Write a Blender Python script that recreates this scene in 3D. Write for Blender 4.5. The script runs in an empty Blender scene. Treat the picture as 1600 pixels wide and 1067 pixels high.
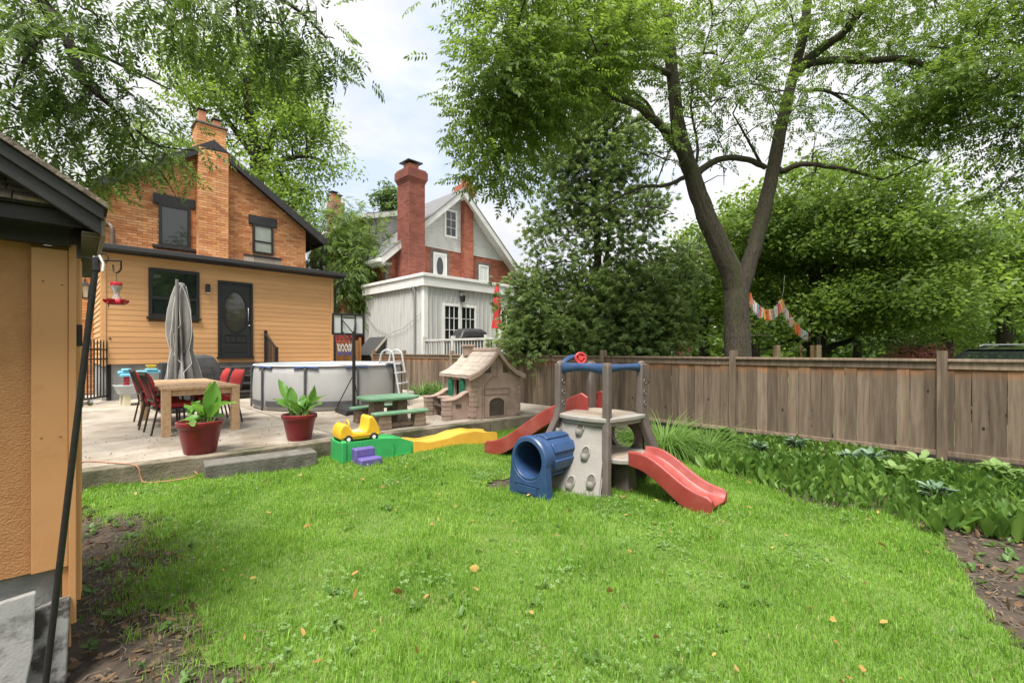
import bpy, bmesh, math, random
import numpy as np
from mathutils import Vector, Matrix, Quaternion
R = math.radians
PI = math.pi
random.seed(7)
rng = np.random.default_rng(7)
scene = bpy.context.scene
col = scene.collection

# ------------------------------------------------------------------ camera, sky, sun, exposure
FPX, AZ, HCAM, HOR = 711.0, R(44.8), 1.35, 548.0
cd = bpy.data.cameras.new('camera')
cam = bpy.data.objects.new('camera', cd)
col.objects.link(cam)
cam.location = (0, 0, HCAM)
cam.rotation_euler = (R(90), 0, AZ - R(90))
cd.sensor_width = 36
cd.lens = 36 * FPX / 1600
cd.shift_y = (HOR - 533.5) / 1600
cd.clip_start = .05
cd.clip_end = 1500
scene.camera = cam

SUN_EL, SUN_AZ = R(66), R(207)
world = bpy.data.worlds.new('World')
scene.world = world
world.use_nodes = True
nt = world.node_tree
nt.nodes.clear()
def wn(t, **k):
    n = nt.nodes.new(t)
    for a, b in k.items(): setattr(n, a, b)
    return n
sky = wn('ShaderNodeTexSky', sky_type='NISHITA', sun_disc=False, sun_elevation=SUN_EL, sun_rotation=PI / 2 - SUN_AZ)
tc = wn('ShaderNodeTexCoord')
mp = wn('ShaderNodeMapping'); mp.inputs['Scale'].default_value = (1, 1, 1.9); mp.inputs['Location'].default_value = (.35, .1, .22)
nz = wn('ShaderNodeTexNoise'); nz.inputs['Scale'].default_value = 1.9; nz.inputs['Detail'].default_value = 7; nz.inputs['Roughness'].default_value = .55
nz2 = wn('ShaderNodeTexNoise'); nz2.inputs['Scale'].default_value = 4.5; nz2.inputs['Detail'].default_value = 6
cr = wn('ShaderNodeValToRGB')           # cloud cover
cr.color_ramp.elements[0].position = .32; cr.color_ramp.elements[0].color = (0, 0, 0, 1)
cr.color_ramp.elements[1].position = .45; cr.color_ramp.elements[1].color = (1, 1, 1, 1)
cr2 = wn('ShaderNodeValToRGB')          # cloud brightness
cr2.color_ramp.elements[0].position = .36; cr2.color_ramp.elements[0].color = (3.85, 3.87, 4.0, 1)
cr2.color_ramp.elements[1].position = .62; cr2.color_ramp.elements[1].color = (5.2, 5.2, 5.22, 1)
mx = wn('ShaderNodeMix', data_type='RGBA')
sc_ = wn('ShaderNodeMix', data_type='RGBA'); sc_.inputs[0].default_value = .8; sc_.inputs[7].default_value = (3.7, 4.15, 5.0, 1)
bg = wn('ShaderNodeBackground'); bg.inputs['Strength'].default_value = .064
wo = wn('ShaderNodeOutputWorld')
L = nt.links.new
L(tc.outputs['Generated'], mp.inputs['Vector']); L(mp.outputs[0], nz.inputs['Vector']); L(mp.outputs[0], nz2.inputs['Vector'])
L(nz.outputs[0], cr.inputs[0]); L(nz2.outputs[0], cr2.inputs[0])
L(sky.outputs[0], sc_.inputs[6])
L(cr.outputs[0], mx.inputs[0]); L(sc_.outputs[2], mx.inputs[6]); L(cr2.outputs[0], mx.inputs[7])
L(mx.outputs[2], bg.inputs['Color']); L(bg.outputs[0], wo.inputs[0])

sl = bpy.data.lights.new('sun', 'SUN'); sl.energy = 2.3; sl.angle = R(24); sl.color = (1, .955, .88)
sun = bpy.data.objects.new('sun', sl); col.objects.link(sun)
sdir = Vector((math.cos(SUN_EL) * math.cos(SUN_AZ), math.cos(SUN_EL) * math.sin(SUN_AZ), math.sin(SUN_EL)))
sun.rotation_euler = sdir.to_track_quat('Z', 'Y').to_euler()
sun.location = sdir * 40

scene.view_settings.view_transform = 'Standard'
scene.view_settings.look = 'None'
scene.view_settings.gamma = 1
scene.view_settings.use_curve_mapping = False
scene.view_settings.exposure = 1.88
scene.render.engine = 'CYCLES'
scene.cycles.use_denoising = True
scene.cycles.max_bounces = 6
scene.cycles.diffuse_bounces = 3
scene.cycles.transparent_max_bounces = 8

# ------------------------------------------------------------------ layout helpers (surveyed points)
FW = Vector((math.cos(AZ), math.sin(AZ), 0)); RT = Vector((math.sin(AZ), -math.cos(AZ), 0)); UP = Vector((0, 0, 1))
def at(px, py, d):
    return Vector((0, 0, HCAM)) + d * (FW + RT * ((px - 800) / FPX)) + UP * ((HOR - py) * d / FPX)

# ------------------------------------------------------------------ mesh builder
class MB:
    def __init__(s): s.v = []; s.f = []
    def add(s, vs, fs):
        o = len(s.v); s.v += [tuple(p) for p in vs]; s.f += [tuple(i + o for i in f) for f in fs]; return s
    def box(s, x0, x1, y0, y1, z0, z1):
        return s.add([(x0, y0, z0), (x1, y0, z0), (x1, y1, z0), (x0, y1, z0), (x0, y0, z1), (x1, y0, z1), (x1, y1, z1), (x0, y1, z1)],
                     [(3, 2, 1, 0), (4, 5, 6, 7), (0, 1, 5, 4), (1, 2, 6, 5), (2, 3, 7, 6), (3, 0, 4, 7)])
    def beam(s, a, b, w, h, up=(0, 0, 1), taper=1):
        a = Vector(a); b = Vector(b); d = (b - a).normalized(); up = Vector(up)
        if abs(d.dot(up)) > .98: up = Vector((0, 1, 0)) if abs(d.y) < .9 else Vector((1, 0, 0))
        x = d.cross(up).normalized(); y = x.cross(d)
        vs = []
        for p, k in ((a, 1), (b, taper)):
            for i, j in ((-1, -1), (1, -1), (1, 1), (-1, 1)): vs.append(p + x * (i * w / 2 * k) + y * (j * h / 2 * k))
        return s.add(vs, [(0, 1, 2, 3), (7, 6, 5, 4), (1, 0, 4, 5), (2, 1, 5, 6), (3, 2, 6, 7), (0, 3, 7, 4)])
    def tube(s, pts, r, seg=8, cap=True):
        pts = [Vector(p) for p in pts]; n = len(pts)
        rs = list(r) if hasattr(r, '__len__') else [r] * n
        o = len(s.v); u = None
        for i, p in enumerate(pts):
            d = (pts[min(i + 1, n - 1)] - pts[max(i - 1, 0)]).normalized()
            if u is None:
                u = d.orthogonal().normalized()
            u = (u - d * u.dot(d)).normalized(); w = d.cross(u)
            for k in range(seg):
                a = 2 * PI * k / seg; s.v.append(tuple(p + (u * math.cos(a) + w * math.sin(a)) * rs[i]))
        for i in range(n - 1):
            for k in range(seg):
                k2 = (k + 1) % seg
                s.f.append((o + i * seg + k, o + i * seg + k2, o + (i + 1) * seg + k2, o + (i + 1) * seg + k))
        if cap:
            s.f.append(tuple(o + k for k in range(seg))[::-1]); s.f.append(tuple(o + (n - 1) * seg + k for k in range(seg)))
        return s
    def lathe(s, prof, seg=24, c=(0, 0, 0), axis='z', fold=None):
        o = len(s.v); n = len(prof)
        for r, z in prof:
            for k in range(seg):
                a = 2 * PI * k / seg; q = r * (fold(k, z) if fold else 1)
                x, y = q * math.cos(a), q * math.sin(a)
                p = (x, y, z) if axis == 'z' else ((z, x, y) if axis == 'x' else (x, z, y))
                s.v.append((p[0] + c[0], p[1] + c[1], p[2] + c[2]))
        for i in range(n - 1):
            for k in range(seg):
                k2 = (k + 1) % seg
                f = (o + i * seg + k, o + i * seg + k2, o + (i + 1) * seg + k2, o + (i + 1) * seg + k)
                s.f.append(f if axis != 'y' else f[::-1])
        return s
    def prism(s, poly, axis, a, b):
        n = len(poly); vs = []
        for t in (a, b):
            for p, q in poly:
                vs.append((t, p, q) if axis == 'x' else ((p, t, q) if axis == 'y' else (p, q, t)))
        fs = [tuple(range(n))[::-1], tuple(range(n, 2 * n))] + [(i, (i + 1) % n, n + (i + 1) % n, n + i) for i in range(n)]
        return s.add(vs, fs)
    def loft(s, rings, closed=True, cap=True):
        n = len(rings[0]); o = len(s.v)
        for r in rings: s.v += [tuple(p) for p in r]
        for i in range(len(rings) - 1):
            for k in range(n if closed else n - 1):
                k2 = (k + 1) % n
                s.f.append((o + i * n + k, o + i * n + k2, o + (i + 1) * n + k2, o + (i + 1) * n + k))
        if cap and closed:
            s.f.append(tuple(o + k for k in range(n))[::-1]); s.f.append(tuple(o + (len(rings) - 1) * n + k for k in range(n)))
        return s
    def ball(s, c, r, seg=10, rings=6):
        rx, ry, rz = r if hasattr(r, '__len__') else (r, r, r)
        o = len(s.v)
        for i in range(rings + 1):
            t = PI * i / rings
            for k in range(seg):
                a = 2 * PI * k / seg
                s.v.append((c[0] + rx * math.sin(t) * math.cos(a), c[1] + ry * math.sin(t) * math.sin(a), c[2] - rz * math.cos(t)))
        for i in range(rings):
            for k in range(seg):
                k2 = (k + 1) % seg
                s.f.append((o + i * seg + k, o + i * seg + k2, o + (i + 1) * seg + k2, o + (i + 1) * seg + k))
        return s
    def mesh(s, name, m, smooth=None, fix=True):
        me = bpy.data.meshes.new(name); me.from_pydata(s.v, [], s.f); me.update()
        if fix:
            bm = bmesh.new(); bm.from_mesh(me)
            bmesh.ops.remove_doubles(bm, verts=bm.verts, dist=1e-5)
            bmesh.ops.recalc_face_normals(bm, faces=bm.faces)
            bm.to_mesh(me); bm.free()
        me.materials.append(m)
        if smooth is not None:
            me.polygons.foreach_set('use_smooth', [True] * len(me.polygons))
            me.set_sharp_from_angle(angle=R(smooth))
        return me
    def build(s, name, m, parent=None, bevel=0, smooth=None, seg=2, sub=0, fix=True):
        o = bpy.data.objects.new(name, s.mesh(name, m, smooth, fix)); col.objects.link(o)
        if parent is not None: o.parent = parent
        if bevel:
            b = o.modifiers.new('bevel', 'BEVEL'); b.width = bevel; b.segments = seg; b.limit_method = 'ANGLE'; b.angle_limit = R(35)
        if sub:
            q = o.modifiers.new('sub', 'SUBSURF'); q.levels = sub; q.render_levels = sub
        return o
def one(name, m, parent=None, bevel=0, smooth=None, **k):
    def go(*a): return MB().box(*a).build(name, m, parent, bevel, smooth, **k)
    return go
def box(name, m, parent, dims, bevel=0):
    return MB().box(*dims).build(name, m, parent, bevel)
def tag(o, label, cat, group=None):
    o['label'] = label; o['category'] = cat
    if group: o['group'] = group
    return o
def kind(o, k): o['kind'] = k; return o
def thing(name, label, cat, loc=(0, 0, 0), rz=0, group=None):
    o = bpy.data.objects.new(name, None); col.objects.link(o); o.empty_display_size = .1
    o.location = loc; o.rotation_euler = (0, 0, rz)
    return tag(o, label, cat, group)
def dup(root, loc, rz, label=None, scale=None):
    r = root.copy(); col.objects.link(r); r.location = loc; r.rotation_euler = (0, 0, rz)
    if scale: r.scale = scale
    if label: r['label'] = label
    for ch in list(root.children):
        c = ch.copy(); col.objects.link(c); c.parent = r
        for g in list(ch.children):
            d = g.copy(); col.objects.link(d); d.parent = c
    return r
def put(name, me, parent, loc=(0, 0, 0), rot=(0, 0, 0), scale=(1, 1, 1)):
    o = bpy.data.objects.new(name, me); col.objects.link(o); o.parent = parent
    o.location = loc; o.rotation_euler = rot; o.scale = scale
    return o

# fast numpy scatter of a small template (all triangles)
def np_mesh(name, V, F, m, smooth=False):
    me = bpy.data.meshes.new(name)
    V = np.ascontiguousarray(V, dtype=np.float32); F = np.ascontiguousarray(F, dtype=np.int32)
    me.vertices.add(len(V)); me.vertices.foreach_set('co', V.ravel())
    me.loops.add(F.size); me.loops.foreach_set('vertex_index', F.ravel())
    me.polygons.add(len(F)); me.polygons.foreach_set('loop_start', np.arange(0, F.size, 3, dtype=np.int32))
    me.polygons.foreach_set('loop_total', np.full(len(F), 3, dtype=np.int32))
    if smooth: me.polygons.foreach_set('use_smooth', np.ones(len(F), dtype=bool))
    me.update(calc_edges=True); me.validate()
    me.materials.append(m)
    return me
def frames(D, roll=None, r=rng):
    # rotation matrices whose local y runs along D (N,3), with random roll about it
    D = D / np.linalg.norm(D, axis=1, keepdims=True)
    up = np.tile(np.array([[0, 0, 1.]]), (len(D), 1)); bad = np.abs(D[:, 2]) > .97
    up[bad] = (1, 0, 0)
    X = np.cross(D, up); X /= np.linalg.norm(X, axis=1, keepdims=True)
    Z = np.cross(X, D)
    if roll is not None:
        c, s_ = np.cos(roll)[:, None], np.sin(roll)[:, None]
        X, Z = X * c + Z * s_, Z * c - X * s_
    return np.stack([X, D, Z], axis=2)
def scatter(tv, tf, pos, M, sc):
    tv = np.asarray(tv, float); tf = np.asarray(tf)
    N = len(pos)
    V = np.einsum('nij,kj->nki', M, tv) * np.asarray(sc).reshape(N, 1, -1) + pos[:, None, :]
    F = tf[None, :, :] + (np.arange(N) * len(tv))[:, None, None]
    return V.reshape(-1, 3), F.reshape(-1, 3)

# ------------------------------------------------------------------ materials
def lk(t, a, b): t.links.new(a, b)
def M(name, c1, c2=None, scale=6, rough=.6, bump=0, bscale=None, stretch=(1, 1, 1), rand=0, dirt=None, dscale=1.6, dth=(.5, .7), coord='Object',
      metal=0, spec=.5, detail=5, fine=0):
    m = bpy.data.materials.new(name); m.use_nodes = True; t = m.node_tree; b = t.nodes['Principled BSDF']
    b.inputs['Roughness'].default_value = rough; b.inputs['Metallic'].default_value = metal; b.inputs['Specular IOR Level'].default_value = spec
    tcn = t.nodes.new('ShaderNodeTexCoord'); mpn = t.nodes.new('ShaderNodeMapping'); mpn.inputs['Scale'].default_value = stretch
    lk(t, tcn.outputs[coord], mpn.inputs[0])
    vec = mpn.outputs[0]
    if rand:
        oi = t.nodes.new('ShaderNodeObjectInfo'); ml = t.nodes.new('ShaderNodeVectorMath'); ml.operation = 'SCALE'; ml.inputs[0].default_value = (31, 17, 23)
        lk(t, oi.outputs['Random'], ml.inputs['Scale']); ad = t.nodes.new('ShaderNodeVectorMath'); lk(t, vec, ad.inputs[0]); lk(t, ml.outputs[0], ad.inputs[1]); vec = ad.outputs[0]
    n = t.nodes.new('ShaderNodeTexNoise'); n.inputs['Scale'].default_value = scale; n.inputs['Detail'].default_value = detail; n.inputs['Roughness'].default_value = .6
    lk(t, vec, n.inputs['Vector'])
    rp = t.nodes.new('ShaderNodeValToRGB'); rp.color_ramp.elements[0].position = .32; rp.color_ramp.elements[1].position = .68
    rp.color_ramp.elements[0].color = (*c1, 1); rp.color_ramp.elements[1].color = (*(c2 or c1), 1)
    lk(t, n.outputs[0], rp.inputs[0]); c = rp.outputs[0]
    if dirt:
        n2 = t.nodes.new('ShaderNodeTexNoise'); n2.inputs['Scale'].default_value = dscale; n2.inputs['Detail'].default_value = 7; n2.inputs['Roughness'].default_value = .65
        lk(t, vec, n2.inputs['Vector'])
        r2 = t.nodes.new('ShaderNodeValToRGB'); r2.color_ramp.elements[0].position = dth[0]; r2.color_ramp.elements[1].position = dth[1]
        r2.color_ramp.elements[0].color = (0, 0, 0, 1); r2.color_ramp.elements[1].color = (1, 1, 1, 1)
        lk(t, n2.outputs[0], r2.inputs[0]); mxn = t.nodes.new('ShaderNodeMix'); mxn.data_type = 'RGBA'; mxn.inputs[7].default_value = (*dirt, 1)
        lk(t, r2.outputs[0], mxn.inputs[0]); lk(t, c, mxn.inputs[6]); c = mxn.outputs[2]
    if rand:
        hs = t.nodes.new('ShaderNodeHueSaturation'); mr = t.nodes.new('ShaderNodeMapRange'); mr.inputs[3].default_value = 1 - rand; mr.inputs[4].default_value = 1 + rand
        lk(t, oi.outputs['Random'], mr.inputs[0]); lk(t, mr.outputs[0], hs.inputs['Value']); lk(t, c, hs.inputs['Color']); c = hs.outputs[0]
    lk(t, c, b.inputs['Base Color'])
    if bump:
        bn = t.nodes.new('ShaderNodeBump'); bn.inputs['Strength'].default_value = bump; bn.inputs['Distance'].default_value = .01
        if bscale:
            n3 = t.nodes.new('ShaderNodeTexNoise'); n3.inputs['Scale'].default_value = bscale; n3.inputs['Detail'].default_value = 6; lk(t, vec, n3.inputs['Vector']); lk(t, n3.outputs[0], bn.inputs['Height'])
        else: lk(t, n.outputs[0], bn.inputs['Height'])
        lk(t, bn.outputs[0], b.inputs['Normal'])
    return m
def leafmat(name, cols, trans=.45, rough=.5, nscale=.5, spec=.35, gain=.5):
    # colour varies leaf by leaf and in broad patches; light passes through
    m = bpy.data.materials.new(name); m.use_nodes = True; t = m.node_tree; b = t.nodes['Principled BSDF']; out = t.nodes['Material Output']
    g = t.nodes.new('ShaderNodeNewGeometry'); tcn = t.nodes.new('ShaderNodeTexCoord'); n = t.nodes.new('ShaderNodeTexNoise'); n.inputs['Scale'].default_value = nscale; n.inputs['Detail'].default_value = 3
    lk(t, tcn.outputs['Object'], n.inputs['Vector'])
    a = t.nodes.new('ShaderNodeMath'); a.operation = 'MULTIPLY_ADD'; a.inputs[1].default_value = .55; lk(t, g.outputs['Random Per Island'], a.inputs[0])
    mr = t.nodes.new('ShaderNodeMapRange'); mr.inputs[1].default_value = .3; mr.inputs[2].default_value = .7; mr.inputs[3].default_value = 0; mr.inputs[4].default_value = .45
    lk(t, n.outputs[0], mr.inputs[0]); lk(t, mr.outputs[0], a.inputs[2])
    rp = t.nodes.new('ShaderNodeValToRGB'); el = rp.color_ramp.elements
    while len(el) < len(cols): el.new(.5)
    for i, c in enumerate(cols):
        g_ = (c[0] + c[1] + c[2]) / 3 * .07
        el[i].position = i / (len(cols) - 1); el[i].color = (c[0] * .95 + g_, c[1] * .93 + g_, c[2] * .93 + g_, 1)
    lk(t, a.outputs[0], rp.inputs[0]); lk(t, rp.outputs[0], b.inputs['Base Color'])
    b.inputs['Roughness'].default_value = rough; b.inputs['Specular IOR Level'].default_value = spec
    tr = t.nodes.new('ShaderNodeBsdfTranslucent'); hs = t.nodes.new('ShaderNodeHueSaturation'); hs.inputs['Value'].default_value = 1 + gain; hs.inputs['Saturation'].default_value = 1.02
    hs.inputs['Hue'].default_value = .487
    lk(t, rp.outputs[0], hs.inputs['Color']); lk(t, hs.outputs[0], tr.inputs[0])
    ms = t.nodes.new('ShaderNodeMixShader'); ms.inputs[0].default_value = trans
    lk(t, b.outputs[0], ms.inputs[1]); lk(t, tr.outputs[0], ms.inputs[2]); lk(t, ms.outputs[0], out.inputs[0])
    return m
def brickmat(name, cols, rough=.85):
    m = bpy.data.materials.new(name); m.use_nodes = True; t = m.node_tree; b = t.nodes['Principled BSDF']; b.inputs['Roughness'].default_value = rough
    g = t.nodes.new('ShaderNodeNewGeometry'); oi = t.nodes.new('ShaderNodeObjectInfo'); a = t.nodes.new('ShaderNodeMath'); a.operation = 'ADD'
    lk(t, g.outputs['Random Per Island'], a.inputs[0]); lk(t, oi.outputs['Random'], a.inputs[1])
    fr = t.nodes.new('ShaderNodeMath'); fr.operation = 'FRACT'; lk(t, a.outputs[0], fr.inputs[0])
    rp = t.nodes.new('ShaderNodeValToRGB'); rp.color_ramp.interpolation = 'LINEAR'; el = rp.color_ramp.elements
    while len(el) < len(cols): el.new(.5)
    for i, c in enumerate(cols): el[i].position = i / (len(cols) - 1); el[i].color = (*c, 1)
    lk(t, fr.outputs[0], rp.inputs[0])
    tcn = t.nodes.new('ShaderNodeTexCoord'); n = t.nodes.new('ShaderNodeTexNoise'); n.inputs['Scale'].default_value = 1.3; n.inputs['Detail'].default_value = 8
    lk(t, g.outputs['Position'], n.inputs['Vector'])
    hs = t.nodes.new('ShaderNodeHueSaturation'); mr = t.nodes.new('ShaderNodeMapRange'); mr.inputs[1].default_value = .3; mr.inputs[2].default_value = .7; mr.inputs[3].default_value = .72; mr.inputs[4].default_value = 1.2
    lk(t, n.outputs[0], mr.inputs[0]); lk(t, mr.outputs[0], hs.inputs['Value']); lk(t, rp.outputs[0], hs.inputs['Color']); lk(t, hs.outputs[0], b.inputs['Base Color'])
    return m
def glassmat(name, tint=(.015, .02, .02), rough=.03):
    m = bpy.data.materials.new(name); m.use_nodes = True; b = m.node_tree.nodes['Principled BSDF']
    b.inputs['Base Color'].default_value = (*tint, 1); b.inputs['Roughness'].default_value = rough; b.inputs['Specular IOR Level'].default_value = .5; b.inputs['IOR'].default_value = 1.75
    return m

black = M('black_paint', (.012, .012, .013), (.02, .02, .021), 30, .45)
blackmetal = M('black_metal', (.012, .012, .013), (.022, .021, .02), 60, .38)
darkfascia = M('dark_fascia', (.016, .016, .018), (.03, .029, .029), 8, .5, .1, 60, (1, 1, 1), dirt=(.05, .048, .045), dscale=4, dth=(.55, .8))
white = M('white_paint', (.72, .72, .7), (.8, .8, .78), 4, .5, dirt=(.5, .49, .45), dscale=3, dth=(.6, .85))
glass = glassmat('window_glass')
concrete = M('concrete', (.295, .255, .208), (.385, .345, .292), 2.6, .85, .5, 90, rand=.05, dirt=(.18, .14, .1), dscale=1.2, dth=(.43, .68), coord='Object', detail=9)
concretegrey = M('grey_concrete', (.27, .27, .26), (.36, .36, .345), 5, .9, .5, 60, dirt=(.13, .125, .115), dscale=2.5, dth=(.5, .7))
edgeconc = M('mossy_concrete', (.16, .13, .095), (.26, .22, .165), 5, .9, .6, 40, dirt=(.055, .06, .028), dscale=2.2, dth=(.45, .65))
orange = M('orange_board', (.60, .32, .135), (.67, .37, .165), 3, .55, .08, 50, (.4, 1, 4), rand=.05, dirt=(.56, .285, .115), dscale=2.5, dth=(.55, .8))
# ------------------------------------------------------------------ ground, lawn, patio
soilm = M('soil', (.024, .017, .012), (.068, .05, .036), 14, .95, 1.0, 45, dirt=(.11, .082, .058), dscale=3.2, dth=(.5, .7))
lawnm = M('lawn_earth', (.07, .13, .018), (.11, .18, .03), 5, .9, .5, 60, dirt=(.15, .16, .05), dscale=2.3, dth=(.55, .75))
groundm = M('far_ground', (.06, .1, .025), (.1, .13, .04), 1.5, .95, .3, 20, dirt=(.12, .1, .06), dscale=.4)
g = MB(); S = 400
g.v = [(-S, -S, -.03), (S, -S, -.03), (S, S, -.03), (-S, S, -.03)]; g.f = [(0, 1, 2, 3)]
kind(g.build('ground', groundm, fix=False), 'structure')
def bumpy(x, y):
    return .012 * math.sin(2.1 * x + 1.3 * y) + .01 * math.sin(4.3 * x - 3.1 * y + 1) + .006 * math.sin(9 * x + 7 * y)
def sheet(name, x0, x1, y0, y1, step, z, m, keep=None, amp=1.0):
    mb = MB(); nx = int((x1 - x0) / step) + 1; ny = int((y1 - y0) / step) + 1
    for j in range(ny):
        for i in range(nx):
            x = x0 + i * step; y = y0 + j * step
            mb.v.append((x, y, z + amp * bumpy(x, y)))
    for j in range(ny - 1):
        for i in range(nx - 1):
            if keep is None or keep(x0 + (i + .5) * step, y0 + (j + .5) * step):
                a = j * nx + i; mb.f.append((a, a + 1, a + nx + 1, a + nx))
    return mb.build(name, m, smooth=60, fix=False)
def yfront(x): return 5.96 - .092 * x
def wob(x, y): return .10 * math.sin(3.1 * y + 1.7 * x) + .07 * math.sin(7.3 * y - 2 * x + 1) + .05 * math.sin(17 * y + 5 * x)
BED = [(-3, 1.6), (-.6, 2.4), (-.12, 3.2), (.02, 3.95), (.12, 4.42), (.45, 4.72), (1.21, 4.8), (2.14, 5.22), (3.0, 5.4), (4, 5.5), (6, 5.6)]
def bedx(y):
    if y <= BED[0][0]: return BED[0][1]
    for (a, b), (c, d) in zip(BED, BED[1:]):
        if y <= c: return b + (d - b) * (y - a) / (c - a)
    return BED[-1][1]
def leftx(y):
    return .46 + .04 * (y - 2.5) + (0 if y < 4.6 else -.35 * min(1, (y - 4.6) / .8))
def in_lawn(x, y, m=0):
    w = wob(x, y)
    if ((x - 3.29) / .24) ** 2 + ((y - 3.36) / .13) ** 2 < 1 + 4 * w: return False
    return x > leftx(y) + w + m and x < bedx(y) + .6 * w - m and y < yfront(x) + .02 and y > -2.5
kind(sheet('soil', -3, 9, -3, 6.2, .12, .0, soilm), 'structure')
kind(sheet('lawn', -.2, 6, -2.6, 6.1, .06, .012, lawnm, lambda x, y: in_lawn(x, y)), 'structure')

# patio of poured slabs
patio = kind(MB().add([(-2.6, yfront(-2.6) + .06, 0.02), (7.3, yfront(7.3) + .06, .02), (7.3, 16.3, .02), (-2.6, 16.3, .02), (-2.6, yfront(-2.6) + .06, .175), (7.3, yfront(7.3) + .06, .175), (7.3, 16.3, .175), (-2.6, 16.3, .175)],
        [(3, 2, 1, 0), (4, 5, 6, 7), (0, 1, 5, 4), (1, 2, 6, 5), (2, 3, 7, 6), (3, 0, 4, 7)]).build('patio', edgeconc), 'structure')
xs = [-2.6, -.1, 2.72, 5.05, 7.3]
rows = [0, 1.55, 3.6, 5.7, 7.9, 10.4]
for i in range(len(xs) - 1):
    for j in range(len(rows) - 1):
        a, b = xs[i] + .009, xs[i + 1] - .009
        f = lambda x, r: min(yfront(x) + .18 + r, 16.3)
        p = [(a, f(a, rows[j]) + .007), (b, f(b, rows[j]) + .007), (b, f(b, rows[j + 1]) - .007), (a, f(a, rows[j + 1]) - .007)]
        MB().prism(p, 'z', .15, .2 + .003 * ((i * 7 + j * 3) % 3)).build('slab', concrete, patio, .006)
for i in range(len(xs) - 1):      # the kerb along the front
    a, b = xs[i] + .004, xs[i + 1] - .004
    MB().prism([(a, yfront(a)), (b, yfront(b)), (b, yfront(b) + .176), (a, yfront(a) + .176)], 'z', -.03, .203).build('edging', edgeconc, patio, .012)
# ------------------------------------------------------------------ brickwork
def brick_wall(parent, mb_rest, me_full, org, ud, nd, u0, u1, z0, z1, holes=(), top=None, L=.215, H=.064, J=.011, single=None, off=0.0):
    # bricks on a vertical plane: org + ud*u, proud along nd
    org = Vector(org); ud = Vector(ud); nd = Vector(nd); course = 0; z = z0
    while z < z1 - .02:
        u = u0 - (L / 2 + J if course % 2 else 0) - (off if course % 3 == 0 else 0)
        while u < u1:
            a, b = max(u, u0), min(u + L, u1)
            iv = [(a, b)]
            zc = z + H / 2
            for (h0, h1, k0, k1) in holes:
                if k0 < zc < k1:
                    nv = []
                    for p, q in iv:
                        if q <= h0 or p >= h1: nv.append((p, q)); continue
                        if p < h0: nv.append((p, h0))
                        if q > h1: nv.append((h1, q))
                    iv = nv
            for p, q in iv:
                if q - p < .03: continue
                if top and z + H > top((p + q) / 2): continue
                pr = .011 + .003 * random.random()
                if single is not None and single[0] > 0 and abs(q - p - L) < 1e-6 and single[1](p, z):
                    single[0] -= 1
                    o = put('brick', me_full, parent, org + ud * p + UP * z); o.rotation_euler = (0, 0, math.atan2(ud.y, ud.x))
                    o.scale = (1, pr / .012, 1)
                else:
                    P = [org + ud * p + UP * z, org + ud * q + UP * z, org + ud * q + UP * (z + H), org + ud * p + UP * (z + H)]
                    Q = [v + nd * pr for v in P]
                    mb_rest.add(Q + P, [(0, 1, 2, 3), (0, 4, 5, 1), (1, 5, 6, 2), (2, 6, 7, 3), (3, 7, 4, 0)])
            u += L + J
        z += H + J; course += 1
def full_brick(m, L=.215, H=.064, pr=.012):
    b = MB(); b.add([(0, -pr, 0), (L, -pr, 0), (L, -pr, H), (0, -pr, H), (0, 0, 0), (L, 0, 0), (L, 0, H), (0, 0, H)],
                    [(0, 1, 2, 3), (0, 4, 5, 1), (1, 5, 6, 2), (2, 6, 7, 3), (3, 7, 4, 0)])
    return b.mesh('brick', m)
def gable_roof(name, m, parent, xc, half, ze, za, y0, y1, th, ov=0):
    # two slopes over a ridge along y
    s = (za - ze) / half
    xe = half + ov; z_e = ze - s * ov
    poly = [(xc - xe, z_e), (xc, za), (xc + xe, z_e), (xc + xe, z_e + th), (xc, za + th * 1.15), (xc - xe, z_e + th)]
    return MB().prism(poly, 'y', y0, y1).build(name, m, parent)
def window(parent, x0, x1, z0, z1, y, fm, gm, fw=.06, rail=None, dep=.1, bars=(), nm='window', mull=.02, barm=None):
    # window in a wall facing -y: frame thing part with pane sub-parts
    w = MB()
    w.box(x0, x0 + fw, y - .03, y + dep, z0, z1).box(x1 - fw, x1, y - .03, y + dep, z0, z1)
    w.box(x0 + fw, x1 - fw, y - .03, y + dep, z1 - fw, z1).box(x0 + fw, x1 - fw, y - .03, y + dep, z0, z0 + fw)
    if rail: w.box(x0 + fw, x1 - fw, y - .02, y + dep * .9, rail - fw * .45, rail + fw * .45)
    o = w.build(nm, fm, parent, .004)
    zz = [z0 + fw] + ([rail - fw * .45, rail + fw * .45] if rail else []) + [z1 - fw]
    for i in range(0, len(zz), 2):
        box('pane', gm, o, (x0 + fw, x1 - fw, y - .004, y + .004, zz[i], zz[i + 1]))
    nx, nz_ = bars if bars else (0, 0)
    if bars:
        b = MB()
        for i in range(1, nx): xx = x0 + fw + (x1 - x0 - 2 * fw) * i / nx; b.box(xx - mull / 2, xx + mull / 2, y - .022, y - .004, z0 + fw, z1 - fw)
        for i in range(1, nz_): zq = z0 + fw + (z1 - z0 - 2 * fw) * i / nz_; b.box(x0 + fw, x1 - fw, y - .02, y - .005, zq - mull / 2, zq + mull / 2)
        b.build('glazing_bar', barm or fm, o)
    return o

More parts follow.
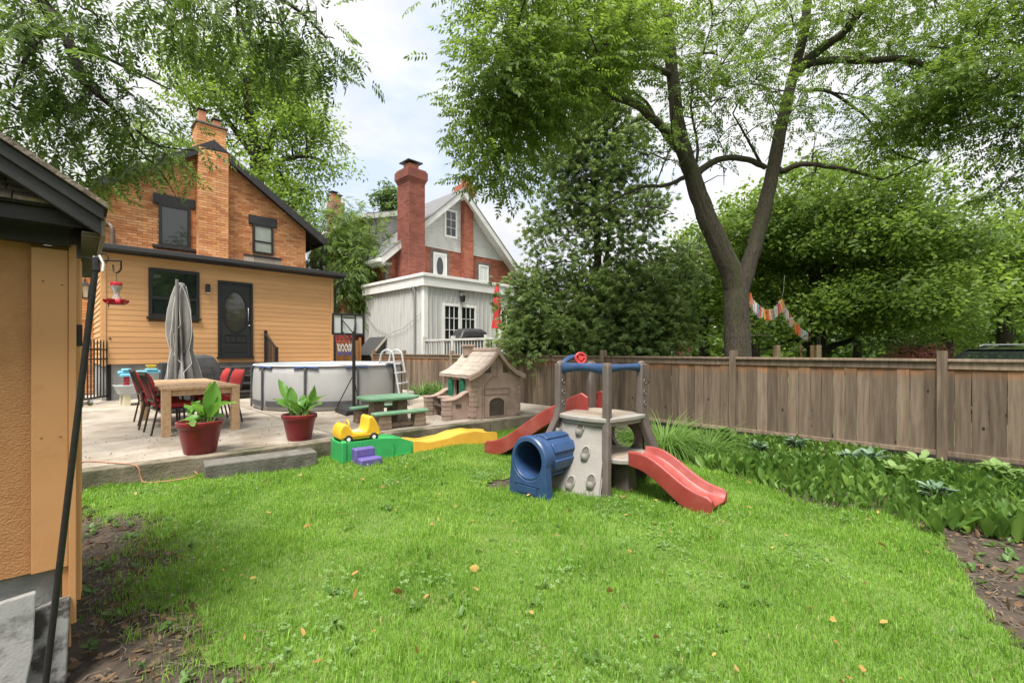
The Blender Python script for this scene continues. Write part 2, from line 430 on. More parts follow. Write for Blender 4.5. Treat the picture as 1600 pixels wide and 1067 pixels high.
# ------------------------------------------------------------------ the orange brick house with its boarded addition
ybrick = brickmat('orange_brick', [(.45, .165, .065), (.60, .25, .095), (.70, .33, .13), (.62, .28, .115), (.74, .39, .19), (.52, .19, .075)])
mortar = M('mortar', (.33, .25, .18), (.42, .32, .23), 9, .95, .4, 60)
roofdark = M('dark_shingle', (.03, .03, .032), (.06, .058, .056), 25, .9, .5, 60)
house = thing('brick_house', 'orange brick house with black roof trim and a boarded one storey addition behind the patio', 'house', (0, 14, .2))
def H(x0, x1, y0, y1, z0, z1): return (x0, x1, y0 - 14, y1 - 14, z0 - .2, z1 - .2)
HX0, HX1, HXC, ZE, ZA = .52, 6.22, 3.41, 5.62, 7.6
slope = (ZA - ZE) / (HX1 - HXC)
hw = MB(); hw.prism([(HX0, 0), (HX1, 0), (HX1, ZE - .2), (HXC, ZA - .2), (HX0, ZE - .2)], 'y', 2.4, 11.5)
wall = hw.build('wall', mortar, house)
holes = [(2.12, 2.87, 4.38, 5.57), (2.0, 2.98, 5.57, 5.85), (4.54, 5.16, 4.53, 5.47), (4.43, 5.28, 5.47, 5.75), (3.02, 3.78, 0, 9)]
holes = [(a, b, c - .2, d - .2) for a, b, c, d in holes]
rest = MB(); fullb = full_brick(ybrick)
gt = lambda u: min(ZE + slope * (u - HX0), ZE + slope * (HX1 - u)) - .2 + .02
brick_wall(wall, rest, fullb, (0, 2.4, 0), (1, 0, 0), (0, -1, 0), HX0, HX1, 3.9, 7.4, holes, gt, single=[230, lambda u, z: z < 5.3 and u > 1.2])
brick_wall(wall, rest, fullb, (0, 2.4, 0), (1, 0, 0), (0, -1, 0), HX0, 1.0, .02, 3.9)
brick_wall(wall, rest, fullb, (HX1, 2.4, 0), (0, 1, 0), (1, 0, 0), 0, 6, .02, 5.3)
# chimney breast and stack
cb = MB().box(3.02, 3.78, 2.05, 2.4, 3.6, 7.15).box(3.03, 3.77, 2.3, 2.9, 7.0, 8.0)
ch = cb.build('chimney', mortar, house)
rest2 = MB()
brick_wall(ch, rest2, fullb, (0, 2.05, 0), (1, 0, 0), (0, -1, 0), 3.02, 3.78, 3.9, 7.15, single=[70, lambda u, z: True])
brick_wall(ch, rest2, fullb, (3.78, 2.05, 0), (0, 1, 0), (1, 0, 0), 0, .35, 3.9, 7.15)
brick_wall(ch, rest2, fullb, (3.02, 2.4, 0), (0, -1, 0), (-1, 0, 0), 0, .35, 3.9, 7.15)
brick_wall(ch, rest2, fullb, (0, 2.3, 0), (1, 0, 0), (0, -1, 0), 3.03, 3.77, 7.1, 8.0)
brick_wall(ch, rest2, fullb, (3.77, 2.3, 0), (0, 1, 0), (1, 0, 0), 0, .6, 7.1, 8.0)
brick_wall(ch, rest2, fullb, (3.03, 2.9, 0), (0, -1, 0), (-1, 0, 0), 0, .6, 7.1, 8.0)
kind(rest.build('brick', ybrick, wall, fix=False), 'stuff'); kind(rest2.build('brick', ybrick, ch, fix=False), 'stuff')
clay = M('clay_flue', (.42, .17, .09), (.5, .22, .12), 8, .8)
MB().box(2.97, 3.83, 2.24, 2.96, 8.0, 8.06).build('cap', M('chimney_cap', (.12, .1, .085), (.2, .17, .14), 8, .9), ch, .01)
for x, h in ((3.2, .42), (3.58, .24)):
    f = MB().box(x - .1, x + .1, 2.5, 2.7, 8.06, 8.06 + h).build('flue', clay, ch, .01)
    MB().box(x - .13, x + .13, 2.47, 2.73, 8.06 + h + .03, 8.06 + h + .06).box(x - .02, x + .02, 2.58, 2.62, 8.06 + h, 8.06 + h + .04).build('cowl', blackmetal, ch)
# roof, rake boards
gable_roof('roof', roofdark, house, HXC, HX1 - HXC, ZE - .2, ZA - .2, 2.12, 11.8, .1, .55)
for sgn in (-1, 1):
    e = HX1 - HXC + .55
    z_e = ZA - .2 - slope * e
    p = [(HXC, ZA - .2 - .16), (HXC + sgn * e, z_e - .16), (HXC + sgn * e, z_e + .115), (HXC, ZA - .2 + .115)]
    MB().prism(p if sgn < 0 else p[::-1], 'y', 2.05, 2.1).build('rake_board', darkfascia, house, .006)
    MB().prism([(HXC + sgn * .05, ZA - .26 - slope * .05), (HXC + sgn * e, z_e - .06), (HXC + sgn * e, z_e - .04), (HXC + sgn * .05, ZA - .24 - slope * .05)], 'y', 2.1, 2.4).build('soffit', darkfascia, house)
    MB().box(*sorted((HXC + sgn * e, HXC + sgn * (e + .1))), 2.05, 11.8, z_e - .1, z_e + .06).build('gutter', blackmetal, house, .01)
# upper windows and lintels
window(house, 2.12, 2.87, 4.18, 5.37, 2.36, black, glass, .07)
window(house, 4.54, 5.16, 4.33, 5.27, 2.36, black, M('window_blind', (.26, .3, .26), (.34, .37, .33), 3, .12), .06, rail=4.72)
for a, b, c, d in ((2.0, 2.98, 5.37, 5.65), (4.43, 5.28, 5.27, 5.55)):
    box('lintel', darkfascia, house, (a, b, 2.33, 2.42, c, d), .008)
box('sill', darkfascia, house, (1.98, 3.0, 2.28, 2.42, 4.1, 4.18), .006)
# addition: block base, boards, corner posts
def fnd(): return MB().box(.77, 6.13, .02, 2.4, 0, .84).build('foundation', concretegrey, house)
fnd()
box('wall', M('sheathing', (.25, .14, .06), None, 5, .8), house, (.77, 6.13, .02, 2.4, .84, 3.44), 0)
boards = [(1.61, 2.64, 1.97, 3.16), (3.05, 3.88, 1.0, 3.0)]
bh = .128; zb = .835; addw = house.children[-1]; k = 0
while zb < 3.42:
    z1 = min(zb + bh, 3.44); zc = (zb + z1) / 2
    iv = [(.84, 6.06)]
    for a, b, c, d in boards:
        if c - .05 < zc < d + .03:
            nv = []
            for p, q in iv:
                if q <= a or p >= b: nv.append((p, q)); continue
                if p < a: nv.append((p, a))
                if q > b: nv.append((b, q))
            iv = nv
    for p, q in iv:
        MB().prism([(-.023, zb + .003), (-.018, z1 + .001), (.02, z1 + .004), (.02, zb + .002)], 'x', p, q).build('siding_board', orange, addw)
        # a small cove groove under each butt edge
    zb += bh; k += 1
for x in (.755, 6.06): box('corner_board', orange, house, (x, x + .09, -.04, .04, .8, 3.45), .004)
box('frieze_board', orange, house, (.85, 6.06, -.036, .02, 3.38, 3.47))
# side boards of the addition (right end)
sb = MB(); zb = .835
while zb < 3.4:
    sb.prism([(6.17, zb), (6.152, zb + bh), (6.13, zb + bh), (6.13, zb)], 'y', .04, 2.4); zb += bh
sb.build('side_cladding', orange, house, fix=False)
sb = MB(); zb = .835
while zb < 3.4:
    sb.prism([(.735, zb), (.752, zb + bh), (.77, zb + bh), (.77, zb)], 'y', .04, 2.4); zb += bh
sb.build('side_cladding', orange, house, fix=False)
# lean-to roof with black gutter
MB().prism([(-.22, 3.5), (2.4, 3.98), (2.4, 4.05), (-.22, 3.57)], 'x', .58, 6.38).build('addition_roof', roofdark, house)
MB().prism([(-.34, 3.56), (-.36, 3.46), (-.31, 3.42), (-.22, 3.42), (-.22, 3.57), (-.25, 3.57), (-.25, 3.45), (-.3, 3.45), (-.32, 3.56)], 'x', .55, 6.43).build('gutter', blackmetal, house, .004)
MB().prism([(-.22, 3.40), (.02, 3.40), (.02, 3.45), (-.22, 3.45)], 'x', .6, 6.36).build('soffit', darkfascia, house)
MB().tube([(6.36, -.28, 3.43), (6.36, -.26, 3.3), (6.22, -.04, 3.1), (6.2, -.03, 2.0), (6.2, -.03, .2)], .035, 8).build('downspout', black, house, smooth=40)
# skylight on the lean-to roof
sk = MB().prism([(.35, 3.6), (1.25, 3.77), (1.25, 4.0), (.35, 3.83)], 'x', 4.0, 4.75).build('skylight', M('skylight_kerb', (.25, .2, .16), (.34, .29, .24), 6, .7), house, .01)
MB().prism([(.33, 3.83), (1.27, 4.005), (1.27, 4.06), (.33, 3.885)], 'x', 3.98, 4.77).build('skylight_frame', black, sk, .01)
MB().prism([(.42, 3.905), (1.18, 4.047), (1.18, 4.053), (.42, 3.911)], 'x', 4.07, 4.68).build('pane', glass, sk)
MB().tube([(1.1, 2.1, 3.95), (1.1, 2.1, 4.35), (1.09, 2.12, 4.45), (1.05, 2.18, 4.52), (.98, 2.3, 4.54), (.95, 2.42, 4.54)], .055, 10).build('vent_pipe', M('vent_pipe_metal', (.08, .05, .035), (.13, .09, .06), 8, .5), house, smooth=50)
# window of the addition
window(house, 1.61, 2.64, 1.97, 3.16, -.034, black, glass, .075, rail=2.44, dep=.06)
box('sill', black, house, (1.57, 2.68, -.09, .02, 1.93, 1.97), .004)
# screen door with an oval light
door = MB().box(3.05, 3.11, -.06, .03, 1.0, 3.0).box(3.82, 3.88, -.06, .03, 1.0, 3.0).box(3.11, 3.82, -.06, .03, 2.93, 3.0).box(3.03, 3.9, -.1, .03, .95, 1.0).build('door_frame', black, house, .005)
doorm = M('door_charcoal', (.018, .019, .02), (.026, .027, .028), 20, .45)
dl = MB()
cx, cz, ra, rb = 3.46, 2.2, .272, .53
n = 32; inner = [(cx + ra * math.cos(2 * PI * i / n), cz + rb * math.sin(2 * PI * i / n)) for i in range(n)]
def onrect(a, x0, x1, z0, z1, cx, cz):
    c, s_ = math.cos(a), math.sin(a); t = 1e9
    if c > 1e-9: t = min(t, (x1 - cx) / c)
    if c < -1e-9: t = min(t, (x0 - cx) / c)
    if s_ > 1e-9: t = min(t, (z1 - cz) / s_)
    if s_ < -1e-9: t = min(t, (z0 - cz) / s_)
    return (cx + c * t, cz + s_ * t)
angs = sorted([2 * PI * i / n for i in range(n)] + [math.atan2(z - cz, x - cx) % (2 * PI) for x in (3.11, 3.82) for z in (1.01, 2.93)])
outer = [onrect(a, 3.11, 3.82, 1.01, 2.93, cx, cz) for a in angs]; inner = [(cx + ra * math.cos(a), cz + rb * math.sin(a)) for a in angs]
m_ = len(angs)
dl.loft([[(x, -.03, z) for x, z in outer], [(x, -.03, z) for x, z in inner], [(x, .0, z) for x, z in inner]], closed=True, cap=False)
leaf = dl.build('door', doorm, house)
MB().prism([(cx + (ra + .004) * math.cos(2 * PI * i / 28), cz + (rb + .004) * math.sin(2 * PI * i / 28)) for i in range(28)], 'y', -.005, 0).build('pane', glassmat('door_glass', (.05, .045, .04), .04), leaf)
dm = MB()
dm.loft([[(cx + (ra + q) * math.cos(2 * PI * i / 40), -.03 - w, cz + (rb + q) * math.sin(2 * PI * i / 40)) for i in range(40)] for q, w in ((-.006, 0), (-.006, .02), (.02, .02), (.02, 0))], cap=False)
dm.build('oval_moulding', black, leaf, smooth=40)
pn = MB().box(3.2, 3.73, -.036, -.03, 1.1, 1.3)
for i in range(5): pn.box(3.2 + i * .125, 3.22 + i * .125, -.045, -.03, 1.4, 1.58)
pn.box(3.2, 3.73, -.045, -.03, 1.385, 1.405).box(3.2, 3.73, -.045, -.03, 1.575, 1.595).build('lower_panel', black, leaf, .003)
steel = M('brushed_steel', (.5, .5, .5), (.6, .6, .6), 40, .3, metal=1)
MB().tube([(3.76, -.03, 1.95), (3.76, -.075, 1.97), (3.76, -.075, 2.3), (3.76, -.03, 2.32)], .011, 8).build('handle', steel, leaf, smooth=50)
MB().ball((3.79, -.06, 1.84), .025).build('knob', steel, leaf, smooth=50)
sc1 = MB().box(2.77, 2.87, -.12, -.03, 2.66, 2.88).build('wall_light', black, house, .02)
MB().box(2.785, 2.855, -.11, -.04, 2.645, 2.66).build('lens', white, sc1)
# wall lantern on the brick beside the addition
lan = MB().lathe([(.02, .42), (.05, .40), (.15, .33), (.16, .31), (.02, .31)], 6, (.57, 2.1, 2.5)).lathe([(.0, -.02), (.09, 0), (.1, .02), (.0, .02)], 6, (.57, 2.1, 2.5)).build('wall_lantern', blackmetal, house)
MB().lathe([(.09, .02), (.13, .31)], 6, (.57, 2.1, 2.5)).build('lantern_glass', M('frosted_lantern_glass', (.5, .47, .4), (.6, .56, .48), 8, .2), lan)
lb = MB()
for k in range(6):
    a = 2 * PI * k / 6
    lb.beam((.57 + .1 * math.cos(a), 2.1 + .1 * math.sin(a), 2.52), (.57 + .14 * math.cos(a), 2.1 + .14 * math.sin(a), 2.81), .014, .014)
lb.tube([(.57, 2.1, 2.92), (.57, 2.1, 3.0), (.57, 2.2, 3.06), (.57, 2.39, 2.95)], .014, 6).build('lantern_cage', blackmetal, lan)
# porch landing, steps and rail at the door
stepm = M('dark_stain', (.022, .02, .019), (.045, .04, .037), 6, .6, .2, 60, (1, 1, 1))
pl = MB().box(2.9, 4.35, -.95, -.05, .68, .74).build('landing', stepm, house, .006)
for i in range(3): box('step', stepm, house, (2.9, 4.2, -1.25 - .28 * i, -.95 - .28 * i, .5 - .18 * i, .545 - .18 * i), .005)
for x in (2.92, 4.15): box('stringer', stepm, house, (x, x + .05, -1.75, -.05, 0, .68))
rl = MB().box(4.16, 4.23, -.12, -.05, .74, 1.72).box(4.16, 4.23, -1.0, -.93, .5, 1.25).beam((4.195, -.1, 1.62), (4.195, -1.0, 1.18), .05, .04).beam((4.195, -.1, .86), (4.195, -1.0, .6), .04, .04).build('railing', black, house)
for i in range(6):
    y = -.22 - .12 * i; t = (-.1 - y) / .9
    box('baluster', black, rl, (4.185, 4.205, y - .01, y + .01, .86 - .26 * t, 1.62 - .44 * t))

# ------------------------------------------------------------------ neighbour: red brick gable house with white addition
rbrick = brickmat('red_brick', [(.24, .075, .045), (.32, .1, .06), (.38, .13, .078), (.34, .115, .07), (.28, .085, .052)])
rmortar = M('red_mortar', (.3, .14, .1), (.36, .18, .13), 9, .95)
chimbrick = brickmat('chimney_brick', [(.17, .05, .036), (.225, .068, .046), (.265, .09, .06), (.2, .06, .042)])
greybrick = brickmat('grey_brick', [(.12, .11, .1), (.18, .16, .15), (.15, .135, .12)])
wsid = M('white_siding', (.54, .54, .52), (.6, .6, .575), 3, .55, dirt=(.44, .44, .41), dscale=2)
wboard = M('white_board', (.50, .505, .49), (.57, .575, .555), 3, .6, .1, 30, (3, 3, .5), rand=.04, dirt=(.36, .35, .32), dscale=1.2, dth=(.52, .75))
gshing = M('grey_shingle', (.12, .12, .125), (.19, .19, .2), 20, .9, .4, 60)
nb = thing('neighbour_house', 'red brick house with grey gable roof, white board addition and tall chimneys beyond the fence', 'house', (0, 0, 0))
NY, NX0, NX1, NXC, NZA, NZE = 16.2, 9.25, 16.3, 12.8, 8.4, 5.25
ns = (NZA - NZE) / (NXC - NX0)
nw = MB().prism([(NX0, 0), (NX1, 0), (NX1, NZE), (NXC, NZA), (NX0, NZE)], 'y', NY, NY + 11).build('wall', rmortar, nb)
nr = MB(); me_r = full_brick(rbrick)
ZB = 5.78
wins = [(11.48, 12.2, 4.3, 5.6), (14.08, 14.68, 4.2, 5.4)]
brick_wall(nw, nr, me_r, (0, NY, 0), (1, 0, 0), (0, -1, 0), NX0, NX1, 3.5, ZB, [(a - .14, b + .14, c, d + .14) for a, b, c, d in wins], lambda u: min(NZE + ns * (u - NX0), NZE + ns * (NX1 - u)))
brick_wall(nw, nr, me_r, (NX0, NY + 8, 0), (0, -1, 0), (-1, 0, 0), 0, 8, .1, 5.0, [(1.0, 1.9, 3.4, 4.8)])
kind(nr.build('brick', rbrick, nw, fix=False), 'stuff')
nq = MB()
for a, b, c, d in wins:
    z = c; i = 0
    while z < d + .13:
        if z < d:
            for u, v in ((a - .14, a), (b, b + .14)): nq.box(u + .004, v - .004, NY - .016, NY, z, z + .064)
        z += .075
    u = a - .12
    while u < b + .1: nq.box(u, u + .062, NY - .018, NY, d + .003, d + .135); u += .073
z = 3.5
while z < 5.1: nq.box(NX0 - .015, NX0 + (.12 if int(z / .075) % 2 else .2), NY - .02, NY + .15, z, z + .064); z += .075
kind(nq.build('quoin', greybrick, nw, fix=False), 'stuff')
# gable siding
gs = MB(); z = ZB
while z < NZA - .1:
    xa = NX0 + (z - NZE) / ns + .05; xb = NX1 - (z - NZE) / ns - .05
    gs.prism([(NY - .045, z), (NY - .02, z + .11), (NY, z + .11), (NY, z)], 'x', xa, xb); z += .11
kind(gs.build('gable_siding', wsid, nb, fix=False), 'stuff')
window(nb, 12.05, 12.75, 6.35, 7.6, NY - .06, white, glass, .09, bars=(2, 3), dep=.04, barm=white)
ow = window(nb, 11.48, 12.2, 4.3, 5.6, NY - .02, white, M('white_door_panel', (.62, .63, .62), (.7, .7, .69), 4, .5), .09)
MB().prism([(11.84 + .17 * math.cos(2 * PI * i / 24), 5.0 + .42 * math.sin(2 * PI * i / 24)) for i in range(24)], 'y', NY - .04, NY - .018).build('oval_light', glass, ow)
window(nb, 14.08, 14.68, 4.2, 5.4, NY - .02, white, M('net_curtain', (.6, .61, .6), (.68, .69, .68), 5, .6), .07, bars=(2, 1), barm=white)
# roof, barge boards, gutters
gable_roof('roof', gshing, nb, NXC, NXC - NX0, NZE, NZA, NY - .5, NY + 11.4, .12, .45)
for sgn in (-1, 1):
    e = NXC - NX0 + .45; ze = NZA - ns * e
    p = [(NXC, NZA - .2), (NXC + sgn * e, ze - .2), (NXC + sgn * e, ze + .1), (NXC, NZA + .1)]
    MB().prism(p if sgn < 0 else p[::-1], 'y', NY - .54, NY - .5).build('barge_board', wsid, nb)
    MB().prism([(NXC, NZA + .1), (NXC + sgn * e, ze + .1), (NXC + sgn * e, ze + .15), (NXC, NZA + .15)], 'y', NY - .56, NY - .495).build('drip_edge', gshing, nb)
    MB().prism([(NXC + sgn * .06, NZA - .12 - ns * .06), (NXC + sgn * e, ze - .1), (NXC + sgn * e, ze - .08), (NXC + sgn * .06, NZA - .1 - ns * .06)], 'y', NY - .5, NY - .05).build('soffit', wsid, nb)
    xg = sorted((NXC + sgn * e, NXC + sgn * (e + .13)))
    MB().box(xg[0], xg[1], NY - .5, NY + 11.4, ze - .12, ze + .03).build('gutter', white, nb, .02)
    MB().box(*sorted((NXC + sgn * e, NX0 if sgn < 0 else NX1)), NY - .45, NY + 11.3, ze - .14, ze - .11).build('eave_soffit', wsid, nb)
# shed dormer on the left slope
dy0, dy1 = NY + 1.6, NY + 6.5
dx0 = NX0 + .25
zr = lambda x: NZE + ns * (x - NX0)
side = [(dx0, zr(dx0) - .1), (12.1, zr(12.1) - .1), (12.1, 7.75), (dx0, 6.98)]
dm_ = MB().prism(side, 'y', dy0, dy1).build('dormer', wsid, nb)
dl_ = MB(); z = 5.35
while z < 7.5:
    xa = dx0; xb = min(NX0 + (z - NZE) / ns, 12.1); 
    if z > 6.98: xa = dx0 + (z - 6.98) / .77 * (12.1 - dx0)
    if xb > xa: dl_.prism([(dy0 - .035, z), (dy0 - .012, z + .11), (dy0, z + .11), (dy0, z)], 'x', xa, xb)
    z += .11
dl_.build('dormer_siding', wsid, dm_, fix=False)
MB().prism([(dx0 - .4, 6.9), (12.4, 7.87), (12.4, 8.0), (dx0 - .4, 7.05)], 'y', dy0 - .3, dy1 + .3).build('dormer_roof', gshing, dm_)
MB().prism([(dx0 - .42, 6.78), (12.3, 7.76), (12.3, 7.95), (dx0 - .42, 6.98)], 'y', dy0 - .34, dy0 - .3).build('dormer_fascia', wsid, dm_)
MB().box(dx0 - .5, dx0 - .38, dy0 - .3, dy1 + .3, 6.86, 7.0).build('dormer_gutter', white, dm_)
for wy in (dy0 + .7, dy0 + 1.9):
    f = MB().box(dx0 - .05, dx0 + .02, wy, wy + .8, 5.75, 6.75).build('window', white, dm_)
    MB().box(dx0 - .062, dx0 - .05, wy + .08, wy + .37, 5.83, 6.67).box(dx0 - .062, dx0 - .05, wy + .43, wy + .72, 5.83, 6.67).build('pane', glass, dm_)
MB().tube([(dx0 - .44, dy0 - .1, 6.87), (dx0 - .3, dy0 - .1, 6.7), (dx0 - .06, dy0 - .06, 6.55), (dx0 - .06, dy0 - .06, 5.4)], .05, 8).build('downspout', white, dm_, smooth=40)
# chimneys of the neighbour
def chimney(parent, m, x0, x1, y0, y1, z0, z1, faces, flues, corbel=True, brickm=None):
    c = MB().box(x0, x1, y0, y1, z0, z1).build('chimney', rmortar, parent)
    r = MB(); bm_ = brickm or chimbrick
    brick_wall(c, r, None, (0, y0, 0), (1, 0, 0), (0, -1, 0), x0, x1, z0, z1)
    brick_wall(c, r, None, (x0, y1, 0), (0, -1, 0), (-1, 0, 0), 0, y1 - y0, z0, z1)
    brick_wall(c, r, None, (x1, y0, 0), (0, 1, 0), (1, 0, 0), 0, y1 - y0, z0, z1)
    if corbel:
        for i, (e, h) in enumerate(((.03, .07), (.06, .07), (.09, .3), (.05, .08))):
            zz = z1 + (0, .07, .14, .44)[i]
            r.box(x0 - e, x1 + e, y0 - e, y1 + e, zz, zz + h)
        z1 += .52
    kind(r.build('brick', bm_, c, fix=False), 'stuff')
    for fx, fy, fw, fh in flues:
        MB().box(fx - fw / 2, fx + fw / 2, fy - fw / 2, fy + fw / 2, z1 - .02, z1 + fh).build('flue', clay, c)
        MB().box(fx - fw * .8, fx + fw * .8, fy - fw * .8, fy + fw * .8, z1 + fh + .05, z1 + fh + .09).box(fx - .03, fx + .03, fy - .03, fy + .03, z1 + fh, z1 + fh + .06).build('cowl', blackmetal, c)
    return c
chimney(nb, chimbrick, 9.62, 10.35, 15.15, 15.95, 3.5, 7.92, 0, [(9.98, 15.55, .42, .25)])
chimney(nb, rbrick, 13.0, 13.5, NY - .3, NY + .3, 3.5, 8.35, 0, [(13.25, NY, .26, .35)], brickm=rbrick)
chimney(nb, rbrick, 8.95, 9.5, 20.4, 21.0, .1, 8.2, 0, [(9.12, 20.7, .2, .4), (9.34, 20.7, .2, .3)], corbel=False, brickm=brickmat('old_brick', [(.24, .13, .09), (.32, .17, .11), (.28, .16, .12)]))
# white addition of boards and battens
EX0, EX1, EY0, EY1, EZ = 8.32, 13.2, 12.2, 16.15, 3.45
ext = MB().box(EX0, EX1, EY0, EY1, 0, EZ).build('addition', wboard, nb)
bt = MB().box(0, .045, -.022, 0, 0, EZ).mesh('batten', wboard)
x = EX0 + .25
while x < EX1:
    if not 9.0 < x + .02 < 10.5: put('batten', bt, ext, (x, EY0, 0))
    else: put('batten', bt, ext, (x, EY0, 2.98), scale=(1, 1, (EZ - 2.98) / EZ))
    x += .2
y = EY0 + .2
while y < EY1:
    put('batten', bt, ext, (EX0, y, 0), (0, 0, -PI / 2)); y += .2
MB().box(EX0 - .1, EX1 + .1, EY0 - .1, EY1, 3.42, 3.78).box(EX0 - .14, EX1 + .14, EY0 - .14, EY1, 3.72, 3.82).build('parapet', white, nb, .008)
MB().box(EX0 - .03, EX0 + .12, EY0 - .03, EY0 + .001, 0, 3.42).box(EX0 - .03, EX0 + .001, EY0 + .001, EY0 + .12, 0, 3.42).build('corner_board', white, nb)
MB().tube([(EX0 - .12, EY0 + .62, 3.36), (EX0 - .12, EY0 + .5, 3.42), (EX0 - .06, EY0 + .46, 3.3), (EX0 - .06, EY0 + .46, .1)], .035, 8).build('downspout', M('grey_pipe', (.2, .2, .2), (.26, .26, .26), 5, .5), nb, smooth=40)
sd = window(nb, 9.02, 9.76, .78, 2.92, EY0 - .02, white, glass, .085, bars=(3, 5), nm='sliding_door', barm=white)
window(nb, 9.74, 10.48, .78, 2.92, EY0 - .008, white, glass, .085, bars=(3, 5), nm='sliding_door', barm=white)
window(nb, 11.6, 12.6, 1.6, 2.9, EY0 - .02, white, glass, .085, bars=(3, 4), barm=white)
ln = MB().lathe([(.02, .3), (.1, .22), (.11, .2), (.09, .0), (.0, -.02)], 6, (9.75, EY0 - .16, 3.0)).tube([(9.75, EY0 - .16, 3.3), (9.75, EY0 - .16, 3.36), (9.75, EY0, 3.34)], .015, 6).build('wall_lantern', blackmetal, nb)
MB().tube([(EX0 - .05, 16.0, 2.75), (EX0 - .06, 15.2, 2.2), (EX0 - .07, 14.2, 1.95), (EX0 - .07, 13.3, 2.1), (EX0 - .06, 12.3, 2.55)], .008, 5).build('cable', M('grey_cable', (.3, .3, .3), None, 5, .6), nb, smooth=60)
# deck with white rail
deckm = M('deck_board', (.2, .17, .14), (.27, .23, .19), 4, .8)
dk = MB().box(8.1, 12.5, 7.6, EY0 - .03, .65, .75).box(8.1, 8.14, 7.6, EY0 - .03, 0, .65).build('deck', deckm, nb)
railm = M('rail_paint', (.5, .5, .48), (.58, .58, .56), 4, .55, dirt=(.38, .36, .33), dscale=3)
dr = MB().box(8.12, 8.2, 7.6, 11.95, 1.64, 1.7).box(8.13, 8.19, 7.6, 11.95, .85, .9)
for y in (11.92, 10.5, 9.05, 7.65): dr.box(8.1, 8.2, y - .05, y + .05, .75, 1.78)
dr = dr.build('deck_rail', railm, nb, .004)
bal = MB().box(8.145, 8.175, -.016, .016, .9, 1.64).mesh('baluster', railm)
y = 11.8
while y > 7.7: put('baluster', bal, dr, (0, y, 0)); y -= .125
# covered barbecue and closed red umbrella on that deck
cover = M('black_cover', (.014, .014, .015), (.026, .026, .028), 7, .55, .5, 8)
gr = thing('covered_barbecue', 'barbecue under a black cover behind the white deck rail', 'barbecue', (9.0, 10.75, .75), R(-8))
MB().loft([[(x * w, y * dd, z) for x, y in ((-1, -1), (-.5, -1.06), (.5, -1.06), (1, -1), (1, 1), (.5, 1.05), (-.5, 1.05), (-1, 1))] for w, dd, z in ((.68, .34, 0.0), (.7, .33, .7), (.68, .33, .9), (.5, .3, 1.02), (.42, .28, 1.18), (.3, .2, 1.27), (.1, .1, 1.28))]).build('cover', cover, gr, .04, smooth=50)
MB().tube([(-.3, -.3, 1.05), (-.28, -.36, 1.07), (.28, -.36, 1.07), (.3, -.3, 1.05)], .018, 6).build('handle_bulge', cover, gr, smooth=50)
redfab = M('red_canvas', (.42, .02, .025), (.52, .035, .04), 6, .8)
ru = thing('closed_umbrella', 'closed red umbrella standing on the white deck', 'umbrella', (9.75, 10.35, .75))
MB().tube([(0, 0, 0), (0, 0, 2.72)], .022, 8).build('pole', M('umbrella_wood', (.3, .17, .09), None, 5, .6), ru, smooth=40)
MB().lathe([(.015, 2.68), (.05, 2.6), (.1, 2.2), (.12, 1.9), (.085, 1.72), (.13, 1.45), (.15, 1.3), (.02, 1.32)], 24, fold=lambda k, z: 1 + .16 * math.sin(k * 2 * PI / 4)).build('canopy', redfab, ru, smooth=60)
# lean-to store between fence and white addition
ls = thing('lean_to_shed', 'small lean to store with black sloping roof against the white boarded wall', 'shed', (0, 0, 0))
MB().prism([(7.86, 0), (8.28, 0), (8.28, 1.76), (7.86, 1.28)], 'y', 14.6, 15.6).build('wall', M('store_wall', (.11, .1, .09), (.16, .15, .13), 5, .8), ls)
MB().prism([(7.72, 1.17), (8.29, 1.8), (8.29, 1.85), (7.7, 1.2)], 'y', 14.5, 15.7).build('roof', M('black_felt', (.03, .03, .032), (.055, .055, .055), 20, .9, .4), ls)
MB().prism([(7.7, 1.13), (8.29, 1.765), (8.29, 1.852), (7.69, 1.2)], 'y', 14.47, 14.499).build('barge_board', M('pale_trim', (.45, .4, .33), None, 5, .7), ls)
# wooden side gate between the two houses
sg = thing('wooden_gate', 'orange wooden side gate at the corner of the boarded addition', 'gate', (6.26, 14.7, .2))
gm = M('cedar_board', (.36, .17, .06), (.45, .23, .09), 3, .7, .2, 40, (8, 8, .6), rand=.12)
pb = MB().box(0, .128, -.012, .012, .04, 1.5).mesh('plank', gm)
for i in range(8): put('plank', pb, sg, (.02 + i * .134, 0, random.uniform(-.01, .01)))
for z in (.3, 1.15): box('rail', gm, sg, (0, 1.1, .012, .045, z, z + .1))
for x in (-.06, 1.11): box('post', gm, sg, (x, x + .06, -.04, .04, 0, 1.6))
MB().box(.88, .98, -.03, -.012, .9, .94).build('latch', blackmetal, sg)

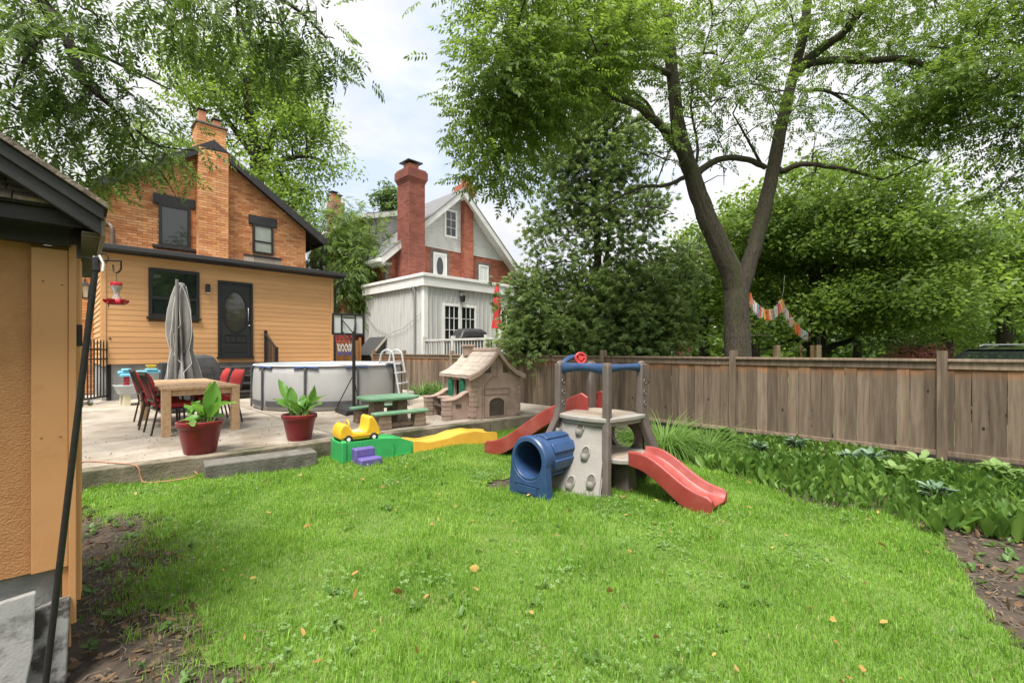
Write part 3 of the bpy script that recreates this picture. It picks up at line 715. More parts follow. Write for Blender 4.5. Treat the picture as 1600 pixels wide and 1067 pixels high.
# ------------------------------------------------------------------ the fence along the right side
fwood = bpy.data.materials.new('weathered_board'); fwood.use_nodes = True
def fence_mat(m, top_stain=True, gain=1.0):
    t = m.node_tree; b = t.nodes['Principled BSDF']; b.inputs['Roughness'].default_value = .85; b.inputs['Specular IOR Level'].default_value = .2
    tcn = t.nodes.new('ShaderNodeTexCoord'); oi = t.nodes.new('ShaderNodeObjectInfo')
    sv = t.nodes.new('ShaderNodeVectorMath'); sv.operation = 'SCALE'; sv.inputs[0].default_value = (13, 7, 19); lk(t, oi.outputs['Random'], sv.inputs['Scale'])
    ad = t.nodes.new('ShaderNodeVectorMath'); lk(t, tcn.outputs['Object'], ad.inputs[0]); lk(t, sv.outputs[0], ad.inputs[1])
    mpn = t.nodes.new('ShaderNodeMapping'); mpn.inputs['Scale'].default_value = (9, 9, .7); lk(t, ad.outputs[0], mpn.inputs[0])
    n = t.nodes.new('ShaderNodeTexNoise'); n.inputs['Scale'].default_value = 2.2; n.inputs['Detail'].default_value = 8; n.inputs['Roughness'].default_value = .65; n.inputs['Distortion'].default_value = .35
    lk(t, mpn.outputs[0], n.inputs['Vector'])
    rp = t.nodes.new('ShaderNodeValToRGB'); el = rp.color_ramp.elements
    el[0].position = .28; el[0].color = (.085 * gain, .063 * gain, .046 * gain, 1); el[1].position = .78; el[1].color = (.23 * gain, .178 * gain, .132 * gain, 1); e = el.new(.5); e.color = (.15 * gain, .113 * gain, .083 * gain, 1)
    lk(t, n.outputs[0], rp.inputs[0]); c = rp.outputs[0]
    # knots
    vo = t.nodes.new('ShaderNodeTexVoronoi'); vo.inputs['Scale'].default_value = 1; mv = t.nodes.new('ShaderNodeMapping'); mv.inputs['Scale'].default_value = (5.5, 5.5, 3.4); lk(t, ad.outputs[0], mv.inputs[0]); lk(t, mv.outputs[0], vo.inputs['Vector'])
    rk = t.nodes.new('ShaderNodeValToRGB'); rk.color_ramp.elements[0].position = .05; rk.color_ramp.elements[0].color = (1, 1, 1, 1); rk.color_ramp.elements[1].position = .1; rk.color_ramp.elements[1].color = (0, 0, 0, 1)
    lk(t, vo.outputs['Distance'], rk.inputs[0])
    mk = t.nodes.new('ShaderNodeMix'); mk.data_type = 'RGBA'; mk.inputs[7].default_value = (.035, .024, .017, 1); lk(t, rk.outputs[0], mk.inputs[0]); lk(t, c, mk.inputs[6]); c = mk.outputs[2]
    if top_stain:
        sp = t.nodes.new('ShaderNodeSeparateXYZ'); lk(t, tcn.outputs['Object'], sp.inputs[0])
        n2 = t.nodes.new('ShaderNodeTexNoise'); n2.inputs['Scale'].default_value = 9; lk(t, ad.outputs[0], n2.inputs['Vector'])
        ma = t.nodes.new('ShaderNodeMath'); ma.operation = 'MULTIPLY_ADD'; ma.inputs[1].default_value = .22; lk(t, n2.outputs[0], ma.inputs[0]); lk(t, sp.outputs['Z'], ma.inputs[2])
        mr = t.nodes.new('ShaderNodeMapRange'); mr.inputs[1].default_value = 1.1; mr.inputs[2].default_value = 1.3; mr.inputs[3].default_value = 0; mr.inputs[4].default_value = .85; lk(t, ma.outputs[0], mr.inputs[0])
        ms = t.nodes.new('ShaderNodeMix'); ms.data_type = 'RGBA'; ms.inputs[7].default_value = (.36, .145, .05, 1); lk(t, mr.outputs[0], ms.inputs[0]); lk(t, c, ms.inputs[6]); c = ms.outputs[2]
    hs = t.nodes.new('ShaderNodeHueSaturation'); mr2 = t.nodes.new('ShaderNodeMapRange'); mr2.inputs[3].default_value = .66; mr2.inputs[4].default_value = 1.3
    lk(t, oi.outputs['Random'], mr2.inputs[0]); lk(t, mr2.outputs[0], hs.inputs['Value']); lk(t, c, hs.inputs['Color']); lk(t, hs.outputs[0], b.inputs['Base Color'])
    bn = t.nodes.new('ShaderNodeBump'); bn.inputs['Strength'].default_value = .35; bn.inputs['Distance'].default_value = .006; lk(t, n.outputs[0], bn.inputs['Height']); lk(t, bn.outputs[0], b.inputs['Normal'])
fence_mat(fwood, True, 1.12)
fpost = bpy.data.materials.new('weathered_post'); fpost.use_nodes = True; fence_mat(fpost, False, 1.45)
fence = thing('wooden_fence', 'weathered brown board fence along the planting bed with square posts and top rail', 'fence', (7.7, 0, 0))
bvar = []
for k in range(5):
    w = .135 + .004 * (k - 2); b = MB()
    nseg = 5
    rings = []
    for i in range(nseg):
        z = .1 + (1.16 - .1) * i / (nseg - 1); q = .0025 * math.sin(i * 2.1 + k)
        rings.append([(-.018, q, z), (-.018 + .003 * math.sin(k), w * .5, z), (-.018, w - q, z), (0, w - q, z), (0, q, z)])
    bvar.append(b.loft(rings).mesh('board', fwood))
posts = [-2.25 - 2.44, -2.25, .19, 2.63, 5.07, 7.51, 9.95, 12.39, 14.3]
y = posts[0] + .06
while y < 14.2:
    k = random.randrange(5); w = .135 + .004 * (k - 2)
    o = put('board', bvar[k], fence, (random.uniform(-.008, .006), y, random.uniform(-.006, .006)), (random.uniform(-.005, .005), 0, random.uniform(-.022, .022)))
    y += w + random.choice((.002, .003, .004, .008 if .2 < y < 1.2 else .004))
for i, (a, b) in enumerate(zip(posts, posts[1:])):
    box('top_rail', fpost, fence, (-.034, -.019, a + .05, b - .05, 1.125, 1.215), .003)
    box('rail_cap', fpost, fence, (-.06, .05, a + .05, b - .05, 1.216, 1.25), .004)
    box('bottom_rail', fpost, fence, (-.045, -.019, a + .05, b - .05, .07, .125), .003)
    box('back_rail', fpost, fence, (.004, .045, a + .05, b - .05, .5, .59), .003)
pm = MB().box(-.06, .04, -.048, .048, -.05, 1.36).mesh('post', fpost)
for k, y in enumerate(posts):
    o = put('post', pm, fence, (0, y, random.uniform(-.01, .015)), (random.uniform(-.008, .008), random.uniform(-.006, .006), 0))
# ------------------------------------------------------------------ garden shed at the left edge
emb = M('embossed_panel', (.41, .198, .076), (.47, .236, .094), 14, .6, .5, 80, (1.2, 1, 1.5))
trimo = M('orange_trim', (.54, .275, .115), (.6, .315, .14), 3, .45, .08, 60, dirt=(.38, .18, .07), dscale=4, dth=(.58, .82))
shed = thing('garden_shed', 'orange garden shed with black fascia and shingled hood close to the lawn corner', 'shed', (.055, 2.65, 0), R(-1.4))
fnd = MB().box(-1.55, -.03, .03, 1.0, -.05, .455).build('foundation', concretegrey, shed, .01)
box('wall', emb, shed, (-1.5, -.12, 0, 1.0, .46, 2.0))
MB().box(-.1215, -.1185, -.012, .0, .46, 1.8).build('groove', M('groove_shade_strip', (.36, .19, .07), None, 5, .7), shed)  # solid strip, its darker colour stands in for the shadow of a groove
box('wall', emb, shed, (-.12, 0, .004, 1.0, .46, 1.78))
tr = box('corner_trim', trimo, shed, (-.118, -.012, -.024, .003, .46, 1.765), .003)
for x, z in ((-.09, 1.0), (-.035, 1.0), (-.085, 1.63), (-.03, 1.62)): MB().ball((x, -.024, z), .0035, 6, 4).build('screw', M('screw_head', (.2, .12, .06), None, 5, .5) if x == -.09 else bpy.data.materials['screw_head'], tr)
box('edge_trim', trimo, shed, (-.0115, .012, -.03, -.002, .22, 1.79), .003)
box('door_jamb', trimo, shed, (.002, .026, .0, .07, .3, 1.74), .003)
dr_ = box('door', orange, shed, (.002, .03, .075, .88, .3, 1.74), .003)
MB().lathe([(.016, 0), (.016, .004), (.006, .006), (.006, .015), (.013, .02), (.015, .028), (.01, .036), (.0, .037)], 12, (.03, .1, 1.12), 'x').build('knob', steel, dr_, smooth=50)
box('hinge', blackmetal, shed, (.012, .031, -.004, .012, 1.37, 1.46), .001)
box('skirt_board', trimo, shed, (-.03, -.004, -.012, .03, .12, .46), .002)
# black beam and shingled hood
box('beam', darkfascia, shed, (-1.5, -.004, -.075, -.026, 1.775, 1.885), .004)
box('beam_trim', darkfascia, shed, (-1.5, .004, -.09, -.076, 1.845, 1.893), .003)
hs_ = MB().prism([(-.23, 1.885), (0, 2.02), (0, 2.035), (-.23, 1.9)], 'x', -1.5, .045).build('hood', darkfascia, shed)
shm = M('brown_shingle', (.12, .095, .075), (.24, .2, .165), 18, .95, .7, 70, rand=.2, dirt=(.3, .24, .12), dscale=14, dth=(.6, .7))
for r_ in range(3):
    x = -.9 - .05 * r_
    while x < .05:
        w = random.uniform(.09, .16); w = min(w, .055 - x)
        y0 = -.245 + .075 * r_; z0 = 1.893 + .0435 * r_
        if w > .02: MB().prism([(y0, z0), (y0 + .1, z0 + .058), (y0 + .1, z0 + .063), (y0 - .002, z0 + random.uniform(.008, .014))], 'x', x, x + w - .004).build('shingle', shm, hs_)
        x += w
MB().prism([(-.21, 1.83), (-.21, 1.885), (-.2, 1.885), (-.2, 1.83)], 'x', -1.5, .03).build('hood_fascia', darkfascia, shed)
# main roof: rake board, soffit, shingles
sl_ = .667; ex, ez = .08, 1.868
def rz_(x): return ez + (ex - x) * sl_
MB().prism([(ex, ez - .075), (ex, ez + .02), (-.75, rz_(-.75) + .02), (-.75, rz_(-.75) - .066)], 'y', -.295, -.27).build('rake_board', darkfascia, shed, .004)
MB().prism([(ex + .008, ez - .02), (ex + .008, ez + .03), (-.75, rz_(-.75) + .03), (-.75, rz_(-.75) - .02)], 'y', -.31, -.295).build('rake_trim', darkfascia, shed, .003)
MB().prism([(ex + .02, ez + .025), (-.75, rz_(-.75) + .035), (-.75, rz_(-.75) + .055), (ex + .02, ez + .045)], 'y', -.325, 1.2).prism([(-.75, rz_(-.75) + .034), (-1.6, rz_(-.75) - .53), (-1.6, rz_(-.75) - .51), (-.75, rz_(-.75) + .055)], 'y', -.36, 1.2).build('roof', shm, shed)
MB().prism([(ex, ez - .01), (-.75, rz_(-.75)), (-.75, rz_(-.75) + .03), (ex, ez + .02)], 'y', -.265, 1.15).build('roof_deck', M('roof_board_underside', (.03, .028, .026), (.05, .045, .04), 9, .8), shed)
MB().prism([(-1.5, 2.0), (-.1, 2.0), (-.75, 2.85)], 'y', .001, .03).build('gable_wall', emb, shed)
MB().box(-1.5, -.3, -.05, .0, 2.02, 2.09).build('ledger', darkfascia, shed)
ribm = M('soffit_rib', (.14, .11, .085), (.2, .165, .13), 6, .6)
sf = MB().box(.026, ex, -.27, 1.15, 1.80, 1.805).build('soffit', ribm, shed)
rb = MB().box(.026, ex - .004, -.006, .006, 1.79, 1.80).mesh('rib', ribm)
for i in range(28): put('rib', rb, sf, (0, -.25 + .05 * i, 0))
MB().box(ex - .003, ex + .014, -.29, 1.17, 1.79, 1.868).build('eave_fascia', M('brown_fascia', (.14, .1, .07), (.2, .15, .11), 6, .5), shed, .003)

slm = M('broken_slab', (.26, .26, .255), (.34, .34, .33), 4, .9, .2, 90, dirt=(.06, .056, .05), dscale=6, dth=(.44, .53))
s1 = MB().prism([(-.16, 0), (.0, 0), (.012, .34), (-.03, .335), (-.165, .3)], 'y', -.03, .03).build('concrete_slab', slm, None, .006)
s1.location = (.035, 2.585, .0); s1.rotation_euler = (R(-7), 0, R(-4))
tag(s1, 'dark stained broken concrete slab leaning on the shed foundation', 'slab')
s2 = MB().prism([(-.2, 0), (-.015, 0), (.02, .2), (.03, .42), (-.2, .405)], 'y', -.022, .022).build('concrete_slab', M('pale_slab', (.28, .28, .275), (.36, .36, .35), 4, .9, .2, 90, dirt=(.13, .128, .12), dscale=7, dth=(.5, .62)), None, .005)
s2.location = (-.075, 2.5, 0); s2.rotation_euler = (R(-9), 0, R(3))
tag(s2, 'paler concrete slab propped in front of the dark stained one', 'slab')

# black pole with hanging feeder
pole = thing('hook_pole', 'long thin black leaning pole with a hook arm in front of the shed corner', 'pole', (0, 2.51, 0))
pa = at(66, 1110, 1.66) - Vector((0, 2.51, 0)); pb_ = at(150, 412, 1.74) - Vector((0, 2.51, 0))
MB().tube([pa, pb_], .0105, 10).build('rod', blackmetal, pole, smooth=40)
MB().beam(pb_ - Vector((0, 0, .035)), pb_ + Vector((.0, .005, .03)), .026, .024).build('clamp', blackmetal, pole, .008)
MB().tube([pb_ + Vector((.008, -.02, .03)), pb_ + Vector((.02, -.025, -.0)), pb_ + Vector((.018, -.025, -.03))], .0045, 8).build('clip', white, pole, smooth=50)
RTv = Vector((RT.x, RT.y, 0))
arm = MB().tube([pb_ + Vector((-.05, .04, .025)), pb_ + RTv * .03 + UP * .012, pb_ + RTv * .096 + UP * .01], .003, 6)
hk = pb_ + RTv * .096 + UP * .01
arm.tube([hk, hk + UP * -.03, hk + UP * -.042 - RTv * .008, hk + UP * -.045 - RTv * .018, hk + UP * -.04 - RTv * .028, hk + UP * -.015 - RTv * .031], .003, 6)
arm.tube([pb_ + RTv * .03 + UP * .02 + (RTv * math.cos(a) + UP * math.sin(a)) * .018 for a in [i * PI / 6 for i in range(13)]], .002, 5)
arm.build('hook_arm', blackmetal, pole, smooth=50)
fx = Vector((0, 2.51, 0)) + hk - RTv * .018 + UP * -.045
redpl = M('red_plastic', (.45, .012, .03), (.52, .02, .04), 12, .25)
fd = thing('bird_feeder', 'red hummingbird feeder with clear bottle hanging from the black hook', 'bird feeder', (fx.x, fx.y, fx.z - .112))
fd.scale = (.77, .77, .77)
MB().tube([(0, 0, .145), (0, 0, .1)], .0012, 5).build('wire', blackmetal, fd)
MB().lathe([(.0, .1), (.022, .098), (.024, .094), (.023, .082), (.0, .082)], 16).build('cap', redpl, fd, smooth=40)
clr = M('clear_bottle', (.75, .76, .74), (.85, .86, .84), 6, .08); clr.node_tree.nodes['Principled BSDF'].inputs['Transmission Weight'].default_value = .75
MB().lathe([(.022, .082), (.022, .07), (.012, .05), (.013, .035), (.02, .015), (.022, .006)], 16).build('bottle', clr, fd, smooth=50)
MB().lathe([(.0, .012), (.02, .012), (.03, .01), (.037, .002), (.037, -.008), (.03, -.014), (.0, -.014)], 20).build('tray', redpl, fd, smooth=40)
for k in range(5):
    a = 2 * PI * k / 5 + .3
    MB().lathe([(.005, -.006), (.013, .002), (.016, .012), (.0, .007)], 8, (.038 * math.cos(a), .038 * math.sin(a), .0)).build('flower_port', redpl, fd, smooth=40)
MB().tube([(-.03, -.02, -.01), (-.03, -.022, -.03)], .002, 5).build('perch', blackmetal, fd)

# ------------------------------------------------------------------ black iron gate and bin
ig = thing('iron_gate', 'black iron picket gate standing between the shed and the boarded addition', 'gate', (.9, 14.05, .2), math.atan2(-1.1, -.62))
box('post', blackmetal, ig, (-.05, .05, -.05, .05, 0, 1.42), .006); MB().box(-.065, .065, -.065, .065, 1.42, 1.45).lathe([(.045, 1.45), (.05, 1.5), (0, 1.54)], 8).build('post_cap', blackmetal, ig)
for z in (.1, .95, 1.16): box('rail', blackmetal, ig, (.06, 1.28, -.016, .016, z, z + .035))
pk = MB().box(-.01, .01, -.01, .01, .08, 1.32).lathe([(.018, 1.32), (.0, 1.4)], 4).mesh('picket', blackmetal)
for i in range(11): put('picket', pk, ig, (.09 + .117 * i, 0, .03 * math.sin(PI * i / 10)))
box('latch', blackmetal, ig, (-.11, -.05, -.02, .02, .85, .92))
binm = M('green_bin_plastic', (.015, .06, .03), (.02, .08, .04), 5, .5)
def wheelie(loc, rz, label):
    b = thing('wheelie_bin', label, 'bin', loc, rz)
    MB().loft([[(x, y, z) for x, y in ((-w, -w), (w, -w), (w, w), (-w, w))] for w, z in ((.22, .06), (.28, .9))]).build('body', binm, b, .02)
    MB().box(-.31, .31, -.33, .31, .9, .96).build('lid', binm, b, .02)
    MB().tube([(-.28, .33, .86), (.28, .33, .86)], .02, 6).build('handle', binm, b)
    for s in (-1, 1): MB().lathe([(0, -.03), (.1, -.03), (.1, .03), (0, .03)], 14, (s * .25, .22, .1), 'x').build('wheel', black, b)
wheelie((.12, 14.6, .2), .3, 'dark green bin behind the black iron gate')

# ------------------------------------------------------------------ toy water table, covered grill by the wall
wt = thing('water_table', "child's grey water table with blue, red and yellow tower against the house wall", 'water table', (1.32, 12.6, .2), R(4))
grp = M('pale_grey_plastic', (.42, .45, .46), (.5, .53, .54), 4, .45, dirt=(.3, .29, .26)); bluep = M('sky_blue_plastic', (.16, .46, .6), (.2, .52, .66), 5, .4); yelp = M('yellow_plastic', (.75, .5, .04), (.8, .56, .06), 6, .4); cream = M('cream_plastic', (.62, .57, .4), (.68, .63, .46), 5, .5)
MB().loft([[(x * w, y * dd, z) for x, y in ((-1, -.8), (-.85, -1), (.85, -1), (1, -.8), (1, .8), (.85, 1), (-.85, 1), (-1, .8))] for w, dd, z in ((.36, .24, .24), (.42, .3, .41), (.44, .32, .42), (.41, .29, .42), (.38, .26, .3))]).build('tub', grp, wt, smooth=40)
lg = MB().loft([[(x * w, y * w, z) for x, y in ((-1, -1), (1, -1), (1, 1), (-1, 1))] for w, z in ((.06, 0), (.05, .25))]).mesh('leg', cream)
for x in (-.26, .26):
    for y in (-.17, .17): put('leg', lg, wt, (x, y, 0))
for x in (-.22, .12):
    MB().lathe([(.055, .42), (.06, .45), (.045, .47), (.06, .5), (.045, .53), (.06, .56), (.045, .59), (.055, .64), (0, .64)], 12, (x, .1, 0)).build('tower', redpl, wt, smooth=40)
MB().box(-.36, .36, .02, .18, .65, .72).box(-.3, -.14, 0, .2, .72, .77).box(.1, .3, 0, .2, .72, .76).box(-.34, -.1, -.02, .2, .6, .66).build('chute', bluep, wt, .02)
MB().loft([[(.2 + x * w, .1 + y * w, z) for x, y in ((-1, -1), (1, -1), (1, 1), (-1, 1))] for w, z in ((.05, .76), (.09, .84))]).build('funnel', yelp, wt, .008)
MB().ball((.05, -.02, .47), (.1, .07, .06)).build('red_scoop', redpl, wt, smooth=50)
cg = thing('covered_grill', 'small grill under a dark grey cover beside the closed patio umbrella', 'barbecue', (2.36, 12.6, .2), R(5))
gcov = M('grey_cover', (.035, .035, .037), (.06, .06, .062), 6, .8, .5, 8)
MB().loft([[(x * w, y * dd, z) for x, y in ((-1, -1), (0, -1.08), (1, -1), (1.05, 0), (1, 1), (0, 1.08), (-1, 1), (-1.05, 0))] for w, dd, z in ((.42, .3, 0.02), (.4, .28, .3), (.41, .27, .62), (.36, .24, .85), (.25, .2, 1.02), (.12, .12, 1.06))]).build('cover', gcov, cg, .04, smooth=50)
MB().tube([(-.2, -.28, .75), (-.2, -.34, .77), (.2, -.34, .77), (.2, -.28, .75)], .014, 6).build('handle', blackmetal, cg)
bx = tag(MB().box(1.72, 2.02, 12.9, 13.3, .2, 1.08).build('storage_bin', M('charcoal_plastic', (.03, .03, .032), (.045, .045, .047), 5, .6), None, .02), 'dark charcoal storage bin between the water table and the covered grill', 'storage bin')

# ------------------------------------------------------------------ closed grey patio umbrella
um = thing('patio_umbrella', 'closed grey patio umbrella standing behind the dining table', 'umbrella', (1.71, 10.6, .2))
um.scale = (.86, .86, .955)
umf = M('grey_canvas', (.15, .147, .143), (.23, .225, .217), 5, .85, .2, 20)
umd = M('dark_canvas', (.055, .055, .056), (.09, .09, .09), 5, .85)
paleedge = M('pale_piping', (.55, .54, .5), (.62, .6, .56), 5, .8)
prof = [(.05, 2.56), (.085, 2.5), (.12, 2.3), (.155, 2.0), (.18, 1.72), (.185, 1.5), (.165, 1.32), (.15, 1.22), (.165, 1.12), (.2, .95), (.23, .78), (.26, .55), (.25, .52), (.2, .6)]
def fold(k, z): return 1 + .36 * math.cos(k * 2 * PI * 8 / 64 + .9 * z + .5 * math.sin(3 * z + k * .3)) * min(1, (2.6 - z) * 2.2) + .18 * math.sin(k * 2 * PI * 3 / 64 + z * 2.6) + .05 * math.sin(k * 2 * PI * 13 / 64 + 4 * z)
MB().lathe(prof, 64, fold=fold).build('canopy', umf, um, smooth=70)
pe = MB()
for q in range(8):
    pts = []
    for r, z in prof[1:12]:
        kk = max(range(q * 8, q * 8 + 8), key=lambda k: fold(k, z)); a = 2 * PI * kk / 64; f_ = r * fold(kk, z) + .002
        pts.append((f_ * math.cos(a), f_ * math.sin(a), z))
    pe.tube(pts, .006, 5)
pe.build('piping', paleedge, um, smooth=40)
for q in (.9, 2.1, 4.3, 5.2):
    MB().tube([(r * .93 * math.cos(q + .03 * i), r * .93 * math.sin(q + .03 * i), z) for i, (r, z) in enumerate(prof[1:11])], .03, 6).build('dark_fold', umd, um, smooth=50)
MB().lathe([(.16, 1.16), (.165, 1.2), (.15, 1.23)], 24).build('strap', umd, um, smooth=40)
MB().tube([(-.13, -.2, .02), (-.1, -.18, 2.6)], .032, 10).build('pole', M('pole_grey', (.17, .16, .15), (.21, .2, .19), 5, .5), um, smooth=40)
MB().box(-.4, .4, -.42, .38, 0, .07).build('base', black, um, .02)
MB().lathe([(.0, 0), (.02, .005), (.018, .05), (.0, .055)], 10, (-.12, -.27, .62), 'y').tube([(-.12, -.24, .62), (-.04, -.29, .64)], .01, 6).build('crank', steel, um, smooth=40)

# ------------------------------------------------------------------ dining table and chairs
tbm = M('pale_oak', (.44, .28, .155), (.57, .385, .235), 3, .5, .1, 40, (14, 1.2, 14), dirt=(.36, .21, .11), dscale=2)
tb = thing('dining_table', 'pale wooden outdoor dining table on the patio with red cushioned chairs round it', 'table', (1.46, 8.6, .2))
for i in range(5): box('plank', tbm, tb, (-.46 + .184 * i + .0015, -.46 + .184 * (i + 1) - .0015, -1.1, 1.1, .62, .655 + .001 * (i % 2)), .003)
MB().box(-.42, .42, -1.06, -1.03, .54, .62).box(-.42, .42, 1.03, 1.06, .54, .62).box(-.42, -.39, -1.03, 1.03, .54, .62).box(.39, .42, -1.03, 1.03, .54, .62).build('apron', tbm, tb)
for x in (-.455, .355):
    for y in (-1.095, .995): box('leg', tbm, tb, (x, x + .1, y, y + .1, 0, .62), .004)
redc = M('red_cushion', (.34, .02, .022), (.44, .035, .035), 7, .8, .2, 30)
pipc = M('white_piping', (.6, .45, .42), None, 5, .8)
chm = M('dark_bronze', (.03, .022, .018), (.05, .037, .03), 30, .45)
ch0 = thing('dining_chair', 'x', 'chair', (0, 0, 0), 0, 'red cushioned chairs round the dining table')
# chair faces +x; seat height .42
for s in (-1, 1):
    MB().tube([(.24, s * .24, 0), (.22, s * .24, .4), (.2, s * .25, .6)], .014, 7).build('leg', chm, ch0, smooth=40)
    MB().tube([(-.28, s * .23, 0), (-.21, s * .23, .38), (-.24, s * .23, .6), (-.34, s * .22, .94)], .014, 7).build('leg', chm, ch0, smooth=40)
    MB().tube([(.2, s * .25, .6), (.05, s * .26, .625), (-.24, s * .245, .61)], .018, 7).build('armrest', chm, ch0, smooth=40)
MB().box(-.22, .23, -.23, .23, .37, .395).build('seat_frame', chm, ch0, .006)
MB().beam((-.335, -.22, .93), (-.335, .22, .93), .03, .05).build('back_rail', chm, ch0, .004)
MB().beam((-.235, -.22, .52), (-.235, .22, .52), .025, .04).build('back_rail', chm, ch0, .004)
bsl = MB().beam((-.335, 0, .92), (-.235, 0, .53), .03, .008, (0, 1, 0)).mesh('slat', chm)
for i in range(5): put('slat', bsl, ch0, (0, -.16 + .08 * i, 0))
sc0 = MB().box(-.2, .24, -.23, .23, .4, .48).build('seat_cushion', redc, ch0, .03, seg=3, smooth=60)
def cushion_back():
    b = MB(); n = 8; rings = []
    for i in range(n + 1):
        t = i / n; z = .5 + .44 * t; x = -.225 - .1 * t; th = .03 + .035 * math.sin(PI * t) ** .6
        if i in (0, n): th = .012
        w = .225 - .02 * abs(2 * t - 1) ** 4
        rings.append([(x - th * .2, -w, z), (x - th * .3, w, z), (x + th * .6, w * .97, z), (x + th * (1.25 if i != 4 else .95), w * .4, z), (x + th * (1.0 if i != 4 else .7), 0, z), (x + th * (1.25 if i != 4 else .95), -w * .4, z), (x + th * .6, -w * .97, z)])
    return b.loft(rings)
bc = cushion_back().build('back_cushion', redc, ch0, smooth=70)
MB().tube([(-.228, -.222, .505), (-.275, -.226, .72), (-.325, -.2, .935), (-.328, 0, .945), (-.325, .2, .935), (-.275, .226, .72), (-.228, .222, .505)], .007, 5).build('piping', pipc, bc, smooth=40)
labs = ['red cushioned dark metal chair at the near left corner of the dining table', 'middle red cushioned chair of the three on the left side of the dining table', 'farthest red cushioned chair on the left side of the dining table near the umbrella',
        'red cushioned chair on the right side of the dining table nearest the potted plants', 'red cushioned chair on the right side of the dining table nearer the porch']
spots = [((1.17, 8.0, .2), R(4)), ((1.15, 8.7, .2), R(-5)), ((1.18, 9.3, .2), R(2)), ((1.86, 8.45, .2), R(186)), ((1.84, 9.12, .2), R(176))]
ch0.scale = (.94, .94, .9)
for i, ((loc, rz), lb_) in enumerate(zip(spots, labs)):
    if i == 0: ch0.location = loc; ch0.rotation_euler = (0, 0, rz); ch0['label'] = lb_
    else: dup(ch0, loc, rz, lb_)

# ------------------------------------------------------------------ above ground pool and ladder
pool = thing('frame_pool', 'round above ground pool with grey liner and dark frame legs', 'pool', (4.3, 9.89, .2))
liner = M('pool_liner', (.36, .36, .36), (.43, .43, .43), 2, .45, .25, 2.2, dirt=(.36, .36, .35), dscale=2)
def pr_(k, z): return 1 + .004 * math.sin(k * 2 * PI * 10 / 80)
MB().lathe([(1.43, 0), (1.475, .02), (1.5, .12), (1.505, .4), (1.49, .7), (1.47, .84), (1.45, .86), (1.43, .84), (1.45, .3), (1.4, .04)], 80, fold=pr_).build('wall', liner, pool, smooth=50)
MB().lathe([(1.44, .85), (1.455, .885), (1.485, .885), (1.5, .86), (1.48, .84)], 80).build('top_rail', M('rail_white', (.5, .5, .5), (.58, .58, .58), 5, .35), pool, smooth=60)
bandm = M('dark_band', (.06, .062, .066), (.09, .092, .096), 6, .5)
watm = M('pool_water', (.12, .32, .42), (.18, .4, .5), 3, .05, .2, 6)
MB().lathe([(0, .74), (1.44, .74)], 64).build('water', watm, pool)
legm = M('dark_pipe', (.05, .052, .056), (.075, .077, .08), 8, .4); tj = M('blue_joint', (.05, .09, .22), (.07, .12, .28), 5, .4)
for k in range(10):
    a = 2 * PI * k / 10 + .232
    c, s = math.cos(a), math.sin(a)
    MB().tube([(1.53 * c, 1.53 * s, .0), (1.53 * c, 1.53 * s, .76), (1.5 * c, 1.5 * s, .83)], .021, 8).build('leg', legm, pool, smooth=40)
    MB().tube([(1.5 * math.cos(a + q), 1.5 * math.sin(a + q), .845 - abs(q) * .15) for q in (-.15, -.1, -.04, 0, .04, .1, .15)], .018, 6).build('joint', tj, pool, smooth=40)
    a0, a1 = a + .05, a + 2 * PI / 10 - .05
    b = MB(); b.loft([[(1.513 * math.cos(a0 + (a1 - a0) * i / 6), 1.513 * math.sin(a0 + (a1 - a0) * i / 6), z) for i in range(7)] for z in (.09, .19)], closed=False, cap=False)
    b.build('band', bandm, pool)
    sl2 = MB(); sl2.loft([[((1.462 + w) * math.cos(a0 + .1 + (a1 - a0 - .2) * i / 6), (1.462 + w) * math.sin(a0 + .1 + (a1 - a0 - .2) * i / 6), z) for i in range(7)] for w, z in ((.032, .862), (.02, .889), (-.004, .889))], closed=False, cap=False)
    if k % 2 == 0: sl2.build('rail_sleeve', legm, pool)
aL = R(-62)
ld = thing('pool_ladder', 'white metal a frame ladder hooked over the pool rim', 'ladder', (4.3 + 1.5 * math.cos(aL), 9.89 + 1.5 * math.sin(aL), .2), aL)
lwm = M('ladder_white', (.4, .41, .41), (.47, .47, .47), 6, .4)
for s in (-1, 1):
    y = s * .19
    pts = [(.36, y, 0), (.2, y * .95, .85)] + [(.02 + .15 * math.cos(a), y * .93, 1.02 + .15 * math.sin(a)) for a in [PI * i / 8 for i in range(9)]] + [(-.17, y * .95, .85), (-.3, y, .05)]
    MB().tube(pts, .02, 8).build('side_rail', lwm, ld, smooth=40)
for z in (.24, .46, .68):
    x = .36 - .16 * z / .85
    box('step', lwm, ld, (x - .05, x + .05, -.175, .175, z, z + .03), .006)
box('platform', lwm, ld, (-.13, .17, -.175, .175, .9, .925), .006)

# ------------------------------------------------------------------ basketball hoop
bk = thing('basketball_hoop', 'portable basketball hoop with black pole beside the pool, net turned to the house', 'basketball hoop', (3.87, 8.0, .2), R(-8))
MB().loft([[(x * w, y * dd, z) for x, y in ((-1, -1), (1, -1), (1, 1), (-1, 1))] for w, dd, z in ((.22, .3, 0), (.22, .3, .09), (.15, .2, .15))]).build('base', black, bk, .02)
MB().lathe([(.0, -.02), (.06, -.02), (.06, .02), (0, .02)], 14, (-.2, -.32, .06), 'x').lathe([(.0, -.02), (.06, -.02), (.06, .02), (0, .02)], 14, (.2, -.32, .06), 'x').build('wheel', black, bk)
MB().tube([(0, -.12, .1), (0, -.1, 1.5)], .03, 10).build('pole', blackmetal, bk, smooth=40)
for s in (-1, 1): MB().tube([(s * .2, .22, .12), (0, -.1, .72)], .009, 6).build('stay', blackmetal, bk)
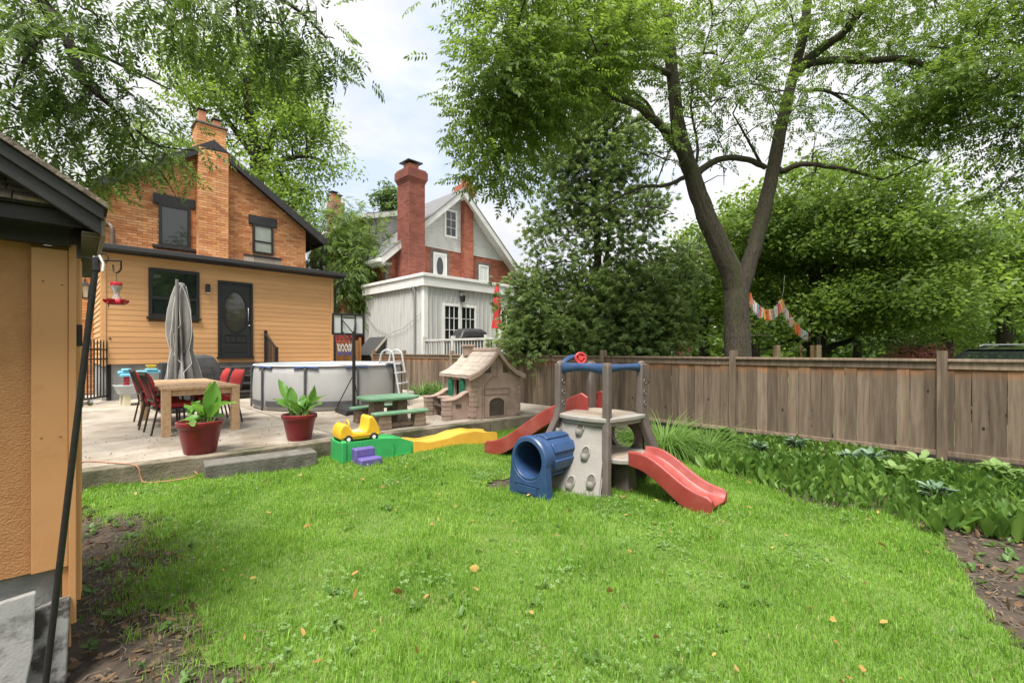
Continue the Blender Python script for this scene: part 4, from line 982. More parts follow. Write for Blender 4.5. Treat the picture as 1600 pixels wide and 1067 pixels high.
for s in (-1, 1): MB().tube([(0, -.1, 1.46), (s * .13, .19, 1.74)], .011, 6).tube([(0, -.1, 1.25), (s * .1, .2, 1.5)], .009, 6).build('brace', blackmetal, bk)
bbm = M('backboard_clear', (.5, .52, .53), (.58, .6, .6), 4, .2)
bb = MB().box(-.28, .28, .2, .215, 1.47, 1.82).build('backboard', bbm, bk)
MB().box(-.295, .295, .185, .225, 1.445, 1.48).box(-.295, .295, .185, .225, 1.81, 1.845).box(-.295, -.265, .185, .225, 1.48, 1.81).box(.265, .295, .185, .225, 1.48, 1.81).box(-.14, -.11, .19, .22, 1.48, 1.81).box(.11, .14, .19, .22, 1.48, 1.81).build('board_frame', black, bb, .004)
MB().box(-.1, .1, .196, .2, 1.76, 1.78).build('stripe', black, bb)
rimm = M('orange_rim', (.55, .06, .03), (.6, .08, .04), 5, .4)
MB().tube([(.19 * math.cos(a), .43 + .19 * math.sin(a), 1.46) for a in [2 * PI * i / 24 for i in range(25)]], .009, 6).beam((0, .2, 1.45), (0, .26, 1.455), .1, .03).build('rim', rimm, bk, smooth=40)
netc = [M('net_red', (.5, .04, .05), None, 5, .8), M('net_white', (.65, .65, .65), None, 5, .8), M('net_blue', (.04, .08, .36), None, 5, .8)]
nl = [(.185, 1.455), (.165, 1.37), (.14, 1.29), (.12, 1.21), (.115, 1.13), (.12, 1.06)]
for i in range(5):
    b = MB()
    for k in range(12):
        for s in (-.5, .5):
            a0 = 2 * PI * (k + .5 * (i % 2)) / 12; a1 = a0 + s * 2 * PI / 12
            b.tube([(nl[i][0] * math.cos(a0), .43 + nl[i][0] * math.sin(a0), nl[i][1]), (nl[i + 1][0] * math.cos(a1), .43 + nl[i + 1][0] * math.sin(a1), nl[i + 1][1])], .0045, 4, False)
    b.build('net', netc[0 if i < 2 else (1 if i == 2 or i == 3 else 2)], bk)

# ------------------------------------------------------------------ child's picnic table
pt = thing('picnic_table', "child's picnic table with green top and benches on brown stone look legs", 'picnic table', (3.70, 6.42, .2), R(-6))
gplas = M('faded_green_plastic', (.12, .27, .15), (.2, .36, .23), 5, .5, .1, 30, dirt=(.3, .4, .3), dscale=3, dth=(.55, .8)); bplas = M('brown_stone_plastic', (.16, .115, .08), (.25, .19, .14), 12, .8, .6, 25)
def slab_poly(w, d, n=40, amp=.012, exp=5):
    p = []
    for i in range(n):
        a = 2 * PI * i / n; c, s = math.cos(a), math.sin(a)
        r = (abs(c) ** exp + abs(s) ** exp) ** (-1 / exp)
        q = 1 + amp * math.sin(7 * a + .4)
        p.append((w * c * r * q, d * s * r * q))
    return p
MB().prism(slab_poly(.44, .3), 'z', .40, .445).build('top', gplas, pt, .012, smooth=50)
MB().prism(slab_poly(.38, .24), 'z', .385, .401).build('top_underside', gplas, pt)
def stone_leg(x0, x1, y0, y1, z0, z1):
    return MB().loft([[(cx_ + sx * w, cy_ + sy * h, z) for sx, sy in ((-1, -1), (1, -1), (1, 1), (-1, 1))] for cx_, cy_, w, h, z in
        [((x0 + x1) / 2 + .006 * math.sin(i * 3), (y0 + y1) / 2, (x1 - x0) / 2 * (1 + .13 * (1 - i / 6) + .05 * (i % 2)), (y1 - y0) / 2 * (1 + .1 * (1 - i / 6) + .05 * (i % 2)), z0 + (z1 - z0) * i / 6) for i in range(7)]]).build('leg', bplas, pt, .008)
for x in (-.27, .12): stone_leg(x, x + .16, -.1, .1, 0, .39)
MB().box(-.2, .2, -.03, .03, .12, .17).build('stretcher', bplas, pt, .01)
for s in (-1, 1):
    y = s * .44 - .02
    b = MB().prism([(a * 1.0, y + b_) for a, b_ in slab_poly(.44, .1, 40, .03)], 'z', .215, .255).build('bench', gplas, pt, .01, smooth=50)
    for x in (-.36, .2): stone_leg(x, x + .17, y - .075, y + .075, 0, .215)
    MB().box(-.3, .3, y - .02, y + .02, .03, .09).build('bench_stretcher', bplas, pt, .01)

# ------------------------------------------------------------------ toy coaster ramp with yellow car
tk = thing('toy_coaster', 'green and yellow plastic ride on coaster track lying along the patio edge with purple step', 'toy', (2.40, 5.19, 0), R(-6.4))
grn = M('bright_green_plastic', (.03, .30, .08), (.045, .36, .11), 4, .4, .05, 30, dirt=(.04, .2, .06), dscale=3, dth=(.6, .85)); yel = M('orange_yellow_plastic', (.62, .33, .04), (.72, .42, .06), 4, .4, .05, 30, dirt=(.5, .3, .1), dscale=5, dth=(.6, .85)); pur = M('purple_plastic', (.10, .075, .25), (.13, .1, .31), 5, .45)
def zt(x):
    P_ = [(0, .235), (.5, .233), (.7, .21), (.95, .14), (1.15, .105), (1.4, .12), (1.65, .165), (1.85, .172), (2.05, .14), (2.4, .1)]
    for (a, b), (c, d) in zip(P_, P_[1:]):
        if x <= c:
            t = (x - a) / (c - a); t = t * t * (3 - 2 * t); return b + (d - b) * t
    return P_[-1][1]
def track(x0, x1, n, lip):
    rings = []
    for i in range(n + 1):
        x = x0 + (x1 - x0) * i / n; z = zt(x)
        rings.append([(x, y, zz) for y, zz in ((-.012, 0), (0, z + lip), (.03, z + lip), (.045, z), (.13, z - .006), (.14, z - .014), (.24, z - .014), (.25, z - .006), (.335, z), (.35, z + lip), (.38, z + lip), (.392, 0))])
    return MB().loft(rings)
track(0.03, .9, 14, .025).build('green_ramp', grn, tk, smooth=35)
track(.903, 2.27, 26, .022).build('yellow_track', yel, tk, smooth=35)
MB().prism([(-.02, 0), (.4, 0), (.4, .275), (.34, .285), (.3, .26), (.08, .26), (.04, .285), (-.02, .275)], 'x', -.02, .045).build('end_stop', grn, tk, .015)
for x in (.62, .86): MB().box(x, x + .012, -.022, -.008, .02, zt(x) - .02).build('seam_rib', grn, tk)
for x in (.12, .2): MB().box(x, x + .012, -.024, -.008, .02, .24).build('seam_rib', grn, tk)
MB().box(.62, .87, -.02, -.008, .02, .035).build('seam_rib', grn, tk)
st = MB().box(.09, .335, -.15, -.025, 0, .2).box(.11, .37, -.28, -.151, 0, .1).build('step', pur, tk, .018, seg=3, smooth=40)
MB().box(.11, .315, -.152, -.15, .115, .17).build('step_panel', pur, st)
car = thing('toy_car', 'yellow ride on toy car parked on the green coaster ramp', 'toy car', (2.66, 5.36, .243), R(-6.4))
car.scale = (.95, 1, .93)
yc = M('toy_yellow', (.72, .40, .025), (.78, .46, .035), 6, .35, dirt=(.6, .38, .1), dscale=4, dth=(.6, .85))
prf = [(-.27, .05), (-.275, .1), (-.27, .17), (-.235, .235), (-.19, .245), (-.15, .22), (-.1, .13), (-.02, .115), (.06, .125), (.085, .17), (.1, .3), (.13, .325), (.165, .31), (.21, .24), (.25, .15), (.265, .09), (.26, .05), (.2, .03), (-.2, .03)]
MB().prism(prf, 'y', -.14, .14).build('body', yc, car, .022, seg=3, smooth=45)
MB().prism([(x * .8 - .005, z + (.002 if z > .1 else 0)) for x, z in [(-.16, .128), (-.02, .121), (.07, .13), (.07, .119), (-.16, .119)]], 'y', -.09, .09).build('seat', M('pale_yellow', (.72, .56, .3), None, 5, .5), car, .004)
wm = MB().lathe([(0, -.024), (.04, -.024), (.055, -.016), (.055, .016), (.04, .024), (0, .024)], 18, axis='y').mesh('wheel', M('black_rubber', (.012, .012, .012), (.02, .02, .02), 20, .6), smooth=40)
hm = MB().lathe([(0, -.028), (.022, -.027), (.026, -.02), (.026, .02), (.022, .027), (0, .028)], 12, axis='y').mesh('hub', white, smooth=40)
for x in (-.165, .165):
    for y in (-.135, .135):
        w = put('wheel', wm, car, (x, y, .045)); put('hub', hm, w)
MB().tube([(-.13, .07 * math.cos(a), .225 + .05 * math.sin(a)) for a in [2 * PI * i / 14 for i in range(15)]], .009, 6).build('steering_wheel', yc, car, smooth=40)
MB().box(-.24, .24, -.147, -.141, .075, .085).build('trim_line', yc, car)

# ------------------------------------------------------------------ playhouse
ph = thing('playhouse', "child's tan plastic cottage with shingled roof, green shutters and front porch walls", 'playhouse', (4.9, 5.81, .203), R(-12))
tan = M('tan_plastic', (.31, .222, .18), (.385, .285, .235), 7, .65, .25, 45, dirt=(.22, .165, .125), dscale=3, dth=(.5, .72)); tanl = M('pale_roof_plastic', (.36, .30, .25), (.45, .385, .325), 7, .7, .3, 60, rand=.07, dirt=(.26, .22, .185), dscale=3, dth=(.5, .8)); brn = M('dark_brown_plastic', (.06, .045, .035), (.09, .07, .055), 7, .6); shg = M('green_shutter', (.012, .13, .075), (.02, .17, .1), 6, .45)
W_, D_, EV, PK = .98, 1.1, .75, 1.1
gable = [(0, 0), (W_, 0), (W_, EV), (W_ * .8, EV + .08), (W_ * .62, PK - .1), (W_ / 2, PK), (W_ * .38, PK - .1), (W_ * .2, EV + .08), (0, EV)]
MB().prism(gable, 'y', 0, .05).build('gable_wall', tan, ph, .012)
MB().prism(gable, 'y', D_ - .05, D_).build('gable_wall', tan, ph, .012)
box('side_wall', tan, ph, (W_ - .05, W_, .05, D_ - .05, 0, EV), .006)
# wall with window (faces -x)
wy0, wy1, wz0, wz1 = .40, .66, .36, .66
sw = MB().box(0, .05, .05, wy0, 0, EV).box(0, .05, wy1, D_ - .05, 0, EV).box(0, .05, wy0, wy1, 0, wz0).build('front_wall', tan, ph)
arc = [(wy0, wz1)] + [((wy0 + wy1) / 2 - .13 * math.cos(a), wz1 - .03 + .08 * math.sin(a)) for a in [PI * i / 8 for i in range(9)]] + [(wy1, EV), (wy0, EV)]
MB().prism([(wy0, EV), (wy0, wz1 - .03)] + [((wy0 + wy1) / 2 - .13 * math.cos(a), wz1 - .03 + .08 * math.sin(a)) for a in [PI * i / 10 for i in range(1, 10)]] + [(wy1, wz1 - .03), (wy1, EV)], 'x', 0, .05).build('window_head', tan, ph)
MB().loft([[(q, (wy0 + wy1) / 2 - (.13 + w) * math.cos(a), wz1 - .03 + (.08 + w) * math.sin(a)) for a in [PI * i / 12 for i in range(13)]] for q, w in ((0, .0), (-.03, .0), (-.03, .045), (0, .045))], closed=False, cap=False).build('window_hood', tan, ph, smooth=40)
box('inner_panel', redpl, ph, (.3, .32, .2, .9, .2, .75))
MB().box(.02, .04, .522, .538, wz0, wz1 + .04).build('mullion', brn, ph)
for y0 in (wy0 - .17, wy1 + .02):
    s_ = MB().prism([(y0, .3), (y0 + .15, .3), (y0 + .15, .62)] + [(y0 + .075 + .075 * math.cos(a), .62 + .05 * math.sin(a)) for a in [PI * i / 6 for i in range(1, 6)]] + [(y0, .62)], 'x', -.045, -.005).build('shutter', shg, ph, .006)
    for i in range(6): MB().box(-.052, -.045, y0 + .03, y0 + .12, .34 + .045 * i, .365 + .045 * i).build('louvre', shg, s_)
# roof with overlapping moulded shingles
rf_pts = [(W_ / 2, PK + .07), (W_ * .3, PK - .16), (W_ * .12, EV + .06), (-.07, EV - .02)]
for sd_ in (-1, 1):
    q = [(x if sd_ < 0 else W_ - x, z) for x, z in rf_pts]
    poly = q + [(x + (.0 if i == 0 else -.0), z - .05) for i, (x, z) in list(enumerate(q))[::-1]]
    rp_ = MB().prism(poly, 'y', -.05, D_ + .05).build('roof', tanl, ph, .006)
    for r_ in range(3):
        (xa, za), (xb, zb_) = q[r_], q[r_ + 1]
        for sub in range(2 if r_ < 2 else 1):
            t0, t1 = (sub / 2, (sub + 1) / 2) if r_ < 2 else (0, 1)
            p0 = Vector((xa + (xb - xa) * t0, 0, za + (zb_ - za) * t0)); p1 = Vector((xa + (xb - xa) * t1, 0, za + (zb_ - za) * t1))
            nrm = Vector((-(p1.z - p0.z), 0, (p1.x - p0.x))).normalized(); nrm = nrm if nrm.z > 0 else -nrm
            y = -.05 - (.1 if (r_ + sub) % 2 else 0)
            while y < D_ + .05:
                w = random.uniform(.17, .27); a, b_ = max(y, -.05), min(y + w, D_ + .05); y += w
                if b_ - a < .04: continue
                e = random.uniform(.007, .013)
                A, B = p0 + nrm * .001, p1 + nrm * .001; A2, B2 = p0 + nrm * .006, p1 + nrm * e
                m_ = MB().add([(A.x, a + .003, A.z), (A.x, b_ - .003, A.z), (B.x, b_ - .003, B.z), (B.x, a + .003, B.z), (A2.x, a + .003, A2.z), (A2.x, b_ - .003, A2.z), (B2.x, b_ - .003, B2.z), (B2.x, a + .003, B2.z)],
                     [(0, 1, 2, 3), (4, 5, 6, 7), (0, 1, 5, 4), (1, 2, 6, 5), (2, 3, 7, 6), (3, 0, 4, 7)])
                m_.build('shingle', tanl, rp_)
MB().prism([(W_ / 2 - .05, PK + .04), (W_ / 2 + .05, PK + .04), (W_ / 2 + .035, PK + .1), (W_ / 2 - .035, PK + .1)], 'y', -.06, D_ + .06).build('ridge_cap', tan, ph, .01)
MB().box(W_ / 2 - .16, W_ / 2 + .0, D_ - .28, D_ - .12, PK - .05, PK + .12).box(W_ / 2 - .18, W_ / 2 + .02, D_ - .3, D_ - .1, PK + .12, PK + .16).build('chimney', tan, ph, .008)
for sd_ in (-1, 1):
    q = [(x if sd_ < 0 else W_ - x, z) for x, z in rf_pts]
    MB().prism(q + [(x, z - .085) for x, z in q[::-1]], 'y', -.075, -.045).build('barge', tan, ph, .006)
# gable detail: triangular lights, dog door, moulded lines
for c_ in (-1, 1):
    xm = W_ / 2 + c_ * .055; xo = W_ / 2 + c_ * .2
    xm = W_ / 2 + c_ * .12; xo = W_ / 2 + c_ * .25
    if c_ < 0: MB().prism([(xo, EV + .02), (xm, EV + .02), (xm, EV + .16)], 'y', -.006, .002).build('triangle_window', brn, ph)
    else: MB().prism([(xm, EV + .02), (xo, EV + .02), (xm, EV + .16)], 'y', -.006, .002).build('triangle_window', brn, ph)
dz = [(.33, .03), (.63, .03), (.63, .25)] + [(.48 + .15 * math.cos(a), .25 + .09 * math.sin(a)) for a in [PI * i / 8 for i in range(1, 8)]] + [(.33, .25)]
MB().prism(dz, 'y', -.008, .002).build('flap_door', brn, ph, .004)
MB().loft([[(x, y, z) for x, z in [(.48 + (x - .48) * k, .15 + (z - .15) * k) for x, z in dz]] for k, y in ((1.0, -.009), (1.0, -.02), (1.14, -.02), (1.14, 0))], closed=True, cap=False).build('flap_frame', tan, ph, smooth=30)
for i in range(4): MB().box(.37, .59, -.013, -.008, .09 + .05 * i, .1 + .05 * i).build('flap_rib', brn, ph)
rel = MB()
def rline(x0, z0, x1, z1): rel.beam((x0, -.002, z0), (x1, -.002, z1), .008, .01, (0, 1, 0))
for a_ in ((.24, .5, .74, .5), (.24, .4, .74, .4), (.24, .4, .24, .5), (.74, .4, .74, .5), (.24, .02, .24, .55), (.24, .55, .4, .7), (.4, .7, .49, .7), (.49, .7, .49, 1.0), (.2, .0, .2, .5)): rline(*a_)
rel.build('moulded_line', M('moulded_line', (.2, .145, .115), None, 5, .7), ph)
for z in [.04 + .085 * i for i in range(8)]:
    for x0, x1 in ((0.005, .09 + .03 * (int(z * 100) % 2)), (W_ - .1 + .03 * (int(z * 100) % 2), W_ - .005)):
        box('quoin', tan, ph, (x0, x1, -.012, .002, z, z + .075), .004)
    box('quoin', tan, ph, (-.012, .002, .005, .12 - .03 * (int(z * 100) % 2), z, z + .075), .004)
    if z < .3 or z > .62:
        for k in range(3): box('quoin', tan, ph, (-.008, .002, .16 + .2 * k, .34 + .2 * k, z, z + .075), .003)
# porch: two low curved walls, bench shelf
for y0 in (.11, .86):
    pol = [(0, 0), (-.4, 0), (-.4, .31), (-.32, .315), (-.24, .33), (-.15, .37), (-.07, .42), (0, .44)]
    w = MB().prism(pol, 'y', y0, y0 + .09).build('porch_wall', tan, ph, .012)
    w2 = MB()
    for i in range(4): w2.box(-.45 - .006 * (i % 2), -.33 + .006 * (i % 2), y0 - .025 - .004 * (i % 2), y0 + .115 + .004 * (i % 2), .078 * i + .002, .078 * i + .076)
    w2.build('pier', tan, ph, .008)
    MB().prism([(x, z + .001) for x, z in [(-.46, .31), (-.32, .315), (-.24, .33), (-.15, .37), (-.07, .42), (0, .44), (0, .47), (-.08, .45), (-.16, .4), (-.25, .36), (-.33, .345), (-.46, .345)]], 'y', y0 - .035, y0 + .125).build('coping', tan, ph, .01)
box('shelf', tan, ph, (-.26, -.012, .2, .86, .3, .34), .01)
box('bench', brn, ph, (-.3, -.012, .2, .86, .16, .2), .01)
box('plaque', brn, ph, (-.24, -.14, .1, .11, .2, .26))

# ------------------------------------------------------------------ play climber
pc = thing('play_climber', "child's plastic climber with blue crawl tunnel, climbing wall and two red slides on the lawn", 'play climber', (3.95, 2.65, .0))
brp = M('brown_plastic', (.105, .083, .075), (.135, .108, .098), 8, .55, .08, 40, dirt=(.24, .2, .18), dscale=3, dth=(.58, .85))
stn = M('stone_plastic', (.245, .23, .212), (.29, .275, .256), 6, .6, .2, 50, dirt=(.23, .2, .165), dscale=3.2, dth=(.5, .74))
blu = M('blue_plastic', (.02, .052, .13), (.027, .066, .165), 6, .4, .06, 30, dirt=(.05, .085, .17), dscale=5, dth=(.5, .75))
rds = M('faded_red_plastic', (.24, .034, .029), (.29, .05, .043), 5, .42, .06, 30, dirt=(.33, .1, .085), dscale=3.4, dth=(.52, .76))
hole = M('recess_shade_grey', (.11, .1, .09), None, 5, .8)
def cpost(pts, w, t, dimple=True):
    # a flat moulded post in the xz plane seen from -y
    rings = []
    for i, (x, y, z) in enumerate(pts):
        a = Vector(pts[max(i - 1, 0)]); b = Vector(pts[min(i + 1, len(pts) - 1)]); d = (b - a).normalized()
        n_ = Vector((1, 0, 0)); n_ = (n_ - d * n_.dot(d)).normalized(); m_ = d.cross(n_)
        p = Vector((x, y, z)); k = w if i else w * .96
        rings.append([p + n_ * k / 2 * sx + m_ * t / 2 * sy for sx, sy in ((-1, -1), (1, -1), (1, 1), (-1, 1))])
    q = MB().loft(rings).build('post', brp, pc, .014, seg=3, smooth=40)
    return q
TZ = 1.22
PO = {'L': (-.27, .30), 'F': (-.27, -.26), 'R': (.27, -.32), 'B': (.30, .32)}
def curve(x, y, dx, dy):
    return [(x, y, TZ), (x, y, 1.0), (x, y, .78), (x + dx * .06, y + dy * .06, .66), (x + dx * .3, y + dy * .3, .5), (x + dx * .62, y + dy * .62, .3), (x + dx * .88, y + dy * .88, .12), (x + dx, y + dy, -.01)]
for k, (dx, dy) in {'L': (-.26, .2), 'F': (-.09, -.05), 'R': (.24, -.1), 'B': (.16, .12)}.items():
    x, y = PO[k]; w = .118 if k != 'F' else .074
    q = cpost(curve(x, y, dx, dy), w, .07)
    if k in 'RL':
        for z in (.82, .93, 1.04):
            MB().lathe([(.026, 0), (.022, -.006), (.017, .002), (0, .006)], 14, (x, y - .036, z), 'y').build('dimple', brp, q, smooth=60)
        MB().loft([[(x + a_ * .5 * k2, y - .037 + q2, 1.14 + b_ * k2) for a_, b_ in [(.05 * math.cos(t), .05 * math.sin(t) + (.02 if math.sin(t) > 0 else -.02)) for t in [2 * PI * i / 16 for i in range(16)]]] for k2, q2 in ((1, 0), (.85, .004))]).build('cap_ring', brp, q)
        MB().ball((x, y, TZ), (w * .5, .03, .03), 12, 8).build('post_end', brp, q, smooth=60)
# climbing wall shell between left and front posts
def wallx(t, u): return -(.265 + .2 * (1 - t) ** 1.2) - .085 * math.sin(PI * u) * (1 - .4 * t)
def wally(t, u):
    a = -.235 - .06 * (1 - t); b = .275 + .2 * (1 - t) ** 1.1
    return a + (b - a) * u
def wp(t, u, off=0): return Vector((wallx(t, u) - off, wally(t, u), .68 * t))
nu, nt_ = 14, 10
cw = MB()
for off in (0, -.03):
    o = len(cw.v)
    for i in range(nt_ + 1):
        for j in range(nu + 1): cw.v.append(tuple(wp(i / nt_, j / nu, off)))
    for i in range(nt_):
        for j in range(nu):
            a = o + i * (nu + 1) + j; cw.f.append((a, a + 1, a + nu + 2, a + nu + 1))
cwall = cw.build('climbing_wall', stn, pc, smooth=60)
for y, z in ((0.0, .59), (-.1, .375), (-.01, .1), (-.2, .14), (.28, .56)):
    t = z / .68; a = -.235 - .06 * (1 - t); b = .275 + .2 * (1 - t) ** 1.1; u = (y - a) / (b - a)
    P0 = wp(t, u); dzv = (wp(t + .03, u) - wp(t - .03, u)).normalized(); duv = (wp(t, u + .02) - wp(t, u - .02)).normalized(); nv = dzv.cross(duv).normalized(); nv = nv if nv.x < 0 else -nv
    hd = MB()
    def pt_(a_, b_, c_): return P0 + duv * a_ + dzv * b_ + nv * c_
    n = 12
    # arched pocket: rim ring and flat disc with the recess shade in its colour
    rim = [(.042 * math.cos(2 * PI * i / n), .062 * math.sin(2 * PI * i / n) + .01) for i in range(n)]
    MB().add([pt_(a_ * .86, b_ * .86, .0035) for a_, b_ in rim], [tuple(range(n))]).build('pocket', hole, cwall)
    hd.loft([[pt_(a_ * k, b_ * k, c_) for a_, b_ in rim] for k, c_ in ((.84, .0), (.9, .012), (1.05, .01), (1.12, -.004))], cap=False)
    # protruding lower lip
    rows_ = []
    for i in range(5):
        ang = PI / 2 * i / 4
        rows_.append([pt_(.048 * math.cos(th) * (1 - .35 * (i / 4)), -.005 - .075 * (i / 4), .001 + (.045 * math.sin(ang * .0 + PI * .5 * (1 - (i / 4) ** 2))) * math.sin(th)) for th in [PI * k / 8 for k in range(9)]])
    hd.loft(rows_, closed=False, cap=False)
    hd.add([pt_(.048 * math.cos(th), -.005, .001 + .045 * math.sin(th)) for th in [PI * k / 8 for k in range(9)]], [tuple(range(9))])
    hd.build('hand_hold', stn, cwall, smooth=50)
# decks
dkp = [(-.31, -.285), (-.22, -.32), (-.05, -.355), (.12, -.37), (.27, -.365), (.31, -.3), (.35, 0), (.34, .28), (.3, .34), (0, .35), (-.25, .34), (-.315, .29), (-.355, .16), (-.37, 0), (-.355, -.16)]
MB().prism(dkp, 'z', .665, .715).build('upper_deck', stn, pc, .014, seg=3)
MB().prism([(x * .93, y * .93) for x, y in dkp], 'z', .63, .665).build('deck_rim', stn, pc, .008)
dkt = M('deck_top_plastic', (.25, .2, .155), (.32, .265, .21), 5, .6, .2, 40, (1, 6, 1))
for i in range(6): box('deck_plank', dkt, pc, (-.27, .27, -.27 + .092 * i, -.182 + .092 * i, .712, .719), .002)
ldp = [(-.26, -.26), (-.235, -.36), (-.16, -.47), (.16, -.47), (.3, -.42), (.34, -.3), (.34, .26), (-.26, .26)]
MB().prism(ldp, 'z', .285, .335).build('lower_deck', stn, pc, .012, seg=3)
for i in range(6): box('deck_plank', dkt, pc, (-.22, .28, -.36 + .092 * i, -.272 + .092 * i, .332, .338), .002)
MB().loft([[(x * w - .02, y * w - .3, z) for x, y in ((-1, -1), (1, -1), (1, 1), (-1, 1))] for w, z in ((.085, 0), (.07, .285))]).build('pedestal', brp, pc, .01)
# back panel with round hole
cyh, czh, rh = -.08, .45, .135
angs = sorted([2 * PI * i / 32 for i in range(32)] + [math.atan2(z - czh, y - cyh) % (2 * PI) for y in (-.3, .32) for z in (.0, .66)])
outer = [onrect(a, -.3, .32, 0, .66, cyh, czh) for a in angs]
rr = []
for xo, lst in ((.30, outer), (.30, [(cyh + rh * 1.12 * math.cos(a), czh + rh * 1.12 * math.sin(a)) for a in angs]), (.285, [(cyh + rh * 1.06 * math.cos(a), czh + rh * 1.06 * math.sin(a)) for a in angs]), (.285, [(cyh + rh * math.cos(a), czh + rh * math.sin(a)) for a in angs]), (.34, [(cyh + rh * math.cos(a), czh + rh * math.sin(a)) for a in angs]), (.34, outer)):
    rr.append([(xo + .14 * max(0, (.66 - z)) ** 1.3, y, z) for y, z in lst])
MB().loft(rr, cap=False).build('window_panel', brp, pc, smooth=30)
# slides
def slide(name, path, x0, x1, lip, skirt, dirn):
    w = (x1 - x0) / 2; xc = (x0 + x1) / 2; rings = []
    for (y, z, lp, sk_) in path:
        rings.append([(xc + a, y, z + b) for a, b in ((-w, -sk_), (-w - .008, lp - .015), (-w + .002, lp), (-w + .022, lp), (-w + .032, lp - .02), (-w + .05, .02), (-w + .08, .0), (0, -.004), (w - .08, .0), (w - .05, .02), (w - .032, lp - .02), (w - .022, lp), (w - .002, lp), (w + .008, lp - .015), (w, -sk_), (w - .012, -sk_), (w - .022, -.02), (-w + .022, -.02), (-w + .012, -sk_))])
    return MB().loft(rings).build(name, rds, pc, .004, smooth=50)
def spath(y0, y1, z0, z1, n, lip, sk0, sk1, flat=.12):
    out = []
    for i in range(n + 1):
        t = i / n; s = min(1, max(0, (t - flat) / (1 - flat * 2.2))); s = s * s * (3 - 2 * s)
        s = .75 * s + .25 * t
        z = z0 + (z1 - z0) * s; lp = lip * (.75 + .25 * math.sin(PI * t)) * (1 if i < n else .72)
        sk_ = min(sk0 + (sk1 - sk0) * t, z + .005) if t > .7 else sk0 + (sk1 - sk0) * t
        out.append((y0 + (y1 - y0) * t, z, lp, max(.025, sk_)))
    return out
slide('small_slide', spath(-.44, -1.2, .345, .075, 22, .1, .06, .12), -.19, .15, .1, .06, -1)
slide('large_slide', spath(.3, 1.82, .715, .085, 30, .11, .07, .11, .06), .04, .42, .12, .08, 1)
for x in (.045, .415):
    MB().prism([(.18, .70), (.62, .60), (.62, .72), (.42, .84), (.26, .9), (.18, .86)], 'x', x - .018, x + .018).build('slide_wing', rds, pc, .012, seg=3)
MB().tube([(.42, 1.0, .46), (.42, 1.08, .5), (.42, 1.16, .46), (.42, 1.2, .38)], .02, 8).build('slide_grip', M('grey_grip', (.3, .28, .3), None, 5, .5), pc, smooth=40)
# tunnel along -x
ty, tz, Ro, Ri = .22, .34, .2, .168
tn = MB().lathe([(Ri, -.80), (Ro * .93, -.795), (Ro * .93, -.74), (Ro * .97, -.70), (Ro * .97, -.3), (Ri, -.3), (Ri, -.80)], 36, (0, ty, tz), 'x').build('tunnel', blu, pc, smooth=35)
for k in range(8):
    a = 2 * PI * k / 8 + .25; q = MB(); da = .26
    rg = []
    for x in (-.69, -.36):
        rg.append([(x, ty + r * math.cos(a + t), tz + r * math.sin(a + t)) for r, t in ((Ro * .965, -da), (Ro * 1.06, -da * .85), (Ro * 1.065, 0), (Ro * 1.06, da * .85), (Ro * .965, da))])
    q.loft(rg).build('tunnel_rib', blu, tn, .006, smooth=40)
ring = MB().lathe([(Ri * .99, -.845), (Ri * 1.03, -.855), (Ro * 1.04, -.85), (Ro * 1.1, -.835), (Ro * 1.1, -.785), (Ro * .98, -.78), (Ri * .99, -.79), (Ri * .99, -.845)], 40, (0, ty, tz), 'x').build('tunnel_mouth', blu, pc, smooth=35)
arcp = [(ty + .195 * math.cos(a), tz + .195 * math.sin(a)) for a in [PI + PI * i / 16 for i in range(17)]]
plt = [(ty - .215, tz + .02), (ty - .235, .0), (ty + .235, .0), (ty + .215, tz + .02)] + arcp[::-1]
MB().prism([(ty - .21, tz)] + [(ty - .245, -.01), (ty + .245, -.01), (ty + .21, tz)] + arcp[::-1], 'x', -.86, -.775).build('tunnel_stand', blu, pc, .012)
MB().box(-.868, -.86, ty - .12, ty + .12, .03, .1).build('stand_panel', blu, pc, .003)
MB().box(-.867, -.86, ty - .15, ty + .15, .112, .118).build('stand_line', blu, pc)
# blue top bars, arch and steering wheel
def bar(a, b, r0, r1, sag):
    a = Vector(a); b = Vector(b); n = 10; rings = []
    d = (b - a).normalized(); sd2 = d.cross(UP).normalized()
    for i in range(n + 1):
        t = i / n; p = a.lerp(b, t) - UP * (sag * math.sin(PI * t)); k = 1 - .35 * math.sin(PI * t)
        rings.append([p + sd2 * (r0 * math.cos(q)) + UP * (r1 * k * math.sin(q)) for q in [2 * PI * j / 10 for j in range(10)]])
    return MB().loft(rings).build('top_bar', blu, pc, smooth=50)
F_, L_, R_, B_ = [Vector((*PO[k], 1.17)) for k in 'FLRB']
bar(L_, F_, .028, .062, -.02); bar(F_ + Vector((0, 0, .01)), R_ + Vector((0, 0, .01)), .026, .05, -.01)
bar(B_ + Vector((0, 0, .01)), R_ + Vector((0, 0, .01)), .022, .03, 0)
MB().tube([L_ + (B_ - L_) * t + UP * (.0 + .11 * math.sin(PI * min(1, t * 1.25)) ** .7) for t in [i / 12 for i in range(13)]], .03, 10).build('arch_bar', blu, pc, smooth=50)
for k in 'FB': MB().box(PO[k][0] - .032, PO[k][0] + .032, PO[k][1] - .03, PO[k][1] + .03, 1.2, 1.235).build('post_end', brp, pc, .012)
cW = (L_ + B_) / 2 + UP * .10 - Vector((.02, .07, 0)); ax = Vector((-.55, -.8, .15)).normalized(); e1 = ax.orthogonal().normalized(); e2 = ax.cross(e1)
sw_ = MB().tube([cW + (e1 * math.cos(a) + e2 * math.sin(a)) * .056 for a in [2 * PI * i / 24 for i in range(25)]], .013, 8, False)
